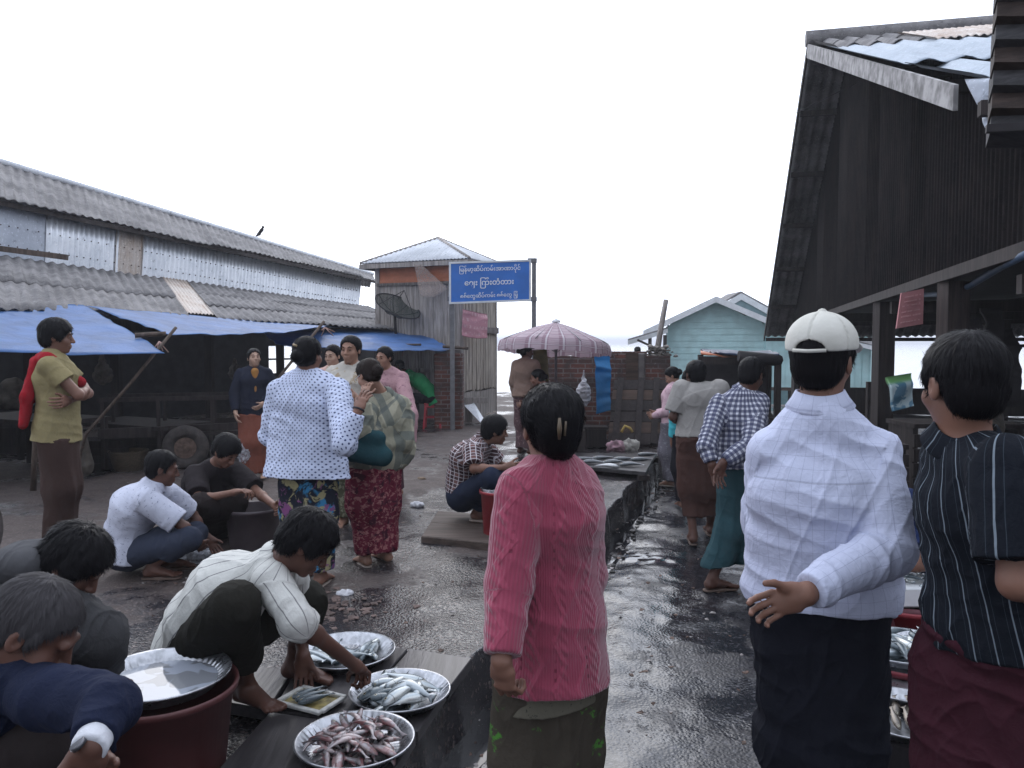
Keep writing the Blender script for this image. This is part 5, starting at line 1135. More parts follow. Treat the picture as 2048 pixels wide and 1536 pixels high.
for s in (6.5, 10.5, 14.5, 18.5):
    for t in (4.5, 8.8): b = MB(); b.bar(SHP(s, DO + t, 0), SHP(s, DO + t, float(roofz(s)) - .2), .16, .16); b.build('inner_post', M_WOODD, bd)
b = MB()
for t in (DW + 2.2, DO + 4.5, DO + 8.8): b.bar(SHP(4, t, 2.25), SHP(20, t, 2.25), .12, .16)
for s in (6.5, 10.5, 14.5, 18.5): b.bar(SHP(s, DW, 2.12), SHP(s, DO + 8.8, 2.2), .1, .14)
b.build('tie_beams', M_WOODD, bd)
b = MB(); b.prism([SHP(20.5, DW + .1, .0), SHP(20.5, DO + dp, 0), SHP(20.5, DO + dp, .62), SHP(20.5, DW + .1, .62)], Ld * .08); b.prism([SHP(3, DO + dp, .0), SHP(20.5, DO + dp, 0), SHP(20.5, DO + dp, .8), SHP(3, DO + dp, .8)], Ln * .08); b.build('low_wall', M_WOODD, bd)
b = MB(); b.prism([SHP(3, DW + .1, 2.5), SHP(20, DW + .1, 2.3), SHP(20, DO + dp, 2.5), SHP(3, DO + dp, 2.7)], up * .03); b.build('loft_floor', M_BLACK, bd)
# hose under the beam, red notice, hanging bag, clothes line
pole([Q(2070, 500, 5.2), Q(2000, 535, 6.2), Q(1940, 572, 7.2), Q(1885, 588, 8.0), Q(1850, 590, 8.6)], .03, 'blue hose sagging under the eave beam of the dark shed', simple('blue_hose', (.06, .10, .17), .5), 'hose', 'hose')
nb_ = MB(); quadbox(nb_, [Q(1803, 586, 7.6), Q(1848, 577, 7.6), Q(1846, 648, 7.6), Q(1793, 657, 7.6)], .02); rn = empty('red_notice', Q(1820, 577, 7.6)); tag(rn, 'faded red notice board hung under the beam above the white cap', 'notice')
nb_.build('board', simple('faded_red', (.45, .20, .21), .8, .15), rn)
a, c = V3(Q(1803, 586, 7.58)), V3(Q(1848, 577, 7.58)); d_, e_ = V3(Q(1846, 648, 7.58)), V3(Q(1793, 657, 7.58)); b = MB(); rng = random.Random(8)
for k, row in enumerate((.13, .26, .38, .55, .68, .84)):
    x = .12
    while x < .86:
        w_ = rng.uniform(.03, .09); P = lambda u, v: (a * (1 - u) + c * u) * (1 - v) + (e_ * (1 - u) + d_ * u) * v
        if rng.random() < .8: b.prism([P(x, row), P(x + w_, row), P(x + w_, row + .035), P(x, row + .035)], V3(0, -.003, 0))
        x += w_ + .02
b.build('lettering', simple('pink_print', (.55, .3, .3), .8), rn)
o = cloth_patch('green_bag', [Q(1779, 752, 7.6), Q(1826, 745, 7.6), Q(1829, 812, 7.55), Q(1790, 822, 7.55)], 20, 26, None, None, sag=0, wr=.045, seed=13, thick=.05)
t_ = NT('bag_print'); g_ = t_.attr('gc'); c_ = t_.mix(t_.step(t_.noise(g_, 9, 2, .5, 1.), .48, .55), (.06, .15, .22), (.30, .38, .40)); c_ = t_.mix(t_.step(t_.xyz(g_)[1], .05, .1, 1, 0), c_, (.12, .28, .10)); o.data.materials.append(t_.set(base=c_, rough=.4)); tag(o, 'blue and green carrier bag hanging beside the shed post', 'bag')
for i, (u, v, w_, h_, lb) in enumerate(((1945, 668, 30, 60, 'dark shirt hanging left on the line inside the shed'), (1985, 655, 34, 80, 'dark bundle hanging in the middle of the line inside the shed'), (2018, 720, 40, 130, 'long ragged dark cloth hanging right on the line inside the shed'))):
    o = cloth_patch('hanging_cloth', [Q(u - w_ / 2, v - h_ / 2, 8.4), Q(u + w_ / 2, v - h_ / 2, 8.4), Q(u + w_ / 2, v + h_ / 2, 8.4), Q(u - w_ / 2 + 4, v + h_ / 2, 8.4)], 16, 20, M_BLACK, None, sag=0, wr=.06, seed=20 + i, thick=.04, edge=.15); tag(o, lb, 'cloth', 'dark cloths on the line')
pole([Q(1868, 700, 9.5), Q(2080, 690, 8.5)], .02, 'dark rail with clothes inside the right shed', M_BLACK, 'clothes_rail', 'rail')
for i, (u, v, w_, h_, lb) in enumerate(((1700, 905, .9, .62, 'dark slatted counter inside the shed behind the white shirt'), (1905, 880, 1.3, .74, 'dark slatted counter inside the shed behind the striped shirt'), (1620, 880, .7, .5, 'low dark box stand inside the shed behind the cap'))):
    g = V3(G(u, 1000 - i * 30, 0)); b = MB(); b.box((0, 0, h_), (w_, .7, .05)); 
    for k in range(4): b.box((0, -.34, h_ * (k + .4) / 4.4), (w_, .03, h_ / 5))
    b.box((-w_ / 2 + .04, 0, h_ / 2), (.06, .6, h_)); b.box((w_ / 2 - .04, 0, h_ / 2), (.06, .6, h_)); tag(b.build('counter', M_WOODD, None, loc=g), lb, 'counter')
b = MB(); g = V3(G(1735, 905, 0)); b.bar(g, g * V3(1, 1, 0) + up * (CH - 78 / FPX * depth_of(g)), .07); tag(b.build('stub_post', M_WOODD), 'short dark post standing beyond the brim of the cap', 'post')
# near eave corner at the top right
ne = empty('boarded_eave', Q(2060, 250, 3.2)); tag(ne, 'dark stack of weathered eave boards jutting in at the top right corner', 'eave')
for k in range(7):
    v0, v1 = -60 + k * 46, -60 + (k + 1) * 46; b = MB(); l = 1998 - 2.5 * k
    p = V3(Q(l, v0, 3.1 + k * .01)), V3(Q(2300, v0 - 6, 2.9 + k * .01)), V3(Q(2300, v1, 2.88 + k * .01)), V3(Q(l - 2, v1, 3.06 + k * .01)); quadbox(b, p, .09 if k % 2 else .1); b.build('board', wood_mat('eave_board_%d' % k, ((.060, .058, .062), (.05, .035, .03))[k % 2], axis='x'), ne)
b = MB(); b.bar(Q(1972, 258, 3.12), Q(2300, 244, 2.95), .03, .03); b.build('moulding', M_BLACK, ne)
# crow on the ridge
cw = V3(Q(520, 462, 19.2)); R_ = V3(*UR[0]); uu = seg_at([V3(UR[0]), V3(UR[1])], 520); cb = ft([V3(UR[0]), V3(UR[1])], uu) + up * .09
F = Field(.008); F.cone(cb + V3(-.04, 0, .06), cb + V3(.05, 0, .17), .035, .045, .03); F.ell(cb + V3(.075, 0, .235), (.032, .03, .032)); F.cone(cb + V3(.09, 0, .235), cb + V3(.135, 0, .225), .014, .004, .01).cone(cb + V3(-.04, 0, .06), cb + V3(-.13, 0, -.02), .026, .012, .02, V3(0, 1, 0), 1.6).cone(cb + V3(.0, .015, .06), cb + V3(.0, .015, -.05), .006).cone(cb + V3(.03, -.015, .07), cb + V3(.03, -.015, -.05), .006)
tag(field_mesh('crow', F, M_BLACK, None), 'black crow perched on the ridge of the left shed roof', 'bird')

pole([Q(1745, 150, 9.0), Q(1600, 222, 11.0), Q(1380, 318, 14.0), Q(1050, 455, 19.0), Q(748, 548, 24.0)], .004, 'thin cable slung from the dark gable to the left shed ridge', M_BLACK, 'cable', 'cable')
# ---------------------------------------------------------------- people
def GP(u, d, z=ZP): q = V3(Q(u, 685, d)); return V3(q[0], q[1], z)
def sole(u, v, z=ZP, s=1.): return V3(G(u, v, z)) + V3(0, 0, .097 * s)
M_SAND = simple('worn_sandal', (.10, .065, .05), .7); M_SANDL = simple('pale_sandal', (.34, .28, .24), .7)
DK = (.012, .012, .016)
def squat(pos, yaw, H=1.6, wide=1., vox=.006, lean=0.):
    f = Fig(pos, yaw, H, wide, vox); z = .012
    f.set(pel=(0, -.19, .27), wai=(0, -.17, .40), che=(0, -.04 + lean * .5, .58), nec=(0, .07 + lean, .70), hea=(0, .14 + lean * 1.3, .825))
    for sd, q in (('R', 1), ('L', -1)): f.set(**{'hip' + sd: (q * .09, -.19, .25), 'kne' + sd: (q * .15, .18, .46), 'ank' + sd: (q * .10, 0, .09 + z), 'sho' + sd: (q * .155 * wide, .03 + lean, .645), 'elb' + sd: (q * .2, .24 + lean, .50), 'wri' + sd: (q * .12, .42 + lean, .40)})
    return f
def squatwrap(f, mat, hem=.12, name='longyi', r=.0, gap=True, cuts=None, label=None, disp=None):
    F = Field(f.vox); J = f.J; k = f.s; hl = nrm(J['hipR'] - J['hipL'])
    F.cone(J['wai'] * .45 + J['pel'] * .55, J['pel'], .115 * k, .135 * k, .05, hl, 1.3)
    for sd in 'RL':
        h, kn, an = J['hip' + sd], J['kne' + sd], J['ank' + sd]; e = an + nrm(kn - an) * hem
        F.cone(h, kn, .102 * k + r, .075 * k + r, .05).cone(kn, an, .075 * k + r, .062 * k + r, .03, caps=[(e, an - kn)])
    if gap:
        mk = (J['kneR'] + J['kneL']) / 2; mh = (J['hipR'] + J['hipL']) / 2; ma = (J['ankR'] + J['ankL']) / 2; F.cone(mh, mk - V3(0, 0, .03), .08, .05, .09, hl, 1.6).cone(mk - V3(0, 0, .03), ma + V3(0, 0, .18), .045, .04, .08, hl, 1.8)
    bones = [(J['hip' + sd], J['kne' + sd], .09) for sd in 'RL'] + [(J['kne' + sd], J['ank' + sd], .07) for sd in 'RL']
    return f.garment(name, F, mat, bones, disp or folds(.007, ring=.004, seed=f.pos[0] * 3 + 1), label)
PPL = {}
# 1 the man with folded arms
f = Fig(G(122, 1103, ZP), -72, 1.68, .95, .0058); f.set(elbR=(.17, .17, 1.13), wriR=(-.07, .175, 1.15), elbL=(-.17, .17, 1.12), wriL=(.14, .10, 1.09)); f.hand('L', None, -f.fw, .4); f.hand('R', None, V3(0, 0, -1) * .2 - f.fw, .5).hand('L', None, -f.fw, .5); f.face(-68, -3)
f.body(skin('mid'), 'man in khaki shirt with folded arms and red sweater round his shoulders', eyes=True); f.hair('mop')
f.shirt(cloth('khaki_jersey', (.245, .205, .105), var=.2), hem=f.loc(0, 0, .80), sleeve='short', add=.026, flare=.035)
f.skirt(cloth('brown_longyi', (.050, .030, .026)), .10, shift=(0, .02))
f.sandal('R', M_SAND); f.sandal('L', M_SAND)
F = Field(.006); J = f.J
for sd in 'RL': F.cone(f.loc(0, -.06, 1.40), J['sho' + sd] * .8 + J['nec'] * .2 + V3(0, 0, .035) - f.fw * .02, .036, .04, .03).cone(J['sho' + sd] * .8 + J['nec'] * .2 + V3(0, 0, .04), f.loc(0, .15, 1.22), .036, .03, .02)
F.ell(f.loc(0, .16, 1.21), (.034, .032, .034), k=.02)
F.cone(f.loc(0, -.11, 1.36), f.loc(.0, -.165, 1.12), .035, .045, .04, f.rt, 3.0); F.cone(f.loc(.05, -.165, 1.12), f.loc(.09, -.19, .93), .036, .026, .03, f.rt, 2.2)
f.garment('red_sweater', F, cloth('red_knit', (.28, .014, .022), bump=.6), [(f.loc(0, -.12, 1.4), f.loc(0, -.18, .9), .15)], folds(.009, vert=.008, seed=4))
# 2 squatting back view, speckled white shirt
f = squat(G(315, 1150, ZP), -62, 1.58, 1.05, .0065, .0)
f.px(pel=(250, 1098, 5.22), wai=(253, 1065, 5.22), che=(275, 1012, 5.2), nec=(307, 972, 5.2), hea=(325, 938, 5.2), shoR=(292, 1000, 5.06), shoL=(335, 990, 5.36), elbR=(370, 1055, 5.1), wriR=(395, 1085, 5.25), elbL=(385, 1030, 5.5), wriL=(415, 1075, 5.5), hipR=(252, 1108, 5.14), kneR=(378, 1078, 5.08), hipL=(258, 1105, 5.35), kneL=(392, 1066, 5.45))
f.J['ankR'] = sole(305, 1158, s=.96); f.J['ankL'] = sole(335, 1140, s=.96); f.toe = {'R': V3(1, .05, 0), 'L': V3(1, .3, 0)}; f.face(-68, -12)
f.body(skin('dark'), 'squatting man seen from behind in speckled white shirt and dark trousers', eyes=True); f.hair('short')
f.shirt(cloth('speckled_white', (.52, .54, .64), flor=[((.20, .22, .30), 55, .60, .3, 1.6)]), hem=Q(236, 1108, 5.2), sleeve='half', add=.03, flare=.02, hemn=V3(-.3, 0, -1)); squatwrap(f, cloth('dark_denim', (.035, .042, .065)), .13, 'trousers'); f.sandal('R', M_SAND); f.sandal('L', M_SAND)
# 3 squatting, black t-shirt
f = squat(G(420, 1083, ZP), -112, 1.62, 1., .0065)
f.px(pel=(415, 1045, 6.2), wai=(412, 1010, 6.2), che=(418, 968, 6.15), nec=(435, 930, 6.05), hea=(452, 903, 5.95), shoR=(392, 950, 5.98), shoL=(474, 945, 6.15), elbR=(398, 1000, 5.75), wriR=(468, 985, 5.7), elbL=(515, 985, 6.0), wriL=(550, 1012, 5.75), hipR=(400, 1055, 6.1), kneR=(402, 1010, 5.72), hipL=(430, 1055, 6.2), kneL=(470, 1005, 5.85))
f.J['ankR'] = sole(412, 1088); f.J['ankL'] = sole(462, 1078); f.toe = {'R': V3(.5, -1, 0), 'L': V3(.9, -.7, 0)}; f.face(-118, -38)
f.hand('R', None, V3(0, 0, -1), .7)
f.body(skin('mid'), 'squatting man in black t-shirt working beside a dark tub', eyes=True); f.hair('mop'); f.shirt(cloth('black_tee', (.022, .018, .02)), hem=Q(412, 1035, 6.2), sleeve='half', add=.028, collar=False); squatwrap(f, cloth('sooty_longyi', (.022, .017, .017)), .08, r=.01)
# 6 the seller in the striped shirt
f = squat(G(500, 1430, ZP), -70, 1.66, 1., .0046)
f.px(pel=(388, 1290, 3.22), wai=(402, 1245, 3.2), che=(462, 1182, 3.2), nec=(556, 1128, 3.14), hea=(612, 1088, 3.1), shoR=(540, 1160, 3.04), shoL=(580, 1150, 3.34), elbR=(594, 1242, 2.96), wriR=(712, 1332, 3.2), elbL=(600, 1248, 3.5), wriL=(606, 1312, 3.38), hipR=(392, 1302, 3.12), kneR=(470, 1212, 2.92), hipL=(402, 1295, 3.34), kneL=(608, 1202, 3.42))
f.J['ankR'] = sole(492, 1412, ZP + .062); f.J['ankL'] = sole(590, 1362, ZP + .05); f.toe = {'R': V3(.86, -.5, 0), 'L': V3(.95, -.25, 0)}; f.face(-76, -40)
f.hand('R', nrm(V3(Q(752, 1362, 3.36)) - f.J['wriR']), V3(0, .2, -1), 1.1, .9).hand('L', V3(0, -.05, -1), V3(.3, -1, 0), .35)
f.body(skin('dark'), 'squatting fish seller in striped white shirt reaching into a tray', eyes=True); f.hair('mop', disp=.009)
ST = (.10, .095, .11)
f.shirt(cloth('striped_white', (.56, .56, .53), [('x', .048, .07, ST, .75), ('x', .048 / 2, .05, (.35, .35, .36), .3)]), hem=Q(352, 1318, 3.22), sleeve='rolled', add=.026, flare=.03, hemn=V3(-.25, 0, -1), disp=folds(.009, ring=.006, seed=1))
squatwrap(f, cloth('black_brown_trousers', (.019, .018, .015)), .16, r=.012, gap=False, disp=folds(.01, ring=.004, seed=6))
# 14 squatting, plaid shirt
f = squat(V3(G(955, 1043, ZP + .07)), -78, 1.6, 1., .0065)
ZB = ZP + .07
f.px(pel=(925, 988, 6.55), wai=(925, 955, 6.55), che=(938, 915, 6.5), nec=(962, 885, 6.48), hea=(990, 862, 6.45), shoR=(945, 905, 6.32), shoL=(972, 900, 6.62), elbR=(948, 938, 6.2), wriR=(1012, 935, 6.1), elbL=(1000, 930, 6.65), wriL=(1045, 945, 6.45), hipR=(925, 995, 6.45), kneR=(985, 955, 6.15), hipL=(930, 992, 6.65), kneL=(995, 950, 6.6))
f.J['ankR'] = sole(955, 1043, ZB); f.J['ankL'] = sole(975, 1030, ZB); f.toe = {'R': V3(.95, -.3, 0), 'L': V3(1, 0, 0)}; f.face(-80, -8)
f.body(skin('mid'), 'squatting youth in brown and white plaid shirt beside a red tub', eyes=True); f.hair('mop')
f.shirt(cloth('brown_plaid', (.17, .09, .085), [('x', .06, .35, (.05, .03, .035), .8), ('y', .06, .35, (.05, .03, .035), .7), ('x', .03, .16, (.6, .57, .6), .75), ('y', .03, .16, (.6, .57, .6), .75)]), hem=Q(918, 985, 6.5), sleeve='half', add=.026, hemn=V3(-.2, 0, -1)); squatwrap(f, cloth('navy_trousers', (.018, .024, .045)), .07, 'trousers', r=.008)
f.sandal('R', M_SANDL); f.sandal('L', M_SANDL)
# 15 the woman in the pink cardigan
f = Fig(GP(1104, 2.35, 0), 24, 1.585, .82, .0042); f.px(shoL=(1043, 985, 2.28), elbL=(1018, 1165, 2.22), wriL=(1003, 1322, 2.12), shoR=(1153, 978, 2.4), elbR=(1165, 1150, 2.42), wriR=(1120, 1250, 2.62)); f.px(nec=(1104, 940, 2.36), hea=(1098, 856, 2.36)); f.face(16, 4)
f.hand('L', V3(.15, .12, -1), V3(.6, 1, .2), .75, .7)
f.body(skin('mid'), 'woman in pink cable-knit cardigan standing with her back to the viewer')
def ex(F, h, R, k):
    F.ell(h(.004, -.075, .0), V3(.068, .056, .07) * k, R, .02); F.ell(h(.0, -.1, .03), V3(.05, .042, .055) * k, R, .02); F.cone(h(.012, -.075, -.05), h(.022, -.06, -.095), .036 * k, .012 * k, .02, R[:, 0], 1.25); F.ell(h(0, -.03, .055), V3(.090, .10, .084) * k, R, .02)
f.hair('lady', disp=.006, extra=ex)
b = MB(); c = f.H(-.02, -.152, .025); b.tube([c + f.rt * -.0 + V3(0, 0, .03), c + V3(0, -.006, 0), c + V3(0, .004, -.03)], [.004, .007, .004], 8); b.tube([c + f.rt * .02 + V3(0, 0, .02), c + f.rt * .016 + V3(0, -.004, -.02)], .0035, 6); b.build('hair_clip', simple('horn_clip', (.10, .07, .04), .4), f.o)
# knitted cloth with ribs and cable rows
t = NT('pink_knit'); g = t.attr('gc'); o = t.obj(); x, y, z = t.xyz(g); n = t.noise(o, 6, 4)
rib = t.m_('SINE', t.m_('MULTIPLY', x, 2 * pi / .0085)); lace = t.m_('MULTIPLY', line_mask(t, x, .105, .18, .2, .4), t.m_('SINE', t.m_('ADD', t.m_('MULTIPLY', y, 2 * pi / .034), t.m_('MULTIPLY', x, 160.))))
tri = t.m_('ABSOLUTE', t.m_('SUBTRACT', t.m_('FRACT', t.m_('DIVIDE', y, .14)), .5)); dia = line_mask(t, t.m_('ADD', x, t.m_('MULTIPLY', tri, .07)), .07, .14, 0., .5)
holes = t.m_('MULTIPLY', t.m_('MULTIPLY', line_mask(t, x, .105, .05, .45, .4), t.step(t.noise(o, 9, 2), .45, .6)), line_mask(t, y, .026, .3, 0., .3))
c_ = t.mix(t.step(n, .3, .7), (.235, .038, .070), (.285, .052, .092)); c_ = t.mix(t.m_('MULTIPLY', t.step(rib, -.9, .2, 1, 0), .2), c_, (.17, .016, .040)); c_ = t.mix(holes, c_, (.12, .012, .03)); c_ = t.mix(t.m_('MULTIPLY', dia, .35), c_, (.38, .07, .12))
nb_ = t.bump(t.m_('ADD', t.m_('MULTIPLY', rib, .3), t.m_('ADD', t.m_('MULTIPLY', dia, 1.2), t.m_('MULTIPLY', lace, .9))), .6, .0035); nb_ = t.bump(t.noise(o, 300, 2), .25, .0015, nb_); M_KNIT = t.set(base=c_, rough=.95, sheen=.45, normal=nb_, spec=.15)
hz = Q(1105, 1372, 2.35); f.shirt(M_KNIT, hem=hz, add=.030, flare=.030, name='cardigan', collar=False, cuff=.02, disp=folds(.005, ring=.004, seed=3, fine=.3), k=.05)
F = Field(.0045); F.cone(f.J['pel'] - V3(0, 0, .08), f.J['pel'] - V3(0, 0, .3), .12, .142, .03, f.rt, 1.16, caps=[(Q(1150, 1405, 2.35), V3(.12, 0, -1))]); f.garment('undershirt', F, cloth('speckled_olive', (.12, .11, .085), flor=[((.03, .03, .025), 80, .6, .2, 1)]), [(f.loc(0, 0, 1.2), f.loc(0, 0, .5), .14)], folds(.004))
f.skirt(cloth('olive_flower_longyi', (.055, .046, .036), flor=[((.065, .20, .035), 9, .585, .1, 1), ((.055, .046, .036), 60, .50, .3, 1)]), .12, rad=.118, hemr=.105, sc=1.16, disp=folds(.008, vert=.013, seed=9))
# 7 the woman in the dotted blouse
f = Fig(GP(612, 4.98), -12, 1.56, 1.22, .0062); f.px(shoR=(676, 778, 4.9), elbR=(690, 888, 4.62), wriR=(716, 822, 4.62), shoL=(560, 782, 5.0), elbL=(538, 872, 5.1), wriL=(580, 900, 5.3), hea=(617, 712, 4.95), nec=(613, 752, 4.97)); f.face(-22, 0)
f.hand('R', nrm(V3(.35, .45, 1)), V3(.3, 1, -.2), .35, .4)
f.body(skin('mid'), 'stout woman in white blouse with small dark dots, seen from behind')
f.hair('bun'); f.shirt(cloth('dotted_white', (.55, .60, .76), dots=(.031, .12, (.03, .045, .13))), hem=Q(612, 955, 4.98), add=.03, belly=.022, flare=.055, name='blouse', disp=folds(.010, ring=.007, seed=2))
f.skirt(cloth('batik_longyi', (.016, .018, .028), flor=[((.04, .19, .36), 5, .52, .5, 1), ((.30, .27, .15), 13, .54, .8, 1), ((.20, .07, .18), 8, .57, .5, 1)]), .12, rad=.122, hemr=.135, sc=1.35); f.sandal('R', M_SANDL); f.sandal('L', M_SANDL)
b = MB(); w = f.J['wriR']; d = nrm(V3(.35, .45, 1)); a1 = nrm(np.cross(d, V3(0, 1, 0))); a2 = np.cross(d, a1); b.tube([w + d * .01 + (a1 * cos(a) + a2 * sin(a)) * .031 for a in np.linspace(0, 2 * pi, 17)], .006, 6); b.build('wrist_watch', M_BLACK, f.o)
b = MB(); c = f.H(-.03, -.12, .075); b.tube([c, c + V3(.03, -.01, -.01)], .008, 6); b.build('hair_clip', simple('brass_clip', (.3, .22, .12), .4), f.o)
# 8 the woman in the checked overshirt
f = Fig(G(750, 1125, ZP), 38, 1.47, 1.16, .0062); f.px(hea=(737, 752, 5.4), nec=(766, 795, 5.5), che=(772, 840, 5.52), wai=(762, 905, 5.52), shoR=(800, 812, 5.55), elbR=(805, 885, 5.5), wriR=(740, 895, 5.3), shoL=(735, 815, 5.35), elbL=(722, 860, 5.15), wriL=(728, 800, 5.15)); f.face(48, -22)
f.hand('L', nrm(V3(.05, .3, 1)), V3(.2, 1, .2), .55).hand('R', None, V3(0, 0, -1), .8)
f.body(skin('tan'), 'woman in olive and cream checked overshirt raising a hand to her glasses', eyes=True); f.hair('bun', hairm('brownish'))
f.shirt(cloth('olive_check', (.26, .25, .19), [('x', .17, .42, (.40, .38, .29), .75), ('y', .15, .38, (.095, .115, .11), .7), ('x', .17, .12, (.10, .12, .12), .6)]), hem=Q(765, 938, 5.5), add=.036, belly=.03, flare=.06, name='overshirt', cuff=0, disp=folds(.012, ring=.008, seed=7), hemn=V3(.15, 0, -1))
f.skirt(cloth('red_floral_longyi', (.125, .018, .035), flor=[((.30, .13, .13), 30, .52, .7, 1.2), ((.05, .012, .022), 16, .54, .6, 1)]), .11, rad=.15, hemr=.15, sc=1.25, name='longyi'); f.sandal('R', M_SANDL); f.sandal('L', M_SANDL)
b = MB(); e1 = [f.H(q * .034, .098, .005) for q in (-1, 1)]
for c in e1: b.tube([c + f.hfr() @ (V3(cos(a) * .019, 0, sin(a) * .015)) for a in np.linspace(0, 2 * pi, 15)], .0022, 5)
for q in (-1, 1): b.tube([f.H(q * .054, .095, .008), f.H(q * .083, 0, .01)], .0022, 5)
b.build('glasses', simple('pale_frame', (.6, .6, .6), .3), f.o)
hb = V3(Q(728, 885, 5.15)); F = Field(.008); F.cone(hb + V3(-.06, 0, .05), hb + V3(.09, 0, .03), .055, .05, .02).cone(hb + V3(-.07, 0, -.06), hb + V3(.12, .0, -.09), .07, .065, .06)
o = field_mesh('shoulder_bag', F, cloth('teal_canvas', (.018, .055, .065)), None, [(hb, hb + V3(0, 0, .2), .1)], folds(.008)); tag(o, 'dark teal bag held against the checked overshirt', 'bag')
# 9 10 11 the women behind
f = Fig(GP(702, 6.55), 172, 1.57, 1.06, .0065); f.face(168, 0); f.px(elbL=(745, 830, 6.45), wriL=(715, 800, 6.25)); f.body(skin('tan'), 'woman facing the viewer between the dotted blouse and the checked overshirt', eyes=True); f.hair('bun'); f.shirt(cloth('pale_blouse', (.50, .47, .42), var=.2, flor=[((.35, .28, .20), 12, .55, .3, 1)]), sleeve='short', add=.022, collar=False, name='blouse'); f.skirt(cloth('green_sarong', (.10, .10, .065), flor=[((.24, .24, .17), 22, .52, .5, 1)]), .1); f.sandal('R', M_SAND); f.sandal('L', M_SAND)
f = Fig(GP(666, 8.1), 165, 1.49, .95, .007); f.face(160, -5); f.body(skin('pale'), 'round-faced young woman in peach blouse at the back of the group', eyes=True); f.hair('bun'); f.shirt(cloth('peach_blouse', (.52, .33, .28), flor=[((.66, .5, .45), 18, .55, .3, 1)]), sleeve='short', add=.02, collar=False, name='blouse'); f.skirt(cloth('dark_sarong', (.05, .04, .05)), .1)
f = Fig(GP(780, 7.9), 150, 1.45, .92, .007); f.px(hea=(768, 716, 7.85), nec=(775, 742, 7.9)); f.face(150, -4); f.px(elbL=(822, 830, 7.5), wriL=(823, 890, 7.45)); f.body(skin('tan'), 'woman in dusty pink blouse mostly hidden behind the checked overshirt', eyes=True); f.hair('bun'); f.shirt(cloth('dusty_pink', (.40, .24, .26), flor=[((.25, .14, .17), 26, .57, .4, 1)]), hem=Q(790, 915, 7.6), add=.03, flare=.05, collar=False, name='blouse'); f.skirt(cloth('plum_sarong', (.09, .05, .06)), .1)
# 12 navy jacket
f = Fig(G(512, 955, ZP), -158, 1.45, .98, .007); f.face(-150, 10); f.set(elbR=(.24, .0, 1.08), elbL=(-.23, .02, 1.08), wriR=(.24, .12, .86), wriL=(-.08, .2, .96)); f.body(skin('pale'), 'young woman in open navy jacket and rust longyi before the shed', eyes=True); f.hair('long')
f.shirt(cloth('navy_jacket', (.018, .021, .036)), hem=f.loc(0, 0, .80), add=.026, flare=.03, name='jacket', collar=True, neck=True)
F = Field(.006); F.cone(f.loc(0, .142, 1.12), f.loc(0, .098, 1.36), .014, .046, .02, f.rt, .9); f.garment('inner_blouse', F, cloth('amber_blouse', (.33, .16, .05)), [(f.loc(0, .1, 1.4), f.loc(0, .1, 1), .05)], folds(.002))
f.skirt(cloth('rust_longyi', (.24, .085, .06)), .07, rad=.125, hemr=.12)
bag(Q(487, 880, 8.9), .16, .42, 'clear plastic bag hanging from the hand of the navy jacket woman', M_CLEAR, seed=4)
# 13 green shirt on the red stool
sp_ = V3(G(866, 856, ZP)); M_RED = simple('red_plastic', (.42, .03, .045), .4, .15, 5, .05)
sto = empty('plastic_stool', sp_); tag(sto, 'bright red plastic stool under the person in green', 'stool')
b = MB(); b.box((0, 0, .44), (.30, .30, .03), taper=.95); b.box((0, 0, .40), (.27, .27, .06)); b.build('seat', M_RED, sto, bevel=.008, loc=(0, 0, 0))
for x in (-1, 1):
    for y in (-1, 1): b = MB(); b.bar((x * .15, y * .15, 0), (x * .115, y * .115, .42), .045, .035); b.build('leg', M_RED, sto, loc=(0, 0, 0))
b = MB()
for z, w_ in ((.2, .265),): b.bar((-w_ / 2, -w_ / 2, z), (w_ / 2, -w_ / 2, z), .02); b.bar((-w_ / 2, w_ / 2, z), (w_ / 2, w_ / 2, z), .02); b.bar((-w_ / 2, -w_ / 2, z), (-w_ / 2, w_ / 2, z), .02); b.bar((w_ / 2, -w_ / 2, z), (w_ / 2, w_ / 2, z), .02)
b.build('stretcher', M_RED, sto, loc=(0, 0, 0))
def seated(pos, yaw, H, seat, vox, lean=.15, wide=1.):
    f = Fig(pos, yaw, H, wide, vox); k = f.s; s_ = seat / k + .09
    f.set(pel=(0, 0, s_), wai=(0, lean * .2, s_ + .13), che=(0, lean * .8, s_ + .32), nec=(0, lean * 1.4, s_ + .46), hea=(0, lean * 1.9 + .03, s_ + .59))
    for sd, q in (('R', 1), ('L', -1)): f.set(**{'hip' + sd: (q * .09, 0, s_ - .02), 'kne' + sd: (q * .11, .40, s_ + .0 if s_ > .4 else .46), 'ank' + sd: (q * .11, .38 if s_ > .4 else .30, .1), 'sho' + sd: (q * .16 * wide, lean * 1.3, s_ + .40), 'elb' + sd: (q * .2, lean + .2, s_ + .2), 'wri' + sd: (q * .1, lean + .42, s_ + .2)})
    return f
f = seated(sp_, 78, 1.55, .45, .008, .34); f.body(skin('dark'), 'person in green shirt hunched forward on the red stool'); f.hair('short'); f.shirt(cloth('green_shirt', (.03, .26, .10)), hem=f.loc(0, -.06, .46), add=.025, sleeve='half'); squatwrap(f, cloth('black_trousers', DK), .1, 'trousers', gap=False)
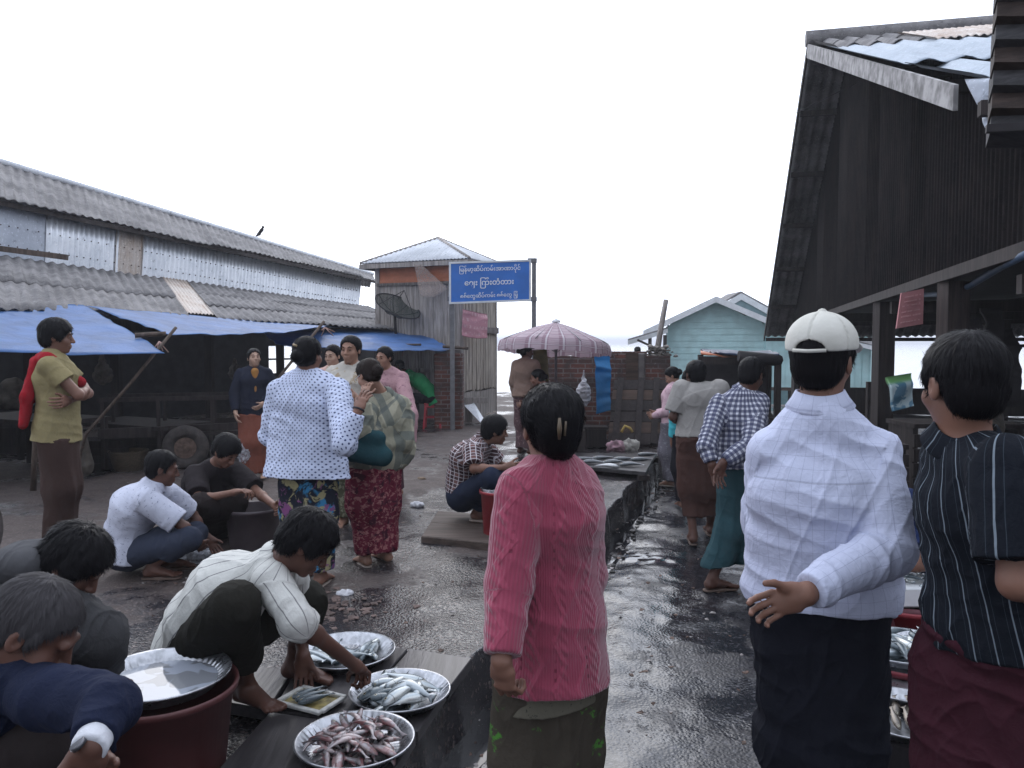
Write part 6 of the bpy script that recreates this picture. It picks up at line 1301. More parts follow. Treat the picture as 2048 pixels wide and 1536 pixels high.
# 16 17 under the umbrella
f = Fig(GP(1052, 10.9), -35, 1.50, 1.0, .0085); f.face(-75, -8); f.body(skin('dark'), 'woman in tan jacket and grey headcloth standing below the umbrella'); f.hair('bun'); f.set(elbR=(.2, .08, 1.05), wriR=(.1, .3, 1.05)); f.shirt(cloth('tan_jacket', (.22, .15, .12)), add=.035, flare=.05, name='jacket'); f.skirt(cloth('mauve_sarong', (.10, .06, .065), flor=[((.2, .13, .13), 20, .56, .4, 1)]), .1)
F = Field(.008); F.ell(f.H(0, -.01, .075), V3(.10, .115, .065), f.hfr(), .02, caps=[(f.H(0, 0, .045), V3(0, 0, -1))]); f.garment('headcloth', F, cloth('grey_headcloth', (.10, .10, .095)), [(f.H(0, 0, .1), f.H(0, 0, 0), .1)], folds(.006))
f = seated(GP(1136, 10.5), 75, 1.52, .42, .0085, .22, 1.05); f.face(80, -12); f.body(skin('mid'), 'seated seller in bright rose shirt below the umbrella'); f.hair('bun'); f.shirt(cloth('rose_shirt', (.48, .05, .10)), hem=f.loc(0, -.05, .42), add=.028, sleeve='half'); squatwrap(f, cloth('maroon_sarong', (.11, .03, .045), flor=[((.3, .18, .2), 25, .57, .5, 1)]), .08, r=.02)
b = MB(); b.box((0, 0, .19), (.36, .32, .38)); tag(b.build('wooden_box', M_WOODD, None, loc=GP(1141, 10.5)), 'dark box used as a seat by the seller in rose', 'box')
# 18 pink blouse woman
f = Fig(GP(1347, 9.5, 0), 62, 1.40, .98, .007); f.face(72, -32); f.set(elbR=(.2, .02, 1.05), wriR=(.05, .26, 1.0), elbL=(-.2, .03, 1.05), wriL=(-.04, .27, .96)); f.body(skin('tan'), 'young woman in pale pink blouse looking down beside the lane', eyes=True); f.hair('bun'); f.shirt(cloth('pale_pink', (.55, .38, .42), flor=[((.42, .24, .30), 30, .57, .4, 1)]), hem=f.loc(0, 0, .86), add=.024, flare=.03, name='blouse'); f.skirt(cloth('grey_sarong', (.13, .12, .14), flor=[((.24, .23, .25), 45, .56, .6, 1)]), .09, rad=.13, hemr=.15); f.sandal('R', M_SANDL); f.sandal('L', M_SANDL)
# 24 cyan shirt
f = Fig(GP(1380, 8.2, 0), 10, 1.42, .95, .008); f.body(skin('mid'), 'person in cyan shirt hidden behind the man in the grey t-shirt'); f.hair('short'); f.shirt(cloth('cyan_shirt', (.08, .48, .55)), add=.025); f.skirt(cloth('dark_sarong2', DK), .1)
# 19 grey t-shirt
f = Fig(GP(1402, 6.75, 0), -6, 1.62, 1.0, .0062); f.set(elbL=(-.235, -.03, 1.09), wriL=(-.12, .18, 1.0), elbR=(.22, .03, 1.09), wriR=(.12, .24, 1.05)); f.px(hea=(1391, 750, 6.8), nec=(1396, 785, 6.8)); f.set(ankL=(-.06, -.10, .10), kneL=(-.09, .03, .47), ankR=(.13, .2, .11)); f.face(8, -6)
f.body(skin('dark'), 'man in grey t-shirt and brown longyi walking away down the lane'); f.hair('short'); f.shirt(cloth('grey_tee', (.30, .285, .27)), hem=f.loc(0, 0, .93), sleeve='half', add=.03, collar=False, flare=.012, belly=.012, disp=folds(.008, seed=5)); f.skirt(cloth('brown_longyi2', (.07, .036, .03)), .235, top=f.loc(0, 0, .94), rad=.120, hemr=.135, disp=folds(.008, vert=.007, ring=.004, seed=8)); f.sandal('L', M_SAND); f.sandal('R', M_SAND)
# 20 checked shirt
f = Fig(GP(1478, 5.5, 0), -28, 1.62, 1.0, .0056); f.px(hea=(1503, 752, 5.5), nec=(1487, 788, 5.5), che=(1478, 830, 5.5), wai=(1480, 895, 5.5), pel=(1482, 935, 5.5), shoL=(1440, 808, 5.48), elbL=(1412, 890, 5.3), wriL=(1424, 930, 5.25), shoR=(1518, 802, 5.48), elbR=(1500, 890, 5.28), wriR=(1446, 925, 5.2), hipR=(1500, 950, 5.55), hipL=(1466, 950, 5.5), kneL=(1462, 1062, 5.5), kneR=(1512, 1060, 5.6))
f.J['ankL'] = sole(1425, 1182, 0); f.J['ankR'] = sole(1532, 1145, 0) + V3(0, 0, .03); f.toe = {'L': V3(1, .25, 0), 'R': V3(1, .5, .0)}; f.face(-42, -18)
f.hand('R', nrm(V3(-.35, -.1, -1)), V3(.3, -1, 0), .4).hand('L', nrm(V3(.35, -.1, -1)), V3(-.2, -1, 0), .35)
f.body(skin('dark'), 'man in navy and white checked shirt with hands clasped behind him'); f.hair('short')
f.shirt(cloth('gingham', (.52, .53, .60), [('x', .034, .5, (.035, .04, .09), .72), ('y', .034, .5, (.035, .04, .09), .72)]), hem=Q(1480, 930, 5.5), sleeve='long', add=.026, flare=.0, disp=folds(.009, ring=.007, seed=6))
f.skirt(cloth('teal_longyi', (.028, .085, .095)), .0, top=Q(1481, 905, 5.5), rad=.125, hemr=.15, hemn=V3(.42, 0, -1), legs=True, disp=folds(.008, vert=.012, seed=3)) if False else None
F = Field(.0058); J = f.J; hp = V3(Q(1462, 1132, 5.45)); cp = [(hp, nrm(V3(.1, 0, -1)))]; F.cone(Q(1481, 912, 5.5), J['pel'], .118, .13, .06, f.rt, 1.28)
for sd in 'RL': F.cone(J['hip' + sd], J['kne' + sd], .105, .095, .07, caps=cp).cone(J['kne' + sd], J['kne' + sd] + (J['ank' + sd] - J['kne' + sd]) * .8, .095, .10, .07, caps=cp)
F.cone((J['hipR'] + J['hipL']) / 2, (J['kneR'] + J['kneL']) / 2 - V3(0, 0, .15), .1, .1, .06, caps=cp); f.garment('longyi', F, cloth('teal_longyi', (.028, .066, .078)), [(V3(Q(1481, 900, 5.5)), V3(Q(1470, 1150, 5.5)), .13)], folds(.007, vert=.010, ring=.003, seed=3))
f.sandal('L', M_SAND); f.sandal('R', M_SAND)
# 21 the man in the white cap
f = Fig(GP(1652, 2.38, 0), -16, 1.70, 1.02, .0042); f.px(hea=(1645, 725, 2.38), nec=(1640, 822, 2.38), shoR=(1748, 912, 2.33), elbR=(1774, 1100, 2.22), wriR=(1612, 1188, 2.06), shoL=(1545, 908, 2.42), che=(1645, 990, 2.38), elbL=(1530, 1040, 2.55), wriL=(1600, 1120, 2.72)); f.face(-38, 0)
f.hand('R', nrm(V3(-1, -.0, -.34)), nrm(V3(.0, -1, .15)), .40, .35, .07)
f.body(skin('mid'), 'man in white cap and white shirt with one hand behind his back'); f.hair('short', disp=.003)
CHK = (.36, .38, .50); f.shirt(cloth('white_check_shirt', (.50, .53, .67), [('x', .034, .04, (.26, .28, .40), .5), ('y', .034, .04, (.26, .28, .40), .42)], var=.04, bump=.4, seam=((.66, 0), (.265, 0))), hem=Q(1650, 1205, 2.38), add=.03, flare=-.005, belly=.02, disp=folds(.0075, ring=.007, seed=4), vox=.0044)
f.skirt(cloth('black_longyi', (.011, .012, .018)), .18, top=Q(1644, 1172, 2.38), rad=.112, hemr=.115, sc=1.22, disp=folds(.013, vert=.008, ring=.006, seed=2))
F = Field(.0042); R = f.hfr(); h = f.H; k = f.s
F.ell(h(0, -.012, .055), V3(.098, .116, .092) * k, R, .01, caps=[(h(0, 0, .038), R @ V3(0, .05, -1))]); F.ell(h(0, -.105, .035), V3(.042, .04, .032) * k, R, .006, sub=True)
F.ell(h(0, .118, .048), V3(.078, .085, .010) * k, R @ np.array([[1, 0, 0], [0, cos(.35), sin(.35)], [0, -sin(.35), cos(.35)]]), .01, caps=[(h(0, .06, 0), R @ V3(0, -1, 0))]); F.ell(h(0, -.012, .148), V3(.012, .012, .008) * k, R, .004)
t = NT('canvas_cap'); o = t.obj(); t.set(base=t.mix(t.step(t.noise(o, 8, 3), .3, .7), (.50, .49, .44), (.60, .59, .54)), rough=.9, normal=t.bump(t.noise(o, 22, 3), .35, .01)); f.garment('cap', F, t.m, [(h(0, 0, .2), h(0, 0, -.1), .1)], lambda P, U: -.004 * (np.abs(np.sin(np.arctan2((P - h(0, -.012, .05)) @ R[:, 0], (P - h(0, -.012, .05)) @ R[:, 1]) * 3)) < .09))
b = MB(); b.tube([h(-.045, -.118, .036), h(0, -.135, .034), h(.045, -.118, .036)], .006, 6); b.build('cap_strap', t.m, f.o)
# 22 the man in the dark striped shirt
f = Fig(GP(2020, 1.92, 0), -42, 1.66, .95, .0042); f.px(hea=(1923, 772, 1.9), nec=(1928, 895, 1.92), che=(1972, 1000, 1.92), wai=(1997, 1130, 1.92), pel=(2017, 1240, 1.92), shoR=(2022, 945, 1.74), elbR=(2034, 1165, 1.68), wriR=(2180, 1215, 1.8), shoL=(1912, 918, 2.06), elbL=(1925, 1060, 2.2), wriL=(1990, 1100, 2.35)); f.face(6, -4)
f.body(skin('mid'), 'man in dark striped short-sleeved shirt at the right border'); f.hair('short', disp=.004)
f.shirt(cloth('dark_striped', (.009, .011, .016), [('x', .052, .055, (.20, .24, .28), .8), ('x', .026, .03, (.06, .08, .10), .6)]), hem=Q(1985, 1285, 1.92), sleeve='half', add=.028, flare=.02, hemn=V3(.1, 0, -1), disp=folds(.009, ring=.004, seed=12))
f.skirt(cloth('maroon_longyi', (.045, .013, .020)), .15, rad=.125, hemr=.13, sc=1.22, disp=folds(.012, vert=.008, ring=.007, seed=5))
# 23 seller inside the right shed
f = seated(GP(1868, 4.35, 0), 60, 1.6, .35, .007, .2); f.px(wriL=(1795, 1135, 4.05), elbL=(1845, 1128, 4.1), wriR=(1790, 1128, 4.3)); f.body(skin('mid'), 'seller in dark blue shirt seated behind the trays in the right shed'); f.hair('short'); f.shirt(cloth('blue_work_shirt', (.018, .03, .085)), hem=f.loc(0, -.05, .4), sleeve='half', add=.03); squatwrap(f, cloth('dark_longyi3', DK), .1, r=.01)
b = MB(); b.box((0, 0, .16), (.34, .34, .32)); tag(b.build('wooden_box', M_WOODD, None, loc=GP(1868, 4.35, 0)), 'dark wooden box seat of the seller in the right shed', 'box')
# 25 far figure
f = Fig(GP(1275, 18.6, ZP), 20, 1.42, .9, .014); f.body(skin('dark'), 'tiny distant figure in white seen over the brick wall'); f.hair('short'); f.shirt(cloth('white_shirt', (.6, .6, .6)), add=.02, collar=False); f.skirt(cloth('pale_longyi', (.2, .2, .22)), .1)
# 4 the man in the navy jacket
f = seated(GP(-40, 2.15), -75, 1.66, .3, .0046, .3, 1.05); f.px(pel=(-60, 1500, 2.15), wai=(-50, 1430, 2.12), che=(-15, 1340, 2.05), nec=(12, 1315, 1.98), hea=(70, 1262, 1.92), shoR=(88, 1392, 1.84), shoL=(60, 1380, 2.2), elbR=(222, 1408, 1.72), wriR=(182, 1490, 1.60), elbL=(170, 1440, 2.2), wriL=(200, 1520, 2.1), hipR=(-60, 1520, 2.05), hipL=(-55, 1515, 2.25), kneR=(110, 1470, 2.02), kneL=(130, 1440, 2.35)); f.face(-82, -38); f.J['ankR'] = GP(60, 2.15) + V3(0, 0, .1); f.J['ankL'] = GP(90, 2.4) + V3(0, 0, .1)
f.hand('R', nrm(V3(-.25, .1, -1)), V3(0, -.3, -.2), .7, .5)
f.body(skin('dark'), 'grey-haired man in navy jacket bending forward in the bottom left corner'); f.hair('short', hairm('grey'), disp=.003)
f.shirt(cloth('navy_wool_jacket', (.012, .016, .036), bump=.5), hem=Q(-60, 1540, 2.15), add=.04, name='jacket', disp=folds(.010, ring=.007, seed=11), cuff=0, k=.04, aadd=.02)
w, e = f.J['wriR'], f.J['elbR']; u_ = nrm(w - e); F = Field(.004); F.cone(w - u_ * .04, w + u_ * .008, .036, .034, .01, caps=[(w + u_ * .014, u_)]); f.garment('shirt_cuff', F, cloth('white_cuff', (.55, .56, .6)), [(w - u_, w, .04)], folds(.003))
b = MB(); a1 = nrm(np.cross(u_, V3(0, 1, 0))); a2 = np.cross(u_, a1); sg2 = 1 if a2[1] < 0 else -1; w2 = w + u_ * .02; b.tube([w2 + a2 * .020 * sg2, w2 + a2 * .030 * sg2], .016, 18); b.build('wrist_watch', simple('steel_watch', (.12, .12, .13), .3, metal=.8), f.o)
F = Field(.0055); J = f.J; squatwrap(f, cloth('dark_brown_trousers', (.028, .022, .022)), .1, 'trousers', r=.015)
b = MB(); b.box((0, 0, .14), (.34, .34, .28)); tag(b.build('wooden_box', M_WOODD, None, loc=GP(-60, 2.15)), 'low box under the man in the navy jacket', 'box')
# 5 the hooded man
f = squat(GP(95, 2.75), -85, 1.62, 1.05, .005, .05); f.px(pel=(10, 1400, 2.8), wai=(15, 1330, 2.78), che=(45, 1230, 2.72), nec=(88, 1168, 2.66), hea=(146, 1128, 2.6), shoR=(85, 1215, 2.5), shoL=(110, 1200, 2.85), elbR=(195, 1275, 2.6), wriR=(210, 1345, 2.7), elbL=(190, 1280, 2.95), wriL=(220, 1330, 2.95), hipR=(10, 1420, 2.7), hipL=(20, 1415, 2.9), kneR=(150, 1370, 2.68), kneL=(165, 1350, 2.98)); f.J['ankR'] = GP(110, 2.75) + V3(0, 0, .1); f.J['ankL'] = GP(130, 3.0) + V3(0, 0, .1); f.face(-84, -42)
f.body(skin('dark'), 'stooping man in grey hooded coat behind the navy jacket'); f.hair('mop', disp=.008)
f.shirt(cloth('grey_coat', (.052, .052, .055), bump=.5), hem=Q(5, 1450, 2.8), add=.05, name='coat', disp=folds(.012, ring=.007, seed=13), cuff=0, k=.06)
F = Field(.005); h = f.H; F.cone(h(-.06, -.10, -.06), h(.06, -.10, -.06), .05, .05, .03).ell(h(0, -.12, -.10), (.10, .08, .07), k=.04); f.garment('hood', F, cloth('grey_hood', (.07, .07, .075)), [(h(0, -.1, 0), h(0, -.1, -.2), .1)], folds(.008))
squatwrap(f, cloth('black_trousers2', (.02, .019, .02)), .1, 'trousers', r=.02)
# ---------------------------------------------------------------- trays, tubs, fish, boards
t = NT('stamped_aluminium'); o = t.obj(); t.set(base=t.mix(t.step(t.noise(o, 30, 3), .35, .65), (.30, .31, .33), (.44, .45, .48)), metal=.9, rough=t.step(t.noise(o, 12, 4), .3, .7, .2, .42), normal=t.bump(t.noise(o, 60, 3), .12, .003)); M_ALU = t.m
def lathe(prof, n=64, flute=0., fr=(0, 0), mod=0):
    V, F = [], []; m = len(prof)
    for i, (r, z) in enumerate(prof):
        for j in range(n):
            a = 2 * pi * j / n; f = flute * (abs(((j * mod / n) % 1) - .5) * 2 - .5) if (mod and fr[0] <= i <= fr[1]) else 0
            V.append(((r + f) * cos(a), (r + f) * sin(a), z - f * .6))
    for i in range(m - 1):
        for j in range(n): F.append((i * n + j, i * n + (j + 1) % n, (i + 1) * n + (j + 1) % n, (i + 1) * n + j))
    F.append(tuple((m - 1) * n + j for j in range(n))); F.append(tuple(reversed(range(n))))
    return V, F
def tray(p, R, label, rot=(0, 0), z=None, group=None, h=.045):
    """round fluted aluminium tray, its underside at p"""
    n = 192; s = R / .22; pr = [(.165 * s, 0), (.175 * s, .003), (.19 * s, h * .55), (.212 * s, h - .004), (.219 * s, h - .006), (.222 * s, h), (.219 * s, h + .004), (.212 * s, h + .001), (.186 * s, h * .55), (.168 * s, .009), (.16 * s, .005), (.08 * s, .004)]
    V, F = lathe(pr, n, .0034 * s, (8, 9), 48)
    me = bpy.data.meshes.new('fish_tray'); me.from_pydata(V, [], F); me.polygons.foreach_set('use_smooth', [len(f) < 5 for f in F]); o = link_mesh('fish_tray', me, M_ALU, None, p); o.rotation_euler = (rot[0], rot[1], p[0] * 3)
    return tag(o, label, 'tray', group)
def plastic(nm, c, r=.5): return simple(nm, c, r, .18, 6, .12, 20)
def tub(p, R, H, label, mat, name='plastic_tub', hole=True):
    pr = [(R * .74, 0), (R * .80, .02), (R * .92, H - .03), (R * .985, H - .028), (R, H - .012), (R * .99, H), (R * .95, H - .004), (R * .92, H - .02), (R * .80, H * .5), (R * .75, .03), (R * .3, .022)]
    V, F = lathe(pr, 64); me = bpy.data.meshes.new(name); me.from_pydata(V, [], F); me.polygons.foreach_set('use_smooth', [len(f) < 5 for f in F]); o = link_mesh(name, me, mat, None, p); return tag(o, label, 'tub')
def fish_mesh(nm, mat, L=.13, fat=1., bend=0., gut=False):
    m, n = 17, 12; V, F = [], []; prof = [(.0, .02, .018), (.02, .10, .075), (.06, .165, .12), (.12, .225, .15), (.2, .275, .17), (.3, .30, .175), (.4, .29, .165), (.5, .255, .145), (.6, .205, .115), (.7, .15, .08), (.8, .095, .05), (.86, .07, .03), (.885, .09, .015), (.92, .15, .009), (.96, .21, .007), (.985, .245, .006), (1., .255, .004)]
    for x, hh, w in prof:
        bx = bend * sin(x * pi) * .18
        for j in range(n):
            a = 2 * pi * j / n; z = hh * .5 * sin(a) * fat * .82; y = w * .5 * cos(a) * fat
            xx = x
            if x > .9: xx = x - .06 * (1 - abs(sin(a))) * (x - .86) / .14 * 1.3
            V.append(((xx - .45) * L, (y + bx) * L, z * L - (.02 if z < 0 else 0) * L * sin(x * pi)))
    for i in range(m - 1):
        for j in range(n): F.append((i * n + j, (i + 1) * n + j, (i + 1) * n + (j + 1) % n, i * n + (j + 1) % n))
    F.append(tuple(range(n))); F.append(tuple(reversed([(m - 1) * n + j for j in range(n)])))
    b0 = len(V)                                   # back and belly fins
    for x0, x1, x2, z0, z1, sg_ in ((.34, .42, .52, .135, .20, 1), (.62, .66, .74, .085, .13, -1), (.26, .30, .36, -.13, .19, -1)):
        b0 = len(V); V += [((x - .45) * L, (w + bend * sin(x * pi) * .18) * L, z * sg_ * L * fat * .82) for x, z, w in ((x0, abs(z0), .004), (x1, z1, 0), (x2, abs(z0) * .86, .004), (x0, abs(z0), -.004), (x2, abs(z0) * .86, -.004))]; F += [(b0, b0 + 1, b0 + 2), (b0 + 3, b0 + 4, b0 + 1)]
    me = bpy.data.meshes.new(nm); me.from_pydata(V, [], F); me.polygons.foreach_set('use_smooth', [len(f) > 3 for f in F]); me.materials.append(mat); return me
def fish_mat(nm, back, side, belly, L, blood=0., rough=.24, metal=.45):
    t = NT(nm); o = t.obj(); x, y, z = t.xyz(o); zz = t.m_('DIVIDE', z, L); n = t.noise(o, 90, 3); v = t.vor(o, 420, 'F1')
    c = t.mix(t.step(t.m_('ADD', zz, t.m_('MULTIPLY', t.m_('SUBTRACT', n, .5), .05)), -.02, .05), side, back); c = t.mix(t.step(zz, -.10, -.04, 1, 0), c, belly)
    c = t.mix(t.step(v, .3, .6, 0, .25), c, tuple(a * .5 for a in side))
    ex = t.m_('ADD', t.m_('DIVIDE', x, L), .36); ez = t.m_('SUBTRACT', zz, .02); d = t.m_('SQRT', t.m_('ADD', t.m_('MULTIPLY', ex, ex), t.m_('MULTIPLY', ez, ez)))
    c = t.mix(t.step(d, .028, .034, 1, 0), c, (.35, .33, .25)); c = t.mix(t.step(d, .015, .018, 1, 0), c, (.01, .01, .01))
    c = t.mix(t.step(t.m_('ABSOLUTE', t.m_('ADD', t.m_('DIVIDE', x, L), .255)), .004, .012, .6, 0), c, tuple(a * .3 for a in back))
    if blood: c = t.mix(t.m_('MULTIPLY', t.step(t.noise(o, 36, 3), .48, .58), blood), c, (.20, .05, .05))
    m_ = t.step(zz, -.06, .06, metal, metal * .4)
    return t.set(base=c, rough=rough, metal=m_, spec=.6, normal=t.bump(v, .12, .0008))
FS = [fish_mesh('fish', fish_mat('silver_fish', (.06, .085, .10), (.42, .47, .50), (.60, .62, .60), .165), .165, 1.12, b_) for b_ in (-.5, 0., .6)]
FP = [fish_mesh('fish', fish_mat('bloody_fish', (.05, .045, .05), (.40, .36, .37), (.46, .38, .37), .13, .55, .3, .25), .14, .80, b_) for b_ in (-.6, .2, .9)]
FB = [fish_mesh('fish', fish_mat('brown_fish', (.05, .04, .03), (.20, .17, .14), (.26, .22, .18), .15, 0, .32, .3), .15, .9, b_) for b_ in (0., .2)]
FG = [fish_mesh('fish', fish_mat('pale_fish', (.12, .13, .14), (.55, .56, .58), (.6, .6, .6), .24), .24, .95, b_) for b_ in (0., .3)]
def pile(meshes, c, R, n, label, group, layers=3, seed=0, main=None, spread=1., sc=1., flat=.25):
    rng = random.Random(seed); out = []; me0 = meshes[0]; L = max(v.co.x for v in me0.vertices) - min(v.co.x for v in me0.vertices)
    for i in range(n):
        lay = i * layers // n; Rm = (R - L * .32) * (1 - .22 * lay / max(1, layers - 1)) * spread; r = Rm * sqrt(rng.random()); a = rng.uniform(0, 2 * pi); th = rng.uniform(0, 2 * pi) if main is None else main + rng.gauss(0, .5) + (pi if rng.random() < .3 else 0)
        o = bpy.data.objects.new('fish', rng.choice(meshes)); COL.objects.link(o); s_ = sc * rng.uniform(.82, 1.15)
        o.location = (c[0] + r * cos(a), c[1] + r * sin(a), c[2] + .014 * s_ + lay * .019 + rng.uniform(0, .004)); o.scale = (s_,) * 3
        o.rotation_euler = (pi / 2 * rng.choice((1, 1, -1)) + rng.gauss(0, .35), rng.gauss(0, flat * .5), th); tag(o, label, 'fish', group); out.append(o)
    return out
# boards under the seller
def board(px, z, th, label, mat=M_PLANK, name='wooden_board'):
    P_ = [V3(G(u, v, z)) for u, v in px]; c = sum(P_) / len(P_); b = MB(); b.prism([p - c for p in P_], (0, 0, -th)); return tag(b.build(name, mat, None, bevel=.004, loc=c), label, 'board')
board([(655, 1285), (815, 1297), (772, 1345), (600, 1332)], ZP + .062, .05, 'dark wet board lying beneath the rear tray of silver fish')
board([(820, 1297), (944, 1316), (898, 1376), (777, 1346)], ZP + .064, .05, 'smooth grey board reaching the ditch beside the tray of silver fish')
board([(596, 1335), (893, 1379), (836, 1462), (545, 1420)], ZP + .060, .05, 'wet board beneath the middle tray and the enamel plate')
board([(540, 1423), (832, 1466), (775, 1560), (430, 1545)], ZP + .063, .05, 'wet board at the lower edge beneath the tray of gutted fish')
board([(475, 1330), (590, 1338), (535, 1418), (425, 1400)], ZP + .061, .05, 'dark board under the bare foot of the striped seller')
zb_ = ZP + .064
c1 = V3(G(692, 1318, zb_)); tray(c1, .225, 'round aluminium tray farthest from the viewer, half full of silver fish')
pile(FS, c1 + V3(.02, .05, .006), .17, 11, 'silver fish in the rear tray left of the grey board', 'silver fish in the rear tray', 1, 1, main=1.4, sc=1.05); pile(FS, c1 + V3(-.06, -.04, .006), .16, 10, 'silver fish in the rear tray left of the grey board', 'silver fish in the rear tray', 2, 2, main=.1)
c2 = V3(G(800, 1400, zb_)); tray(c2, .205, 'round aluminium tray under the seller\'s reaching hand, heaped with silver fish')
pile(FS, c2 + V3(0, 0, .006), .19, 27, 'silver fish heaped in the tray under the seller\'s hand', 'silver fish in the middle tray', 3, 3, main=.7, sc=1.08)
c3 = V3(G(710, 1500, zb_)); tray(c3, .212, 'round aluminium tray nearest the viewer, full of reddish gutted fish')
pile(FP, c3 + V3(.005, 0, .005), .19, 66, 'small reddish gutted fish in the nearest tray', 'gutted fish in the nearest tray', 3, 4, flat=.5)
# enamel plate with three fish
pc = V3(G(622, 1402, zb_ + .01)); en = empty('enamel_plate', pc, radians(-26)); tag(en, 'chipped white rectangular enamel plate with three fish before the seller', 'plate')
b = MB(); b.box((0, 0, -.004), (.20, .145, .008)); b.build('bottom', simple('yellow_enamel', (.32, .26, .10), .4, .5, 25), en, loc=(0, 0, 0)); b = MB()
for x, y, w_, d_ in ((0, .078, .225, .022), (0, -.078, .225, .022), (.108, 0, .022, .135), (-.108, 0, .022, .135)): b.box((x, y, .006), (w_, d_, .014))
b.build('rim', simple('white_enamel', (.55, .55, .53), .35, .25, 30), en, bevel=.003, loc=(0, 0, 0))
for i in range(3):
    o = bpy.data.objects.new('fish', FS[1]); COL.objects.link(o); o.location = pc + V3(-.62 * (i - 1) * .036, .78 * (i - 1) * .036, .024); o.rotation_euler = (1.4, 0, radians(36 + 6 * i)); o.scale = (.95, .95, .8); tag(o, ('front silver fish on the white enamel plate', 'middle silver fish on the white enamel plate', 'rear silver fish on the white enamel plate')[i], 'fish', 'fish on the enamel plate')
# the big tub with a tray of water on top
tc = V3(Q(322, 1350, 2.78)); Ht = tc[2] - ZP - .03; tub(V3(tc[0], tc[1], ZP), .258, Ht, 'large reddish brown plastic tub with a tray of water on top', plastic('brown_red_tub', (.095, .028, .028), .5))
tray(V3(tc[0], tc[1], ZP + Ht - .012), .232, 'wide aluminium tray of cloudy water resting on the big tub', h=.05)
t = NT('cloudy_water'); o = t.obj(); n = t.noise(o, 7, 2, .5, .6); t.set(base=t.mix(t.step(n, .47, .5), (.20, .21, .23), (.33, .36, .42)), rough=.06, spec=.6)
V, F = lathe([(.178, 0), (.19, .012), (.0005, .0122)], 64); me = bpy.data.meshes.new('tray_water'); me.from_pydata(V, [], F); o = link_mesh('tray_water', me, t.m, None, V3(tc[0], tc[1], ZP + Ht - .005)); o['kind'] = 'stuff'; tag(o, 'cloudy melt water standing in the wide tray', 'water')
# dark tub of the man in black
tub(V3(G(508, 1092, ZP)), .215, .30, 'dark grey plastic tub beside the squatting man in black', plastic('grey_tub', (.10, .08, .088), .4))
# platter with plastic film beside the speckled shirt
c = V3(G(388, 1120, ZP)); tray(c, .20, 'shallow round tray holding crumpled clear plastic beside the speckled shirt', h=.025); o = bag(c + V3(0, 0, .10), .30, .14, 'crumpled clear plastic film lying in the shallow tray', M_CLEAR, tip=False, seed=6, name='plastic_film', cat='film')
# low platform with the red tub by the plaid youth
bc = [V3(G(842, 1072, ZP + .07)), V3(G(875, 1022, ZP + .07)), V3(G(1040, 1035, ZP + .07)), V3(G(1035, 1090, ZP + .07))]; c = sum(bc) / 4; b = MB(); b.prism([p - c for p in bc], (0, 0, -.085)); b.prism([p - c + V3(0, 0, .003) for p in (bc[0] * .5 + bc[1] * .5, bc[1], bc[2], bc[3] * .5 + bc[2] * .5)], (0, 0, -.05)); tag(b.build('low_platform', wood_mat('trodden_wood', (.12, .09, .075), .7, 'x'), None, bevel=.008, loc=c), 'low brown wooden platform under the squatting youth in plaid', 'platform')
rt_ = V3(GP(1004, 6.05)); rt_[2] = ZP; tub(rt_, .175, .40, 'red plastic tub with stacked lids beside the youth in plaid', plastic('red_tub', (.30, .025, .035), .4))
for k in range(3): tray(rt_ + V3(-.004 * k, .006 * k, .375 + .013 * k), .155, ('lowest', 'middle', 'topmost')[k] + ' aluminium lid of the stack lying in the red tub', rot=(.02 * k, -.03 * k), h=.02)
# far fish stall on the platform edge
fc = [V3(G(1148, 905, ZP + .1)), V3(G(1312, 908, ZP + .1)), V3(G(1292, 944, ZP + .1)), V3(G(1140, 930, ZP + .1))]; c = sum(fc) / 4; b = MB(); b.prism([p - c for p in fc], (0, 0, -.045)); o = b.build('fish_slab', M_PLANK, None, bevel=.006, loc=c); tag(o, 'long low wooden slab with large pale fish laid out far down the platform', 'slab')
b = MB(); 
for p in (fc[0], fc[1], fc[2], fc[3]): q = p * .93 + c * .07 - c; b.box(q - V3(0, 0, .07), (.12, .12, .06))
tag(b.build('support_blocks', M_WOODD, None, loc=c), 'short wooden blocks carrying the far fish slab', 'blocks')
for i, (u, v, a) in enumerate(((1168, 917, .1), (1185, 925, -.2), (1205, 915, .3), (1228, 925, 0), (1248, 917, .2), (1262, 930, -.1), (1283, 918, .15), (1215, 933, 2.9), (1296, 908, .1))):
    o = bpy.data.objects.new('fish', FG[i % 2]); COL.objects.link(o); o.location = V3(G(u, v, ZP + .118)); o.rotation_euler = (pi / 2, 0, a); o.scale = (1.25,) * 3; tag(o, 'large pale fish laid out on the far wooden slab', 'fish', 'large fish on the far slab')
kb = V3(G(1243, 898, ZP)); o = bag(kb + V3(-.08, 0, .10), .26, .26, 'pink and white rag bundle left of the pair on the far slab', simple('pink_rag', (.42, .26, .30), .8, .5, 14), tip=False, seed=21, name='rag_bundle', cat='bundle'); o = bag(kb + V3(.13, .02, .12), .26, .3, 'white and yellow tied bundle right of the pair on the far slab', simple('white_rag', (.42, .40, .36), .8, .5, 14), tip=False, seed=23, name='rag_bundle', cat='bundle')
b = MB(); b.tube([kb + V3(.0, .02, .24), kb + V3(.05, .02, .33), kb + V3(.12, .02, .30), kb + V3(.16, .02, .24)], .02, 8); tag(b.build('yellow_strap', simple('yellow_strap', (.5, .36, .10), .7)), 'yellow strap looped over the rag bundles', 'strap')
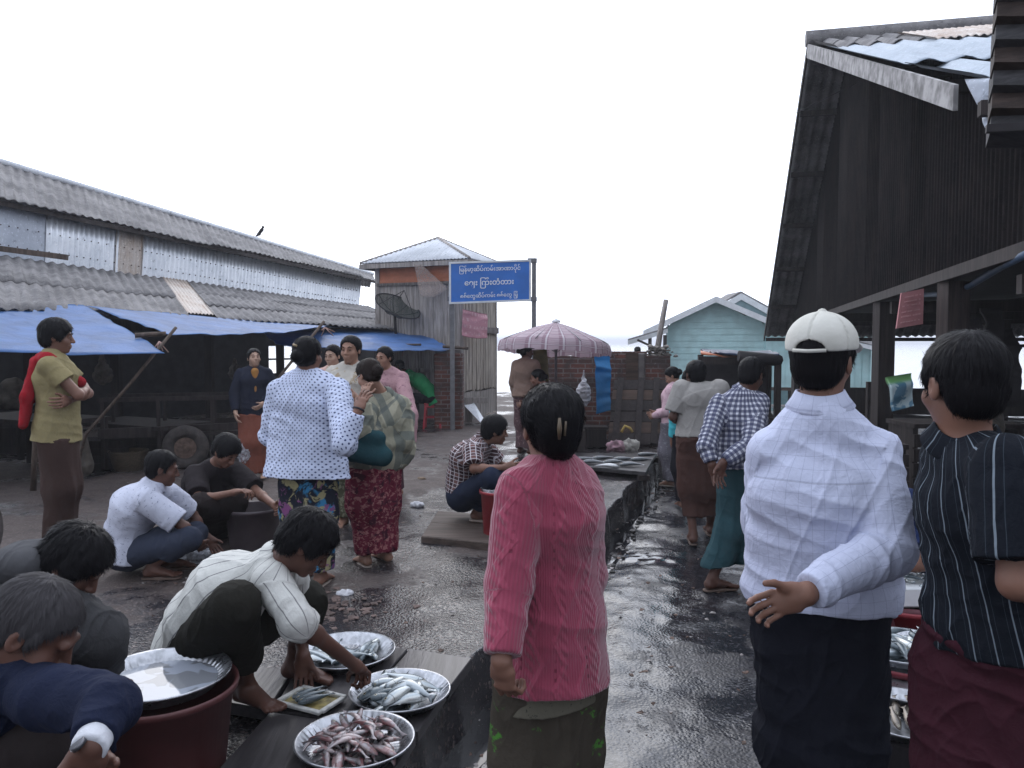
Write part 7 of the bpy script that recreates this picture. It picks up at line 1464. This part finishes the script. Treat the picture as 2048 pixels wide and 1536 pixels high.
# right-hand trays
def stand(c, R, zt_, label, mat, name='basket_stand'):
    b = MB(); V, F = lathe([(R * .7, 0), (R * .75, .02), (R * .85, zt_ - .02), (R * .86, zt_), (R * .5, zt_ + .001)], 24); me = bpy.data.meshes.new(name); me.from_pydata(V, [], F); o = link_mesh(name, me, mat, None, V3(c[0], c[1], 0)); return tag(o, label, 'stand')
r1 = V3(Q(1806, 1310, 3.45)); tray(r1, .2, 'aluminium tray of silver fish glimpsed between the two men at right', rot=(.05, 0)); pile(FS, r1 + V3(0, 0, .006), .17, 30, 'silver fish in the tray glimpsed between the two men', 'silver fish in the right tray', 3, 8, sc=1.05); tub(V3(r1[0], r1[1], 0), .20, r1[2] - .005, 'dark red tub carrying the right tray of silver fish', plastic('dark_red_tub', (.16, .02, .03)))
r0 = V3(Q(1812, 1385, 3.18)); tray(r0, .20, 'empty aluminium tray between the silver fish and the rows of brown fish'); stand(r0, .2, r0[2] - .003, 'black stand carrying the empty tray', M_BLACK)
r2 = V3(Q(1812, 1448, 2.95)); tray(r2, .215, 'aluminium tray with rows of curled brown fish behind the maroon longyi'); stand(r2, .22, r2[2] - .003, 'black basket carrying the tray of brown fish rows', M_BLACK)
for row in range(2):
    for k in range(7):
        o = bpy.data.objects.new('fish', FB[k % 2]); COL.objects.link(o); o.location = r2 + V3(-.15 + .048 * k, .065 - .095 * row, .035); o.rotation_euler = (pi / 2 - .5, -.25, radians(70 if row == 0 else 80)); o.scale = (.85,) * 3; tag(o, ('brown fish in the back row of the tray behind the maroon longyi', 'brown fish in the front row of the tray behind the maroon longyi')[row], 'fish', 'rows of brown fish')
r3 = V3(Q(1815, 1185, 4.15)); b = MB(); b.box((0, 0, .05), (.42, .3, .1)); tag(b.build('foam_box', M_WHITE, None, bevel=.008, loc=r3 - V3(0, 0, .03)), 'white foam box with small fish beside the dark striped shirt', 'box'); pile(FS, r3 + V3(0, 0, .065), .19, 22, 'small silver fish on the white foam box', 'small fish on the foam box', 2, 11, sc=.6)
tub(V3(r3[0], r3[1], 0), .26, r3[2] - .032, 'red tub carrying the white foam box', plastic('red_tub2', (.24, .03, .04)))
r4 = V3(Q(1822, 1245, 3.8)); tub(V3(r4[0] + .05, r4[1], 0), .2, r4[2], 'maroon basin standing between foam box and silver fish', plastic('maroon_basin', (.10, .02, .03)), 'basin')
# sacks and baskets in the shade
M_SACK = simple('jute_sack', (.10, .085, .07), .9, .35, 10, .5); M_BSK = wood_mat('cane_basket', (.10, .075, .05), .8, 'x', sc=30)
for i, (u, v, z0, w_, h_, lb) in enumerate(((150, 955, ZP, .42, .5, 'slumped jute sack in the shade left of the low crate'), (455, 905, ZP, .4, .42, 'jute sack standing in the shade beyond the cart tyre'), (30, 900, ZP + .6, .45, .34, 'sack lying on the table at the left edge'), (1665, 880, .55, .4, .34, 'sack on the low stand inside the right shed'), (1960, 862, .78, .5, .36, 'dark sack on the counter inside the right shed'))):
    g = V3(G(u, v, ZP)) if u < 1000 else V3(Q(u, 800, 7.8 if u > 1800 else 9.0)) * V3(1, 1, 0); F = Field(.014); F.cone(g * V3(1, 1, 0) + V3(0, 0, z0 + h_ * .3), g * V3(1, 1, 0) + V3(0, 0, z0 + h_ * .75), w_ * .45, w_ * .36, .05, caps=[(V3(0, 0, z0), V3(0, 0, -1))]); F.cone(g * V3(1, 1, 0) + V3(0, 0, z0 + h_ * .8), g * V3(1, 1, 0) + V3(.05, 0, z0 + h_ * 1.15), w_ * .16, w_ * .1, .06)
    tag(field_mesh('sack', F, M_SACK, None, None, lambda P, U: .016 * fbm(P * 9, 2)), lb, 'sack')
for i, (u, v, R, h_, lb) in enumerate(((258, 940, .22, .24, 'round cane basket on the ground between crate and cart'), (118, 962, .2, .2, 'small cane basket near the leaning prop in the shade'), (640, 862, .24, .3, 'cane basket behind the group of women under the tarpaulin'))):
    pr = [(R * .7, 0), (R * .85, h_ * .4), (R * .98, h_ * .93), (R * 1.03, h_ * .95), (R * 1.02, h_), (R * .95, h_ * .98), (R * .8, h_ * .4), (R * .6, .03)]; V, F_ = lathe(pr, 48); me = bpy.data.meshes.new('cane_basket'); me.from_pydata(V, [], F_); tag(link_mesh('cane_basket', me, M_BSK, None, V3(G(u, v, ZP))), lb, 'basket')
for i, (u, v, d, w_, h_, lb) in enumerate(((205, 735, 10.2, .22, .34, 'dim bag hanging from the beam behind the bamboo prop'), (470, 735, 12.6, .2, .3, 'dim bag hanging under the middle tarpaulin'), (1915, 640, 7.6, .2, .3, 'dim bundle hanging from the beam of the right shed'))): bag(Q(u, v, d), w_, h_, lb, M_SACK, seed=50 + i, name='hanging_bag')
# litter one could count
for i, (u, v, w_, lb) in enumerate(((834, 1012, .12, 'scrap of white plastic bag lying on the ground near the low platform'), (690, 1192, .10, 'crumpled clear bag on the ground near the seller\'s head'), (842, 961, .10, 'pale husk lying on the ground beyond the low platform'))):
    bag(V3(G(u, v, ZP)) + V3(0, 0, .03), w_, .07, lb, M_WBAG if i != 2 else simple('husk', (.22, .16, .11), .8), tip=False, seed=30 + i, name='plastic_scrap', cat='scrap')
b = MB(); c = V3(G(612, 1240, ZP)); b.prism([c + V3(-.04, 0, .02), c + V3(.0, -.02, .02), c + V3(.06, .01, .02), c + V3(.01, .03, .02)], (0, 0, .012)); tag(b.build('red_scrap', simple('red_scrap', (.35, .05, .05), .6)), 'red scrap lying on the ground behind the rear tray', 'scrap')
rng = random.Random(77); b = MB()
for i in range(110): vs, fs = chunk(rng, V3(G(rng.gauss(665, 48), rng.gauss(1218, 16), ZP)) + V3(0, 0, .012), rng.uniform(.008, .03), .35); b.add(vs, fs)
tag(b.build('husk_heap', simple('brown_husk', (.11, .075, .065), .8, .5, 12)), 'patch of brown husks and scraps behind the rear tray', 'husks', kind='stuff')

# ---------------------------------------------------------------- thin haze volume added to lift the dark shadows, like lens veil
b = MB(); b.box((0, 2350, 3.2), (6040, 5400, 15.2)); hz_ = b.build('haze', None); t = bpy.data.materials.new('shadow_lift_haze'); t.use_nodes = True; n_ = t.node_tree; n_.nodes.clear()
vo = n_.nodes.new('ShaderNodeVolumePrincipled'); vo.inputs['Color'].default_value = (.92, .94, 1, 1); vo.inputs['Density'].default_value = .0017; vo.inputs['Anisotropy'].default_value = .25
mo = n_.nodes.new('ShaderNodeOutputMaterial'); n_.links.new(vo.outputs[0], mo.inputs['Volume']); hz_.data.materials.append(t); tag(hz_, 'thin pale haze added over market and river to lift the shadows', 'haze', kind='stuff')
